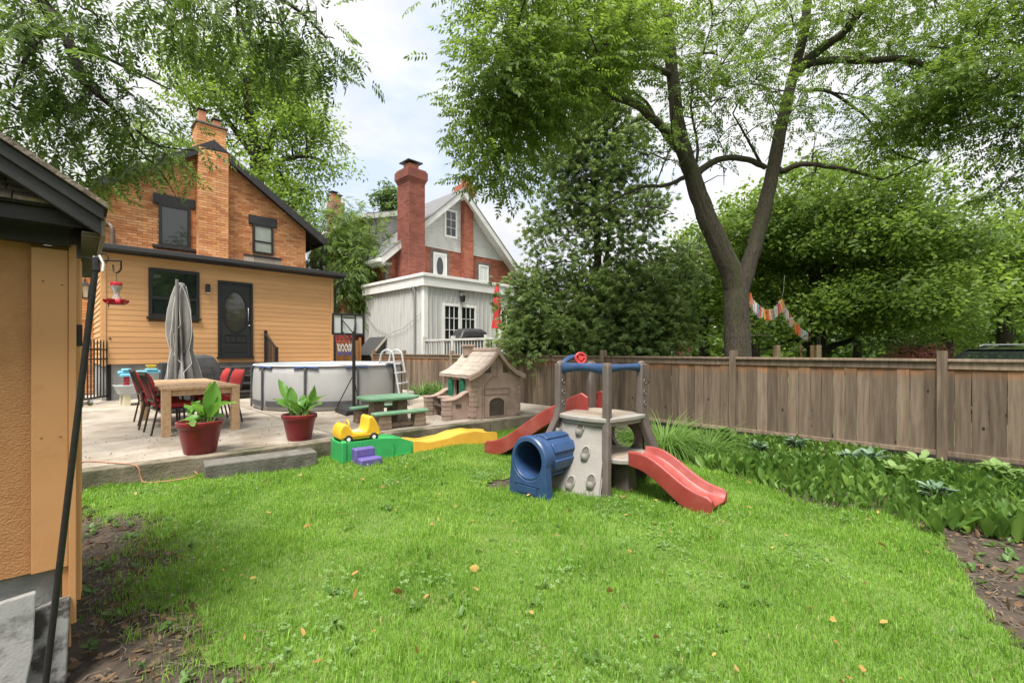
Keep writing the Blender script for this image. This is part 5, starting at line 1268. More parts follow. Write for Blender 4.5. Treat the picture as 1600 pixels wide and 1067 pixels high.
for k in range(3):
    a = 2 * PI * k / 3 + .5; sw_.tube([cW, cW + (e1 * math.cos(a) + e2 * math.sin(a)) * .052], .01, 6)
sw_.tube([cW - ax * .04, cW + ax * .012], .024, 10)
n_ = 24; sw_.add([cW - ax * .004 + (e1 * math.cos(2 * PI * i / n_) + e2 * math.sin(2 * PI * i / n_)) * .05 for i in range(n_)], [tuple(range(n_))])
sw_.build('steering_wheel', M('steering_red', (.42, .03, .035), (.5, .05, .05), 6, .4), pc, smooth=45)

# ------------------------------------------------------------------ concrete step, cord, pots
stp = tag(MB().box(-.55, .55, -.15, .15, -.03, .165).build('concrete_step', M('old_concrete', (.10, .095, .082), (.165, .155, .138), 6, .95, .7, 40, dirt=(.07, .065, .05), dscale=4), None, .012), 'weathered grey concrete step block lying on the lawn against the patio edge', 'step block')
stp.location = (1.66, 5.62, 0); stp.rotation_euler = (0, 0, R(-8))
cdm = M('orange_cord', (.36, .16, .09), (.42, .2, .12), 5, .6)
cpts = [(.12, 6.05, .212), (.16, 6.2, .212), (.22, 6.42, .212), (.34, 6.28, .212), (.48, 6.05, .212), (.56, 5.93, .208), (.6, 5.88, .17), (.62, 5.86, .06), (.66, 5.82, .03), (.82, 5.74, .03), (1.0, 5.72, .03), (1.08, 5.8, .03), (1.06, 5.86, .06)]
cp2 = []
for i in range(len(cpts) - 1):
    p0, p1, p2, p3 = [Vector(cpts[max(0, min(len(cpts) - 1, i + k))]) for k in (-1, 0, 1, 2)]
    for j in range(6):
        t = j / 6; cp2.append(.5 * ((2 * p1) + (p2 - p0) * t + (2 * p0 - 5 * p1 + 4 * p2 - p3) * t * t + (3 * p1 - p0 - 3 * p2 + p3) * t ** 3))
cord = tag(MB().tube(cp2, .006, 6).build('extension_cord', cdm, None, smooth=50), 'thin orange extension cord trailing over the patio edge beside the shed', 'cord')

potm = M('red_glazed_pot', (.16, .012, .018), (.22, .02, .027), 6, .35, .05, 30, dirt=(.1, .012, .015), dscale=3)
canl = leafmat('canna_leaf', [(.05, .15, .02), (.11, .28, .035), (.19, .42, .06)], .4, .4, 1.0)
stemm = M('plant_stem', (.12, .22, .05), (.18, .28, .07), 6, .6)
psoil = M('potting_soil', (.025, .018, .013), (.06, .045, .033), 40, .95, .9, 60)
def big_leaf(base, dirv, L, Wd, droop, roll):
    # a broad canna leaf: midrib grid with cupped sides
    d = Vector(dirv).normalized(); b = MB(); n = 9; p = Vector(base); rings = []
    side = d.cross(UP).normalized() if abs(d.z) < .97 else Vector((1, 0, 0))
    side = (Quaternion(d, roll) @ side)
    for i in range(n):
        t = i / (n - 1); w = Wd * (math.sin(PI * min(1, t * .93 + .05)) ** .75) * (1 - .25 * t) if i < n - 1 else .002
        nn = side.cross(d).normalized()
        wave = .012 * math.sin(t * 9)
        rings.append([p - side * w * .5 + nn * (w * .16 + wave), p - side * w * .26 + nn * w * .05, p, p + side * w * .26 + nn * w * .05, p + side * w * .5 + nn * (w * .16 - wave)])
        d = (d + Vector((0, 0, -droop)) * (1 / n)).normalized(); side = (side - d * side.dot(d)).normalized()
        p = p + d * (L / (n - 1))
    b.loft(rings, closed=False, cap=False)
    return b
def potted(loc, s, label, leaves):
    t = thing('potted_plant', label, 'potted plant', loc)
    leaves = leaves + [(random.uniform(-.1, .1), random.uniform(-.08, .08), random.uniform(.02, .1), random.uniform(0, 360), random.uniform(15, 65), random.uniform(.12, .2), random.uniform(.07, .11), random.uniform(.4, 1.1)) for _ in range(6)]
    MB().lathe([(0, 0), (.15 * s, 0), (.158 * s, .02), (.205 * s, .27 * s), (.212 * s, .29 * s), (.222 * s, .295 * s), (.232 * s, .31 * s), (.232 * s, .355 * s), (.222 * s, .362 * s), (.21 * s, .355 * s), (.2 * s, .32 * s), (.0, .32 * s)], 40).build('pot', potm, t, smooth=40)
    MB().lathe([(0, .335 * s), (.12 * s, .33 * s), (.2 * s, .322 * s)], 20).build('soil', psoil, t)
    for (x, y, h, az_, el, L_, W2, dr2) in leaves:
        h *= 1.15; L_ *= 1.22; W2 *= 1.2
        top = Vector((x * 1.25, y * 1.25, .33 * s + h))
        dv = FW * math.sin(R(az_)) + RT * math.cos(R(az_)); dv = dv * math.cos(R(el)) + UP * math.sin(R(el))
        MB().tube([(x, y, .32 * s), (x * 1.1, y * 1.1, .33 * s + h * .5), top, top + dv * .03], [.012, .01, .008, .005], 6).build('stem', stemm, t, smooth=40)
        big_leaf(top, dv, L_, W2, dr2, random.uniform(-.5, .5)).build('leaf', canl, t, smooth=60)
r_ = RT; f_ = FW
def rf(a, b): v = r_ * a + f_ * b; return v.x, v.y
potted((1.165, 6.12, .204), 1.0, 'glossy dark red pot of broad leaved canna standing by the concrete step', [
    (*rf(-.1, .0), .08, 70, 55, .16, .14, .3), (*rf(-.09, .02), .1, 150, 50, .13, .11, .8), (*rf(.07, .0), .06, 80, 78, .34, .17, .25), (*rf(.05, .02), .1, 170, 45, .2, .15, .9), (*rf(.06, -.04), .05, 190, 10, .2, .09, .5),
    (*rf(.1, .02), .12, 20, 40, .22, .15, .9), (*rf(.1, -.03), .05, -20, 60, .22, .1, .6), (*rf(.04, .06), .16, 110, 70, .24, .1, .3), (*rf(.12, .03), .05, 60, 85, .2, .06, .1)])
potted((2.24, 6.1, .204), .92, 'glossy dark red pot of bright green canna standing between the pool and the toy car', [
    (*rf(-.1, 0), .12, 150, 62, .34, .11, .5), (*rf(-.09, .02), .08, 120, 75, .24, .13, .3), (*rf(-.1, -.03), .1, 200, 50, .18, .1, .8), (*rf(.04, 0), .04, 40, 70, .22, .12, .4), (*rf(.06, .03), .06, 10, 55, .26, .14, .8), (*rf(.09, -.02), .05, -10, 45, .2, .12, .7),
    (*rf(.02, -.05), .03, 230, 60, .2, .12, .5), (*rf(.1, .02), .1, 30, 80, .24, .09, .2), (*rf(-.02, .04), .05, 90, 60, .2, .12, .4)])
# ------------------------------------------------------------------ trees
def barkmat(name, c1, c2, moss=None):
    m = M(name, c1, c2, 5, .95, .9, 11, (9, 9, 1.6), dirt=moss, dscale=.35, dth=(.5, .66)); 
    b = [n for n in m.node_tree.nodes if n.type == 'BUMP'][0]; b.inputs['Distance'].default_value = .04
    return m
bark = barkmat('locust_bark', (.028, .023, .016), (.10, .084, .056), (.05, .062, .02))
barkd = barkmat('dark_bark', (.022, .018, .014), (.055, .046, .036))
def T_(V, F): return np.array(V, float), np.array(F, int)
def leaflet(base, d, l, w, z=.12, nrm=(0, 0, 1)):
    b = np.array(base, float); d = np.array(d, float); d /= np.linalg.norm(d); s = np.cross(d, nrm); s /= np.linalg.norm(s); u = np.cross(s, d)
    return [b, b + d * l * .45 + s * w / 2 + u * w * z, b + d * l, b + d * l * .45 - s * w / 2 + u * w * z], [(0, 1, 2), (0, 2, 3)]
def pinnate(n, Lr, ll, lw, droop=.5, jit=.15, seed=1, angle=60, stem=True):
    r = random.Random(seed); V = []; F = []
    for i in range(n):
        t = (i + .8) / n; y = Lr * t; z = -droop * Lr * t * t
        for s in (-1, 1):
            a = R(angle + r.uniform(-12, 12)); k = (1 - .35 * abs(2 * t - 1)) * r.uniform(.85, 1.1)
            v, f = leaflet((0, y, z), (s * math.sin(a), math.cos(a), -.25 - r.uniform(0, jit) * 2), ll * k, lw * k, .12, (r.uniform(-jit, jit) * 2, r.uniform(-jit, jit), 1))
            o = len(V); V += v; F += [tuple(q + o for q in g_) for g_ in f]
    v, f = leaflet((0, Lr, -droop * Lr), (0, 1, -.8), ll, lw); o = len(V); V += v; F += [tuple(q + o for q in g_) for g_ in f]
    return T_(V, F)
def broad(n, rad, l, w, seed=2):
    r = random.Random(seed); V = []; F = []
    for i in range(n):
        a = r.uniform(0, 2 * PI); q = rad * r.uniform(.1, 1); p = (q * math.cos(a), rad + q * math.sin(a), r.uniform(-.5, .5) * rad)
        a2 = a + r.uniform(-.6, .6); k = r.uniform(.7, 1.15)
        v, f = leaflet(p, (math.cos(a2), math.sin(a2), r.uniform(-.9, .1)), l * k, w * k, .1, (r.uniform(-.5, .5), r.uniform(-.5, .5), 1))
        o = len(V); V += v; F += [tuple(x + o for x in g_) for g_ in f]
    return T_(V, F)
def fan(n, Lr, w, seed=3):
    r = random.Random(seed); V = []; F = []
    for i in range(n):
        t = i / (n - 1); a = R(-62 + 124 * t + r.uniform(-10, 10)); l = Lr * (1 - .45 * abs(2 * t - 1)) * r.uniform(.75, 1.1)
        b = (0, Lr * .3 * r.uniform(0, 1), r.uniform(-.02, .02))
        v, f = leaflet(b, (math.sin(a), math.cos(a), r.uniform(-.5, .25)), l, w * r.uniform(.7, 1.3), .1, (r.uniform(-.6, .6), r.uniform(-.5, .5), 1))
        o = len(V); V += v; F += [tuple(x + o for x in g_) for g_ in f]
    return T_(V, F)
def rough_tube(mb, pts, rad, seed):
    # thick limbs: furrowed, out of round
    seg = 30; o = len(mb.v); n = len(pts); u = None; r = random.Random(seed); ph = [r.uniform(0, 6) for _ in range(8)]
    fine_p = []; fine_r = []
    for i in range(n - 1):
        for j in range(3): fine_p.append(pts[i].lerp(pts[i + 1], j / 3)); fine_r.append(rad[i] + (rad[i + 1] - rad[i]) * j / 3)
    fine_p.append(pts[-1]); fine_r.append(rad[-1]); n = len(fine_p); s = 0
    for i, p in enumerate(fine_p):
        d = (fine_p[min(i + 1, n - 1)] - fine_p[max(i - 1, 0)]).normalized()
        if i: s += (p - fine_p[i - 1]).length
        if u is None: u = d.orthogonal().normalized()
        u = (u - d * u.dot(d)).normalized(); w = d.cross(u)
        for k in range(seg):
            a = 2 * PI * k / seg
            q = 1 + .05 * math.sin(2 * a + s * 1.1 + ph[0]) + .04 * math.sin(3 * a - s * 1.9 + ph[1]) + .035 * math.sin(9 * a + 1.3 * math.sin(s * 2.3 + ph[2])) + .03 * math.sin(14 * a + 1.7 * math.sin(s * 3.1 + ph[3])) + r.uniform(-.022, .022)
            mb.v.append(tuple(p + (u * math.cos(a) + w * math.sin(a)) * fine_r[i] * q))
    for i in range(n - 1):
        for k in range(seg):
            k2 = (k + 1) % seg; mb.f.append((o + i * seg + k, o + i * seg + k2, o + (i + 1) * seg + k2, o + (i + 1) * seg + k))
def tree(name, label, limbs, blobs, leaf, lmat, bmat, per=12, spread=.32, ls=(.8, 1.2), seed=1, group=None, twig=.009, droop=.5, flat=.6, nodes=.3, cat='tree', upbias=.0, limbname='trunk', thin=1, bare=0):
    # limbs: [(points, r0, r1)]; blobs: [(centre, (right, deep, up) radii, count)]
    r = np.random.default_rng(seed)
    root = thing(name, label, cat, tuple(limbs[0][0][0]), 0, group); org = np.array(limbs[0][0][0], float)
    tb_ = MB(); sk = []
    for pts, r0, r1 in limbs:
        P = [Vector(p) - Vector(limbs[0][0][0]) for p in pts]; out = []
        for i in range(len(P) - 1):
            p0, p1, p2, p3 = [P[max(0, min(len(P) - 1, i + k))] for k in (-1, 0, 1, 2)]
            for j in range(4):
                t = j / 4; out.append(.5 * ((2 * p1) + (p2 - p0) * t + (2 * p0 - 5 * p1 + 4 * p2 - p3) * t * t + (3 * p1 - p0 - 3 * p2 + p3) * t ** 3))
        out.append(P[-1]); n = len(out)
        rad = [r0 + (r1 - r0) * (i / (n - 1)) ** .8 for i in range(n)]
        seg = 14 if r0 > .12 else (8 if r0 > .03 else 5)
        wob_ = [q + Vector((r.normal(), r.normal(), r.normal())) * (.005 if r0 > .12 else min(.02, rad[i] * .12)) * (0 if i in (0, n - 1) else 1) for i, q in enumerate(out)]
        if r0 > .12: rough_tube(tb_, wob_, rad, seed)
        else: tb_.tube(wob_, rad, seg, True)
        sk += [np.array(q) for q in out]
    C = []
    RTn, FWn = np.array(RT), np.array(FW)
    for c, (ra, rd, ru), n in blobs:
        n = max(2, int(round(n * thin)))
        u = r.normal(size=(n, 3)); u /= np.linalg.norm(u, axis=1, keepdims=True); u *= (r.uniform(.15, 1, (n, 1))) ** .45
        C.append(np.array(c) - org + u[:, :1] * RTn * ra + u[:, 1:2] * FWn * rd + u[:, 2:] * np.array((0, 0, 1)) * ru)
    C = np.concatenate(C); S = np.array(sk); S0 = S[int(len(S) * .12):]
    d0 = np.min(np.linalg.norm(C[:, None] - S[None], axis=2), axis=1); C = C[np.argsort(d0)]
    S = list(S); tw = MB(); pos = []; dirs = []
    nb_ = len(C)
    if bare:
        lo_ = S0[r.integers(0, len(S0), bare)] + r.normal(size=(bare, 3)) * np.array((.45, .45, .35)); C = np.concatenate([C, lo_])
    for ic, c in enumerate(C):
        A = np.array(S); dist = np.linalg.norm(A - c, axis=1) + .5 * np.maximum(0, A[:, 2] - c[2] - .1); k = int(np.argmin(dist)); a = A[k]
        v = c - a; ln_ = np.linalg.norm(v)
        if ln_ < .05: continue
        mid = a + v * .5 + np.array((0, 0, .12 * ln_)) + r.normal(size=3) * .07 * ln_
        pts = [a, a * .3 + mid * .7, mid * .45 + c * .55 + np.array((0, 0, .03 * ln_)), c]
        tw.tube(pts, [twig * (1 + .8 * min(2, ln_)), twig * (.8 + .4 * min(2, ln_)), twig * .7, twig * .35], 4, False)
        S += [pts[1], pts[2], c]
        if ic >= nb_: continue
        hd = v / ln_
        for _ in range(per):
            off = r.normal(size=3) * spread * np.array((1, 1, flat))
            t = r.uniform(.0, 1); p = (pts[2] * (1 - t) + c * t) + off
            d = hd * .5 + off / (spread + 1e-6) * .6 + r.normal(size=3) * .35 + np.array((0, 0, -droop + upbias))
            pos.append(p); dirs.append(d)
    tb_.build(limbname, bmat, root, smooth=75, fix=False)
    kind(tw.build('twigs', bmat, root, fix=False), 'stuff')
    pos = np.array(pos); D = np.array(dirs); N = len(pos)
    Mx = frames(D, r.uniform(-.9, .9, N))
    V, F = scatter(leaf[0], leaf[1], pos, Mx, r.uniform(ls[0], ls[1], N))
    o = bpy.data.objects.new('crown', np_mesh('crown', V, F, lmat)); col.objects.link(o); o.parent = root
    return root
def B(px, py, d, rx, ry, rd, n): return (at(px, py, d), (rx * d / FPX, rd, ry * d / FPX), n)
def Lm(pts, r0, r1): return ([at(*p) for p in pts], r0, r1)
def base(px, d, z=-.05):
    p = at(px, 548, d); p.z = z; return p

locustleaf = pinnate(6, .24, .088, .036, .16, .35, 5)
locm = leafmat('locust_leaf', [(.055, .10, .014), (.095, .175, .02), (.16, .27, .03), (.22, .34, .045)], .5, .5, .45)
b0 = base(1152, 9.0)
big_limbs = [([b0, at(1152, 560, 9), at(1151, 490, 9), at(1148, 440, 9.0), at(1128, 392, 8.95), at(1102, 335, 8.9), at(1080, 270, 8.8), at(1062, 205, 8.65), at(1050, 110, 8.5), at(1040, 0, 8.3), at(1030, -160, 8.1), at(1020, -330, 7.8)], .285, .06),
    Lm([(1151, 540, 9.02), (1154, 470, 9.02), (1168, 420, 9.04), (1186, 360, 9.1), (1203, 290, 9.15), (1218, 210, 9.2), (1238, 125, 9.2), (1258, 40, 9.2), (1266, -90, 9.1), (1270, -260, 9)], .19, .06),
    Lm([(1081, 275, 8.8), (1062, 235, 8.5), (1030, 195, 8.0), (995, 165, 7.6), (955, 148, 7.1), (905, 120, 6.7), (850, 82, 6.3), (800, 95, 6.0)], .105, .02),
    Lm([(1071, 240, 8.75), (1040, 215, 8.4), (1010, 160, 8.2), (975, 138, 8.0)], .05, .015),
    Lm([(1068, 278, 8.8), (1040, 290, 8.6), (1005, 292, 8.4), (965, 310, 8.1), (930, 335, 8)], .045, .012),
    Lm([(1050, 118, 8.5), (1020, 105, 8.2), (975, 104, 7.7), (925, 80, 7.2), (880, 62, 6.8), (845, 75, 6.5), (830, 105, 6.3), (780, 92, 6.0)], .06, .015),
    Lm([(1045, 60, 8.4), (1025, 30, 8.1), (1000, 10, 7.6), (960, -20, 7.2)], .05, .015),
    Lm([(1244, 108, 9.2), (1262, 100, 9.1), (1300, 95, 9), (1360, 96, 8.8), (1410, 92, 8.6), (1470, 112, 8.3), (1530, 132, 8.0), (1600, 155, 7.7), (1680, 170, 7.4)], .085, .03),
    Lm([(1240, 118, 9.2), (1275, 82, 9.1), (1315, 55, 8.9), (1345, 20, 8.8), (1390, -5, 8.6), (1440, -40, 8.4)], .11, .04),
    Lm([(1214, 262, 9.2), (1222, 268, 9.15), (1250, 257, 9), (1290, 260, 8.9), (1335, 268, 8.8), (1378, 281, 8.7)], .075, .025),
    Lm([(1196, 262, 9.2), (1170, 250, 9.1), (1140, 247, 9), (1115, 253, 8.9), (1096, 266, 8.8), (1083, 280, 8.8)], .05, .07),
    Lm([(1190, 258, 9.15), (1172, 225, 9), (1158, 200, 8.9), (1145, 178, 8.8)], .035, .012),
    Lm([(1087, 262, 8.8), (1090, 225, 8.8), (1080, 170, 8.8), (1084, 110, 8.9), (1100, 80, 9)], .035, .012),
    Lm([(1256, 142, 9.15), (1290, 142, 9), (1320, 158, 8.9), (1355, 185, 8.8), (1385, 225, 8.7), (1405, 242, 8.6), (1450, 255, 8.5)], .04, .01),
    Lm([(1290, 143, 9), (1330, 150, 8.8), (1365, 165, 8.6), (1400, 195, 8.4)], .02, .008),
    Lm([(1110, 350, 8.9), (1095, 370, 8.85), (1090, 400, 8.8)], .015, .006),
    Lm([(1062, 200, 8.6), (1040, 250, 8.2), (1020, 300, 8), (1000, 340, 7.9)], .02, .008)]
big_blobs = [B(790, 40, 5.9, 50, 60, .8, 40), B(840, 20, 6.4, 80, 60, 1.2, 60), B(930, 20, 7, 80, 60, 1.4, 60), B(768, 135, 5.6, 28, 50, .4, 22), B(815, 130, 6, 52, 50, .8, 46),
    B(870, 105, 6.4, 70, 38, 1, 52), B(940, 105, 7, 50, 40, 1, 28), B(960, 60, 6.6, 60, 50, 1.2, 40), B(788, 200, 6.1, 40, 40, .6, 32), B(835, 180, 6.4, 50, 30, .8, 22), B(778, 275, 6.3, 30, 38, .5, 18), B(815, 250, 7, 30, 36, .6, 9),
    B(1000, 30, 8, 50, 50, 1, 26), B(1040, 60, 8.4, 40, 70, .8, 14), B(1100, 30, 8.8, 60, 40, 1.2, 22), B(1130, 120, 8.8, 60, 45, 1, 26), B(1080, 180, 8.8, 60, 60, 1, 20),
    B(1160, 210, 9, 50, 40, 1, 9), B(1190, 60, 9.4, 60, 60, 1, 18), B(1255, 60, 9.2, 50, 60, .9, 12), B(1320, 50, 9, 70, 50, 1, 24), B(1400, 30, 8.6, 80, 50, 1.2, 44), B(1480, 50, 8.2, 80, 60, 1.2, 56), B(1560, 60, 7.8, 80, 70, 1.2, 60), B(1480, 140, 8, 80, 45, 1, 52), B(1560, 150, 7.6, 70, 50, 1, 56), B(1410, 175, 8.4, 65, 40, .9, 34), B(1375, 215, 8.7, 45, 35, .8, 18), B(1430, 220, 8.4, 40, 26, .7, 14), B(1580, 220, 7.5, 50, 30, .8, 30), B(1600, 280, 7.4, 26, 40, .6, 12),
    B(1230, 180, 9, 60, 60, 1, 12), B(1290, 150, 8.9, 60, 60, 1, 16), B(1150, 90, 8.9, 70, 60, 1, 20), B(1330, 290, 8.7, 60, 40, .6, 10), B(1010, 215, 8.3, 40, 40, .9, 9),
    B(900, -60, 7, 160, 40, 1.5, 26), B(1250, -70, 9, 220, 50, 2, 22), B(1500, -50, 8, 160, 40, 1.5, 24)]
tree('locust_tree', 'large twin stemmed locust tree with mossy trunk rising behind the board fence', big_limbs, big_blobs, locustleaf, locm, bark, per=22, spread=.26, seed=3, droop=.04, twig=.012, flat=.33, thin=.42, bare=120)

# dark cedar behind the fence
cedarleaf = fan(11, .17, .034)
cedm = leafmat('cedar_leaf', [(.055, .095, .034), (.105, .175, .05), (.175, .265, .07), (.26, .37, .11)], .45, .5, .7)
cb0 = base(938, 11.6)
ced_limbs = [([cb0, at(937, 500, 11.6), at(934, 400, 11.55), at(932, 300, 11.5), at(936, 220, 11.5), at(940, 140, 11.5)], .16, .02), ([at(940, 480, 11.6), at(950, 380, 11.5), at(955, 280, 11.5), at(968, 200, 11.5)], .07, .015)]
for (py, w) in ((330, 70), (380, 85), (420, 110), (460, 130), (500, 140), (290, 60), (250, 45)):
    for s in (-1, 1):
        ced_limbs.append(Lm([(936, py, 11.5), (936 + s * w * .5, py - 12, 11.3 + .4 * s), (936 + s * w * .95, py + 6, 11.2 + .5 * s)], .03, .008))
ced_blobs = [B(938, 150, 11.5, 45, 30, .6, 34), B(930, 195, 11.5, 80, 40, .8, 70), B(925, 250, 11.5, 100, 40, .9, 80), B(930, 310, 11.5, 115, 45, 1, 76), B(920, 360, 11.4, 115, 45, 1.2, 52), B(930, 420, 11.4, 125, 40, 1.3, 66), B(890, 470, 11.2, 110, 40, 1.3, 80), B(1000, 460, 11.5, 85, 45, 1.2, 60),
    B(865, 520, 11, 72, 40, 1.2, 110), B(940, 520, 11.1, 110, 42, 1.3, 150), B(1030, 510, 11.5, 55, 50, 1, 80), B(822, 480, 11.4, 34, 55, .9, 46), B(1050, 420, 11.8, 40, 50, .9, 40), B(870, 555, 10.9, 90, 18, 1, 60), B(990, 548, 11.2, 70, 22, .9, 50), B(990, 350, 11.6, 60, 50, .9, 26), B(812, 545, 10.8, 30, 20, .6, 20)]
tree('cedar_tree', 'tall dark cedar tree behind the playhouse with thin see through upper crown', ced_limbs, ced_blobs, cedarleaf, cedm, barkd, per=17, spread=.19, seed=5, droop=.35, flat=.8, twig=.009, thin=.8, bare=60)

# near walnut, only its branches reach into the picture at the upper left
walleaf = pinnate(8, .3, .105, .036, .35, .25, 9, 66)
walm = leafmat('walnut_leaf', [(.03, .06, .013), (.058, .115, .02), (.115, .2, .032), (.22, .34, .06)], .5, .45, .9)
wb0 = Vector((-1.6, 6.2, -.05))
w_limbs = [([wb0, wb0 + Vector((0, 0, 1.5)), wb0 + Vector((.1, -.05, 3)), at(-30, -130, 5.8)], .25, .16),
    Lm([(-30, -130, 5.8), (10, -60, 5.4), (60, 0, 5.2), (88, 30, 5.1), (110, 75, 5.0), (130, 125, 5.0), (155, 150, 5.0)], .1, .03),
    Lm([(60, 0, 5.2), (90, -30, 5), (160, -60, 5), (260, -60, 5), (340, -40, 5), (420, -10, 5), (470, 20, 5.1), (510, 60, 5.2)], .07, .012),
    Lm([(110, 75, 5.0), (150, 85, 5.2), (195, 105, 5.5), (235, 125, 5.8), (265, 140, 6)], .03, .01),
    Lm([(155, 150, 5.0), (195, 190, 5.4), (215, 230, 5.7), (245, 262, 6)], .028, .008),
    Lm([(215, 205, 5.5), (250, 228, 5.8), (300, 235, 6)], .018, .007),
    Lm([(88, 30, 5.1), (40, 90, 4.8), (20, 140, 4.7)], .03, .008)]
w_blobs = [B(40, 30, 4.9, 70, 45, .7, 26), B(120, 40, 5, 70, 40, .7, 28), B(50, 110, 4.8, 60, 55, .6, 26), B(130, 130, 5.1, 60, 55, .7, 30), B(60, 190, 5, 70, 40, .7, 26), B(150, 210, 5.4, 70, 40, .8, 34), B(120, 255, 5.6, 60, 25, .5, 16), B(210, 235, 5.8, 50, 30, .6, 17), B(290, 240, 6.1, 40, 10, .4, 5),
    B(190, 150, 5.5, 26, 30, .6, 5), B(250, 20, 5, 45, 25, .5, 12), B(310, 20, 5, 60, 35, .6, 24), B(370, 45, 5, 50, 30, .6, 20), B(430, 30, 5.1, 50, 35, .6, 20), B(480, 50, 5.1, 40, 35, .5, 16), B(505, 90, 5.2, 28, 24, .4, 9), B(400, 0, 5, 100, 25, .7, 14), B(290, 65, 5.2, 50, 20, .5, 8), B(240, -70, 5.2, 200, 40, 1.0, 14)]
tree('walnut_tree', 'walnut tree whose drooping feathery branches hang over the shed and orange house at upper left', w_limbs, w_blobs, walleaf, walm, barkd, per=6, spread=.17, seed=8, droop=.5, twig=.009, ls=(.6, 1.1), thin=.56, bare=30)

# trees behind the houses
mapleaf = broad(13, .25, .115, .085); finel = broad(12, .25, .14, .075, 4)
midm = leafmat('mid_green_leaf', [(.05, .09, .018), (.085, .155, .025), (.14, .235, .035), (.19, .3, .05)], .45, .5, .35)
brightm = leafmat('bright_green_leaf', [(.07, .135, .018), (.12, .22, .025), (.19, .31, .035), (.25, .38, .05)], .5, .5, .3)
darkm = leafmat('dark_green_leaf', [(.03, .06, .016), (.055, .105, .024), (.09, .165, .032), (.14, .23, .045)], .45, .5, .3)
tb0 = base(402, 26)
tree('broadleaf_tree', 'tall pale green tree rising behind the chimney of the orange house', [([tb0, at(402, 330, 26), at(400, 240, 26), at(388, 170, 26), at(385, 120, 26)], .5, .15), Lm([(402, 290, 26), (420, 225, 26), (440, 180, 26), (455, 140, 26)], .28, .08), Lm([(402, 280, 26), (430, 255, 25.5), (470, 245, 25), (500, 250, 25)], .18, .05), Lm([(395, 240, 26), (350, 180, 26.5), (320, 130, 27)], .2, .06)],
    [B(330, 120, 26.5, 60, 50, 3, 60), B(400, 110, 26, 60, 45, 3, 66), B(450, 150, 26, 45, 50, 3, 56), B(480, 215, 25.5, 32, 30, 2, 26), B(430, 220, 25.6, 40, 25, 2, 22), B(500, 255, 25, 22, 14, 1.5, 12), B(360, 190, 26.5, 50, 40, 3, 40), B(430, 280, 25.6, 50, 30, 2, 40), B(465, 320, 25, 40, 30, 2, 34), B(470, 100, 26, 30, 30, 2, 14), B(270, 210, 27, 40, 40, 3, 16), B(220, 260, 27, 60, 30, 3, 18)],
    broad(11, .4, .25, .12, 6), brightm, barkd, per=15, spread=.5, seed=11, droop=.4, twig=.035, thin=.42, bare=30, flat=.45)
nb0 = base(560, 19.5)
nb0 = Vector((7.0, 17.4, -.05))
def Wt(x, y, z): return Vector((x, y, z))
tree('small_ash_tree', 'slender leafy tree growing in the gap between the orange house and the red brick house', [([nb0, Wt(7, 17.4, 2.5), Wt(7.1, 17.3, 4.2), Wt(7.2, 17.2, 5.6)], .12, .03), ([Wt(7, 17.4, 2.8), Wt(6.8, 17.2, 3.8), Wt(6.7, 17, 4.6)], .05, .015), ([Wt(7, 17.4, 2.4), Wt(7.5, 17.2, 3.4), Wt(7.9, 17, 4.2)], .05, .015)],
    [B(500, 385, 18, 22, 40, 1, 34), B(540, 370, 18.5, 34, 50, 1.2, 60), B(570, 400, 18, 26, 40, 1, 34), B(545, 440, 17.6, 26, 30, .9, 40), B(555, 480, 17.4, 20, 26, .7, 20), B(520, 420, 18, 30, 30, .9, 30), B(530, 330, 18.8, 14, 24, .6, 12), B(585, 345, 18.6, 14, 24, .5, 6)],
    pinnate(6, .3, .14, .05, .4, .2, 13), midm, barkd, per=8, spread=.32, seed=13, droop=.6, twig=.012)
# distant crown above the neighbour's roof
tree('distant_tree', 'distant tree top showing above the dormer roof of the red brick house', [([base(615, 48), at(615, 400, 48), at(615, 325, 48)], .3, .06)], [B(613, 318, 48, 13, 18, 1.5, 26), B(622, 335, 48, 14, 12, 1.5, 20)], broad(12, .5, .4, .25, 7), darkm, barkd, per=6, spread=.6, seed=17, twig=.03)

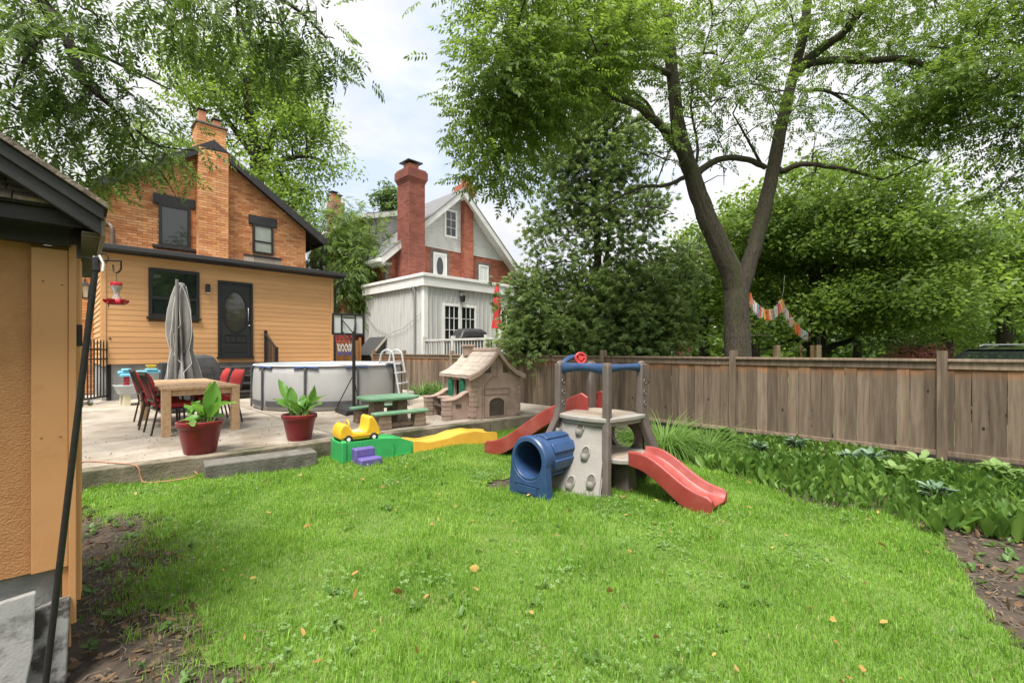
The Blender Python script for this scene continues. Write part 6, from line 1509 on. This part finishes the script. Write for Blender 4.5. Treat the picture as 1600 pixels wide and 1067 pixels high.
# spreading tree with the bunting
sb0 = base(1275, 14)
tree('spreading_maple_tree', 'dark trunked spreading maple tree beyond the fence holding the far end of the bunting', [([sb0, at(1275, 545, 14), at(1276, 500, 14), at(1273, 430, 14), at(1268, 360, 14), at(1262, 290, 14)], .3, .08), Lm([(1272, 552, 14), (1255, 535, 13.9), (1225, 522, 13.7), (1195, 508, 13.5), (1165, 500, 13.3)], .1, .03), Lm([(1278, 553, 14), (1305, 540, 13.9), (1335, 527, 13.6), (1350, 505, 13.4), (1385, 495, 13)], .12, .03), Lm([(1240, 530, 13.8), (1215, 540, 13.6), (1190, 546, 13.3)], .05, .02), Lm([(1275, 450, 14), (1320, 400, 13.7), (1370, 370, 13.4)], .1, .03), Lm([(1272, 430, 14), (1230, 380, 13.8), (1190, 350, 13.6)], .09, .03), Lm([(1275, 470, 14), (1350, 440, 13.5), (1420, 430, 13)], .08, .02)],
    [B(1220, 330, 14, 80, 50, 2, 60), B(1300, 300, 14, 90, 50, 2, 66), B(1380, 330, 13.8, 80, 50, 2, 64), B(1440, 390, 13.4, 60, 50, 1.6, 50), B(1330, 380, 13.2, 90, 35, 1.4, 56), B(1220, 395, 14.8, 70, 35, 1.2, 36), B(1400, 450, 13, 70, 26, 1.2, 44), B(1350, 470, 13, 60, 28, 1, 50), B(1215, 460, 14.6, 50, 28, 1, 30), B(1440, 480, 13, 40, 30, 1, 36), B(1160, 380, 14.5, 50, 50, 1.5, 40), B(1310, 440, 14.6, 40, 30, .8, 20), B(1200, 510, 13.5, 40, 18, .8, 16), B(1330, 500, 13.4, 40, 18, .8, 16)],
    broad(10, .24, .14, .1, 22), leafmat('maple_leaf', [(.05, .095, .016), (.09, .165, .024), (.155, .26, .035), (.24, .37, .055)], .55, .5, .5), barkd, per=40, spread=.5, seed=19, droop=.3, flat=.13, twig=.016, ls=(.6, 1.2), thin=.3, bare=90)
def simple_tree(name, label, px, d, top, rx, seed, lm, bottom=520, n=160, leaf=None, per=8, spread=.6, tr=.25, z0=-.05, group=None):
    b = base(px, d, z0); h = (548 - top)
    lims = [([b, at(px, 548 - h * .2, d), at(px + 4, 548 - h * .5, d), at(px, 548 - h * .85, d)], tr, tr * .2)]
    for s in (-1, 1):
        lims.append(Lm([(px, 548 - h * .25, d), (px + s * rx * .35, 548 - h * .42, d), (px + s * rx * .7, 548 - h * .55, d)], tr * .45, tr * .1))
    hh = bottom - top
    bl = [B(px, top + hh * .25, d, rx * .6, hh * .25, rx * .6 * d / FPX, int(n * .25)), B(px - rx * .45, top + hh * .5, d, rx * .55, hh * .27, rx * .5 * d / FPX, int(n * .25)), B(px + rx * .45, top + hh * .5, d, rx * .55, hh * .27, rx * .5 * d / FPX, int(n * .25)), B(px, top + hh * .72, d, rx * .9, hh * .25, rx * .6 * d / FPX, int(n * .25))]
    return tree(name, label, lims, bl, leaf or mapleaf, lm, barkd, per=per, spread=spread, seed=seed, droop=.3, twig=.014, group=group)
lf2 = broad(11, .4, .26, .18, 8)
simple_tree('backyard_tree', 'bright yellow green tree between the cedar and the locust trunk', 1100, 17, 360, 60, 21, brightm, 540, 130)
simple_tree('backyard_tree', 'bushy green tree at the right edge with pale tips above the parked car', 1570, 15, 300, 90, 23, brightm, 540, 170)
simple_tree('backyard_tree', 'round leafy tree behind the spreading maple, right of the bunting', 1480, 19, 390, 75, 25, midm, 535, 150)
simple_tree('backyard_tree', 'deep green tree far back directly behind the locust trunk fork', 1180, 24, 330, 90, 27, midm, 545, 170, lf2)
simple_tree('backyard_tree', 'dark green tree far back in the middle of the maple canopy', 1340, 26, 350, 110, 29, darkm, 550, 200, lf2)
simple_tree('backyard_tree', 'dark trunked shade tree far right beyond the parked car', 1555, 24, 380, 90, 31, darkm, 520, 130, lf2)
simple_tree('backyard_tree', 'dark bushy tree low behind the cedar and far brick house', 1000, 30, 420, 80, 33, darkm, 545, 120, lf2)
simple_tree('backyard_tree', 'grey green tree low behind the maple trunk and red maple', 1440, 30, 440, 90, 35, midm, 552, 130, lf2)
redm = leafmat('red_maple_leaf', [(.24, .08, .07), (.36, .14, .115), (.44, .2, .16)], .4, .5, .8)
simple_tree('red_maple', 'low dusty red japanese maple above the fence beside the parked car', 1435, 13, 540, 36, 37, redm, 566, 60, pinnate(4, .12, .07, .02, .4, .3, 15), 10, .18, .05)
# wooded backdrop beyond the gardens
hb = MB(); hv = []; r8 = np.random.default_rng(4); ps = []; ds = []
for i in range(8200):
    a = r8.uniform(-70, 95); d = r8.uniform(46, 70); ang = AZ + R(a * .9)
    if i >= 5200: a = r8.uniform(95, 290); d = r8.uniform(24, 34); ang = AZ + R(a * .95)
    hgt = 3.5 + 2.2 * math.sin(a * .21) + 1.4 * math.sin(a * .57 + 1) + 1.0 * math.sin(a * 1.3)
    hgt = hgt if i < 5200 else 7 + 3.4 * math.sin(a * .13) + 2 * math.sin(a * .37) + 1.2 * math.sin(a * .9)
    ps.append((d * math.cos(ang), d * math.sin(ang), abs(r8.uniform(0, 1)) * max(2.2, hgt))); ds.append(r8.normal(size=3) + np.array((0, 0, -.3)))
ps = np.array(ps); V, F = scatter(*broad(12, 1.0, .85, .6, 12), ps, frames(np.array(ds)), r8.uniform(.8, 1.5, len(ps)))
o = bpy.data.objects.new('treeline', np_mesh('treeline', V, F, midm)); col.objects.link(o); kind(o, 'stuff')

# ------------------------------------------------------------------ far brick house, garden play frame, parked car
fh = thing('distant_house', 'distant brick house glimpsed through the lower branches of the cedar', 'house', tuple(base(1030, 27, 0)), R(2))
fw_ = MB().prism([(-5, 0), (5, 0), (5, 3.2), (0, 5.6), (-5, 3.2)], 'y', 0, 8).build('wall', M('house_brick_far', (.36, .14, .075), (.46, .2, .11), 6, .9, .3, 20, (1, 1, 6)), fh)
window(fh, -1.6, -.6, .5, 2.0, -.02, white, glass, .1, bars=(2, 2), barm=white); window(fh, 1.2, 2.2, .5, 2.0, -.02, white, glass, .1, bars=(2, 2), barm=white)
gable_roof('roof', gshing, fh, 0, 5, 3.2, 5.6, -.4, 8.4, .15, .5)
pf = thing('play_tower', 'small tan wooden play tower with ladder steps behind the fence at the maple trunk', 'play tower', tuple(base(1243, 12.4, 0)), R(20))
tw_ = M('tan_lumber', (.34, .25, .15), (.44, .33, .2), 5, .7, .1, 40, (8, 8, 1))
for x in (-.45, .45):
    for y in (-.45, .45): box('post', tw_, pf, (x - .045, x + .045, y - .045, y + .045, 0, 1.5), .005)
for i in range(6): box('plank', tw_, pf, (-.5, .5, -.512, -.492, .9 + .1 * i, .99 + .1 * i), .003)
for i in range(4): box('ladder_step', tw_, pf, (.5, .95, -.3 + 0, -.22, .3 + .35 * i, .34 + .35 * i))
MB().box(-.5, .5, -.5, .5, .85, .89).build('floor', tw_, pf)
MB().beam((.72, -.35, 0), (.72, -.2, 1.55), .06, .06).build('ladder_rail', tw_, pf)
for x in (-.25, .1): MB().beam((x, -.53, 0.9), (x + .1, -.53, 1.75), .03, .02).build('brace', blackmetal, pf)
carp = M('car_paint', (.012, .013, .015), (.016, .017, .02), 3, .12, spec=.8)
cr0 = base(1600, 9.6, -.03)
pk_ = thing('parked_car', 'black car parked beyond the fence at the right edge, only its roof showing', 'car', (cr0.x, cr0.y, -.02), R(-38))
# body profile along x, lofted across
def carsec(y, k):
    return [(x, y, z) for x, z in [(-2.1, .3), (-2.18, .6), (-2.1, .88), (-1.2, .97), (-.9, 1.0), (1.5, 1.0), (2.0, .95), (2.12, .7), (2.1, .3)]]
MB().loft([[(x * k, y, z * (1 if z < .5 else kz)) for x, z in [(-2.1, .3), (-2.18, .6), (-2.1, .86), (-1.2, .96), (-.9, .99), (1.5, .99), (2.0, .94), (2.12, .7), (2.1, .3)]] for y, k, kz in ((-.86, .97, .93), (-.82, 1, 1), (.82, 1, 1), (.86, .97, .93))]).build('body', carp, pk_, .03, smooth=40)
cabp = [(-1.05, .98), (-.45, 1.4), (-.2, 1.45), (.9, 1.46), (1.35, 1.4), (1.85, .98)]
MB().loft([[(x * .97, y * (1 - .16 * max(0, (z - .98) / .48)), z) for x, z in cabp] for y in (-.8, .8)]).build('window_glass', glass, pk_, .01)
MB().loft([[(x, y, z + .012 + (.012 if abs(y) < .3 else 0)) for x, z in [(-.5, 1.385), (-.2, 1.445), (.9, 1.455), (1.38, 1.395), (.9, 1.43), (-.2, 1.42)]] for y in (-.69, -.5, .5, .69)]).build('roof', carp, pk_, .012, smooth=50)
for s in (-1, 1):
    for a_, b_, w_ in (((-1.03, s * .79, .98), (-.46, s * .69, 1.4), .05), ((.45, s * .8, .98), (.4, s * .68, 1.45), .06), ((1.82, s * .79, .98), (1.33, s * .69, 1.4), .09)): MB().beam(a_, b_, w_, .05).build('pillar', carp, pk_)
    MB().tube([(-.3, s * .6, 1.47), (-.2, s * .6, 1.5), (.9, s * .6, 1.51), (1.0, s * .6, 1.48)], .016, 6).build('roof_rail', steel, pk_, smooth=40)
for x in (-1.35, 1.3):
    for s in (-1, 1): MB().lathe([(0, -.1), (.3, -.1), (.33, -.06), (.33, .06), (.3, .1), (0, .1)], 24, (x, s * .78, .33), 'y').build('wheel', black, pk_, smooth=40)

# ------------------------------------------------------------------ tassel bunting
bu = thing('bunting', 'string of colourful tassel bunting hung from the locust trunk to the maple tree', 'bunting', tuple(at(1170, 450, 9)))
key = [(1168, 449, 9.0), (1172, 462, 9.1), (1180, 473, 9.4), (1195, 484, 9.9), (1208, 484, 10.3), (1217, 474, 10.6), (1221, 468, 10.8), (1226, 478, 11), (1234, 492, 11.6), (1243, 505, 11.5), (1252, 514, 11.8), (1262, 520, 12.2)]
kp = [at(*k) - bu.location for k in key]; sp = []
for i in range(len(kp) - 1):
    for j in range(6): sp.append(kp[i].lerp(kp[i + 1], j / 6))
MB().tube(sp, .004, 4).build('string', M('string_cotton', (.5, .48, .42), None, 5, .8), bu)
MB().tube([at(1221, 468, 10.8) - bu.location, at(1224, 455, 10.9) - bu.location, at(1226, 430, 11.2) - bu.location], .003, 4).build('hanging_string', bpy.data.materials['string_cotton'], bu)
tcols = [(.65, .1, .03), (.66, .62, .54), (.72, .27, .04), (.6, .06, .14), (.66, .62, .56), (.72, .48, .1), (.08, .36, .46), (.68, .16, .04), (.66, .62, .54), (.62, .3, .32)]
tms = []
for i, c in enumerate(tcols):
    b = MB()
    for q in range(5):
        w = .011; x = -.022 + .011 * q
        b.add([(x - w / 2, .004 * math.sin(q * 2), 0), (x + w / 2, .004 * math.sin(q * 2), 0), (x + w / 2 + .004 * (q - 2), .008 * math.cos(q * 3), -.13 - .02 * (q % 3)), (x - w / 2 + .004 * (q - 2), .008 * math.cos(q * 3), -.14 - .02 * (q % 2))], [(0, 1, 2, 3)])
    b.tube([(0, 0, .0), (0, 0, -.03)], .012, 5)
    tms.append(b.mesh('tassel', M('tassel_fabric', c, tuple(x * .85 for x in c), 8, .8), fix=False))
tot = 0; prev = sp[0]; ac = 0; k = 0
for p in sp[1:]:
    ac += (p - prev).length
    if ac > .05 and k < 120:
        put('tassel', tms[(k * 7 + k // 3) % len(tms)], bu, p, (random.uniform(-.15, .15), random.uniform(-.15, .15), random.uniform(-1.2, .2)), (1.5, 1.5, 1.5)); ac = 0; k += 1
    prev = p

# ------------------------------------------------------------------ planting bed
def bladed(n, l, w, spread, curve, seed, segs=4):
    # clump of arching strap leaves
    r = random.Random(seed); V = []; F = []
    for i in range(n):
        a = r.uniform(0, 2 * PI); L_ = l * r.uniform(.6, 1.1); q = spread * r.random(); lean = r.uniform(.1, .65); cv = curve * r.uniform(.5, 1.3)
        p = np.array((q * math.cos(a), q * math.sin(a), 0.)); th = lean; o = len(V); d_ = np.array((math.cos(a), math.sin(a))); s_ = np.array((-math.sin(a), math.cos(a), 0))
        for k in range(segs + 1):
            ww = w * (1 - (k / segs) ** 2 * .95) * r.uniform(.9, 1.1)
            V += [p - s_ * ww / 2, p + s_ * ww / 2]
            th += cv / segs; p = p + np.array((d_[0] * math.sin(th), d_[1] * math.sin(th), math.cos(th))) * L_ / segs
        for k in range(segs): b = o + 2 * k; F += [(b, b + 1, b + 3), (b, b + 3, b + 2)]
    return T_(V, F)
grassm2 = leafmat('strap_leaf', [(.08, .17, .03), (.14, .27, .05), (.23, .38, .09)], .45, .45, 2.0)
def clump(name, label, cat, loc, tmpl, m, group=None):
    o = bpy.data.objects.new(name, np_mesh(name, tmpl[0], tmpl[1], m)); col.objects.link(o); o.location = loc
    return tag(o, label, cat, group)
clump('ornamental_grass', 'tall arching ornamental grass clump beside the small red slide', 'ornamental grass', (5.62, 2.78, 0), bladed(700, .92, .012, .2, 2.1, 41, 6), grassm2)
clump('ornamental_grass', 'shorter loose grass clump leaning at the foot of the tall arching one', 'ornamental grass', (5.95, 2.35, 0), bladed(340, .72, .012, .2, 2.1, 42, 6), grassm2)
dlm = leafmat('daylily_leaf', [(.06, .14, .03), (.1, .21, .04), (.15, .27, .06)], .35, .4, 2.0)
for i, (x, y, lb_) in enumerate(((6.9, 10.2, 'daylily clump beside the pool ladder at the fence'), (6.95, 9.5, 'middle daylily clump along the fence between the pool and playhouse'), (6.95, 8.8, 'daylily clump nearest the playhouse porch at the fence'), (7.2, 9.9, 'daylily clump tucked close to the fence boards behind the others'))):
    clump('daylily', lb_, 'daylily', (x, y, .2), bladed(110, .62, .024, .22, 1.6, 50 + i), dlm, 'daylilies along the fence')
# lily of the valley carpet
def lvleaf():
    v = []; f = []; n = 5
    for k in range(n + 1):
        t = k / n; w = .066 * math.sin(PI * (t * .94 + .04)) ** .8 if k < n else .001
        y = .16 * t; z = -.02 * t * t
        v += [(-w / 2, y, z + w * .25), (0, y, z), (w / 2, y, z + w * .25)]
    for k in range(n):
        a = 3 * k
        for b in (0, 1): f += [(a + b, a + b + 1, a + b + 4), (a + b, a + b + 4, a + b + 3)]
    return T_(v, f)
lvm = leafmat('ground_cover_leaf', [(.035, .09, .015), (.08, .18, .026), (.14, .27, .042), (.25, .4, .08)], .42, .42, 1.2, .35)
r9 = np.random.default_rng(6); ps = []; ds = []; scs = []
while len(ps) < 11500:
    x = r9.uniform(4.3, 7.62); y = r9.uniform(-3, 3.3)
    e = bedx(y) + .5 * wob(x, y) + .06
    if x < e or (y < .12 and x < 4.75 - .0 * y) or ((x - 5.62) ** 2 + (y - 2.78) ** 2 < .06): continue
    if y < -.2 and r9.random() < .2: continue
    hh = .03 + .05 * min(1, (x - e) * 2) * (1 if x < 6.8 else .3) + .03 * math.sin(x * 2.3 + y * 1.7)
    a = r9.uniform(0, 2 * PI); tilt = abs(r9.normal(0, .38)) + .04
    ps.append((x, y, r9.uniform(0, .35) * hh)); ds.append((math.cos(a) * math.sin(tilt), math.sin(a) * math.sin(tilt), math.cos(tilt))); scs.append(r9.uniform(.6, 1.3) * (1 if x < 6.3 else max(.6, 1 - (x - 6.3) * .6)) * (.8 + .3 * math.sin(x * 3.1 + y * 2.3)))
V, F = scatter(*lvleaf(), np.array(ps), frames(np.array(ds), r9.uniform(-1.2, 1.2, len(ps))), np.array(scs))
o = bpy.data.objects.new('ground_cover', np_mesh('ground_cover', V, F, lvm, True)); col.objects.link(o); kind(o, 'stuff')
# a few individual plants standing in the carpet
def rosette(n, l, w, h, seed, tiltr=(.7, 1.5)):
    r = random.Random(seed); bv, bf = lvleaf(); V = []; F = []
    P = []; D = []; S = []
    for i in range(n):
        a = r.uniform(0, 2 * PI); t = r.uniform(*tiltr); q = r.uniform(.0, .07)
        P.append((q * math.cos(a), q * math.sin(a), r.uniform(.35, 1) * h)); D.append((math.cos(a) * math.sin(t), math.sin(a) * math.sin(t), math.cos(t))); S.append(r.uniform(.7, 1.2) * l / .16)
    bv = bv.copy(); bv[:, 0] *= (w / l) / (.066 / .16)
    return scatter(bv, bf, np.array(P), frames(np.array(D), np.array([r.uniform(-.3, .3) for _ in P])), np.array(S))
silver = leafmat('spotted_silver_leaf', [(.05, .12, .05), (.13, .22, .13), (.24, .34, .25)], .2, .5, 30)
pale = leafmat('pale_green_leaf', [(.14, .26, .06), (.21, .34, .1), (.28, .41, .15)], .4, .5, 2)
gcv = leafmat('plain_green_leaf', [(.06, .14, .03), (.1, .2, .04), (.14, .26, .06)], .4, .45, 2)
for i, (px, py, z, n, l, w, h, m, nm, lb_, cat) in enumerate([
    (1360, 722, .1, 46, .2, .075, .2, silver, 'lungwort', 'large clump of silver spotted lungwort leaves left of the pale green plants', 'lungwort'),
    (1330, 716, .1, 30, .17, .07, .16, silver, 'lungwort', 'silver spotted lungwort clump close under the fence boards', 'lungwort'),
    (1185, 697, .1, 24, .15, .06, .14, silver, 'lungwort', 'small silver spotted lungwort near the ornamental grass', 'lungwort'),
    (1245, 693, .1, 30, .17, .065, .17, silver, 'lungwort', 'silver spotted lungwort along the fence midway between the posts', 'lungwort'),
    (1440, 735, .1, 30, .2, .09, .26, pale, 'pale_leafed_plant', 'pale green broad leafed plant standing right of the spotted lungwort', 'plant'),
    (1400, 742, .1, 26, .17, .08, .2, pale, 'pale_leafed_plant', 'pale green leafy plant between the lungwort and the taller pale one', 'plant'),
    (1555, 745, .1, 26, .15, .08, .26, pale, 'pale_leafed_plant', 'pale green leafy plant by the fence at the right edge of the bed', 'plant'),
    (1590, 752, .1, 20, .14, .08, .26, pale, 'pale_leafed_plant', 'pale green plant farthest right along the fence', 'plant'),
    (1465, 768, .08, 12, .16, .07, .14, silver, 'lungwort', 'single drooping silver leafed plant in front of the pale plants', 'lungwort'),
    (1130, 690, .1, 50, .16, .07, .3, gcv, 'leafy_shrub', 'soft green leafy perennial right behind the ornamental grass', 'perennial'),
    (975, 700, .0, 30, .16, .08, .25, gcv, 'leafy_shrub', 'green leafy perennial seen through the round hole of the climber', 'perennial')]):
    d = FPX * (HCAM - z) / (py - HOR); p = at(px, py, d); p.z = 0
    clump(nm, lb_, cat, p, rosette(int(n * 2), l * .64, w * .66, h * .85, 60 + i), m)

# ------------------------------------------------------------------ grass blades, clover, weeds and fallen leaves
gm_ = leafmat('grass_blade', [(.082, .205, .014), (.15, .315, .026), (.22, .42, .044), (.36, .53, .11)], .42, .5, 1.6, .3, .3)
r7 = np.random.default_rng(12)
def grass_pts(n, dmin, dmax):
    out = []
    while len(out) < n:
        m = n * 3
        x = r7.uniform(-.3, 5.7, m); y = r7.uniform(-1.9, 6.1, m); d = np.hypot(x, y)
        ok = (d > dmin) & (d < dmax)
        for a, b in zip(x[ok], y[ok]):
            q_ = math.sin(3.3 * a + 1.1 * b + 2 * math.sin(1.7 * b)) * math.sin(2.9 * b - 1.6 * a + 1.5 * math.sin(2.3 * a))
            if q_ < -.35 and r7.random() < .42: continue
            if in_lawn(a, b, -.05 + .12 * r7.normal() * (1 if a < 1.0 else .5)) : out.append((a, b))
            if len(out) >= n: break
    return np.array(out)
def blades(n, dmin, dmax, w, l):
    p = grass_pts(n, dmin, dmax); N = len(p)
    thin = 1 - .45 * np.clip((np.sin(p[:, 0] * 2.1 + p[:, 1] * 1.3) + np.sin(p[:, 0] * 4.7 - p[:, 1] * 3.9)) * .5, 0, 1)
    a = r7.uniform(0, 2 * PI, N); lean = np.abs(r7.normal(0, .55, N)); L_ = l * r7.uniform(.5, 1.25, N) * thin; W2 = w * r7.uniform(.7, 1.3, N)
    z = .012 + np.array([bumpy(x, y) for x, y in p])
    dx, dy = np.cos(a), np.sin(a); sx, sy = -dy, dx
    P0 = np.stack([p[:, 0], p[:, 1], z - .004], 1); side = np.stack([sx, sy, np.zeros(N)], 1) * W2[:, None] / 2
    m = P0 + np.stack([dx * np.sin(lean * .6), dy * np.sin(lean * .6), np.cos(lean * .6)], 1) * (L_ * .55)[:, None]
    t = m + np.stack([dx * np.sin(lean * 1.7), dy * np.sin(lean * 1.7), np.cos(lean * 1.7)], 1) * (L_ * .45)[:, None]
    V = np.stack([P0 - side, P0 + side, m - side * .8, m + side * .8, t], 1).reshape(-1, 3)
    F = (np.array([(0, 1, 3), (0, 3, 2), (2, 3, 4)])[None] + (np.arange(N) * 5)[:, None, None]).reshape(-1, 3)
    return V, F
def tufts(n):
    c = grass_pts(n, 1.6, 6); k = 16; p = np.repeat(c, k, 0) + r7.normal(size=(n * k, 2)) * .022; return p
_gp = grass_pts
parts = [blades(125000, 1.5, 3.4, .003, .044), blades(120000, 3.3, 5.2, .0042, .044), blades(75000, 5.1, 9, .006, .046)]
tp = tufts(1100); grass_pts = lambda n, a, b: tp
parts.append(blades(len(tp), 0, 0, .0042, .082)); grass_pts = _gp
off = 0; Vs = []; Fs = []
for V, F in parts: Vs.append(V); Fs.append(F + off); off += len(V)
o = bpy.data.objects.new('grass', np_mesh('grass', np.concatenate(Vs), np.concatenate(Fs), gm_)); col.objects.link(o); kind(o, 'stuff')
# dry straw blades among the green
V, F = blades(16000, 1.5, 6.5, .0036, .038)
o = bpy.data.objects.new('dry_grass', np_mesh('dry_grass', V, F, leafmat('straw', [(.28, .24, .1), (.38, .34, .16), (.45, .42, .22)], .3, .7, 1.3))); col.objects.link(o); kind(o, 'stuff')
# clover and small weeds
def trefoil():
    V = []; F = []
    for k in range(3):
        a = 2 * PI * k / 3; v = [(0, 0, 0)] + [(.016 * math.cos(a + t) * q, .016 * math.sin(a + t) * q, .002) for t, q in ((-.75, .7), (-.3, 1.05), (.3, 1.05), (.75, .7))]
        o = len(V); V += v; F += [(o, o + 1, o + 2), (o, o + 2, o + 3), (o, o + 3, o + 4)]
    return T_(V, F)
pp = []; 
cent = [(r7.uniform(.5, 4.8), r7.uniform(.2, 5.5)) for _ in range(46)]
for c in cent:
    for _ in range(90):
        x = c[0] + r7.normal() * .16; y = c[1] + r7.normal() * .16
        if in_lawn(x, y, .02): pp.append((x, y, r7.uniform(.03, .05)))
pp = np.array(pp); dd = r7.normal(size=(len(pp), 3)) * np.array((1, 1, .25))
V, F = scatter(*trefoil(), pp, frames(dd, r7.uniform(-.5, .5, len(pp))), r7.uniform(.4, .85, len(pp)))
o = bpy.data.objects.new('clover', np_mesh('clover', V, F, leafmat('clover_leaf', [(.1, .2, .05), (.16, .28, .08), (.2, .33, .11)], .3, .5, 2))); col.objects.link(o); kind(o, 'stuff')
# fallen leaves
fl = T_([(0, 0, 0), (.011, .016, .004), (.008, .034, .003), (0, .048, .0), (-.008, .034, .004), (-.011, .016, .003)], [(0, 1, 2), (0, 2, 3), (0, 3, 4), (0, 4, 5)])
def litter(name, n, xr, yr, keep, zf, cols, sc):
    P = []
    while len(P) < n:
        x = r7.uniform(*xr); y = r7.uniform(*yr)
        if keep(x, y): P.append((x, y, zf(x, y)))
    P = np.array(P); D = r7.normal(size=(n, 3)) * np.array((1, 1, .22))
    s1_ = r7.uniform(sc[0], sc[1], n) ** 1.4
    V, F = scatter(fl[0], fl[1], P, frames(D, r7.uniform(-.9, .9, n)), np.stack([s1_ * r7.uniform(.5, 1.7, n), s1_, s1_ * r7.uniform(-2.5, 3.5, n)], 1))
    o = bpy.data.objects.new(name, np_mesh(name, V, F, leafmat(name + '_colour', cols, .2, .7, 4))); col.objects.link(o); kind(o, 'stuff')
yb = [(.16, .085, .03), (.34, .2, .06), (.48, .33, .08), (.3, .13, .045), (.42, .36, .2)]
litter('fallen_leaves', 230, (.5, 5), (-.2, 5.7), lambda x, y: in_lawn(x, y), lambda x, y: r7.uniform(.035, .055), yb, (.5, 1.15))
is_soil = lambda x, y: not in_lawn(x, y, .02) and y < 5.75 and ((x < 1.0 and x > -.0) or (x > 2.3 and y < .25 and x < 5.2))
litter('leaf_litter', 4200, (0, 5.2), (-1.2, 5.7), is_soil, lambda x, y: r7.uniform(.005, .02), [(.05, .033, .02), (.11, .068, .038), (.2, .125, .06), (.17, .13, .085), (.38, .26, .1)], (.15, 1.0))
litter('soil_crumbs', 5200, (0, 5.2), (-1.2, 5.7), is_soil, lambda x, y: r7.uniform(.002, .012), [(.03, .022, .016), (.06, .045, .033), (.1, .08, .06), (.14, .11, .085)], (.12, .35))
litter('patio_litter', 1300, (-.2, 4.5), (5.9, 9), lambda x, y: y > yfront(x) + .05 and r7.random() < math.exp(-.45 * (y - 5.9)), lambda x, y: .208, [(.07, .07, .04), (.24, .14, .07), (.3, .2, .1)], (.12, .6))
def weeds(name, n, xr, yr, keep, l, w, m, seed):
    rr_ = np.random.default_rng(seed); P = []; D = []; S = []
    while len(P) < n:
        x = rr_.uniform(*xr); y = rr_.uniform(*yr)
        if not keep(x, y): continue
        for _ in range(rr_.integers(4, 9)):
            a = rr_.uniform(0, 2 * PI); t = rr_.uniform(.6, 1.45)
            P.append((x + rr_.normal() * .015, y + rr_.normal() * .015, .01 + rr_.uniform(0, .02))); D.append((math.cos(a) * math.sin(t), math.sin(a) * math.sin(t), math.cos(t))); S.append(rr_.uniform(.5, 1.1) * l / .16)
    bv, bf = lvleaf(); bv = bv.copy(); bv[:, 0] *= w
    V, F = scatter(bv, bf, np.array(P), frames(np.array(D), rr_.uniform(-.4, .4, len(P))), np.array(S))
    o = bpy.data.objects.new(name, np_mesh(name, V, F, m, True)); col.objects.link(o); kind(o, 'stuff')
weeds('soil_weeds', 900, (.04, 5.2), (-1, 5.7), is_soil, .05, 1.3, gcv, 71)
weeds('lawn_weeds', 700, (.5, 5), (-.6, 5.6), lambda x, y: in_lawn(x, y), .05, 1.2, gcv, 72)
# thin bark and root sticks in the bare soil
sk_ = MB()
for i in range(420):
    x = r7.uniform(.1, .7); y = r7.uniform(2, 5); a = r7.uniform(0, 2 * PI); l = r7.uniform(.03, .15)
    if i > 300: x = r7.uniform(2.6, 4.4); y = r7.uniform(-.5, .05)
    sk_.tube([(x, y, .012), (x + l * .5 * math.cos(a), y + l * .5 * math.sin(a), .018), (x + l * math.cos(a + .3), y + l * math.sin(a + .3), .01)], [.0025, .002, .001], 4, False)
kind(sk_.build('twig_litter', M('grey_twig', (.12, .095, .07), (.22, .18, .14), 9, .9), None, fix=False), 'stuff')
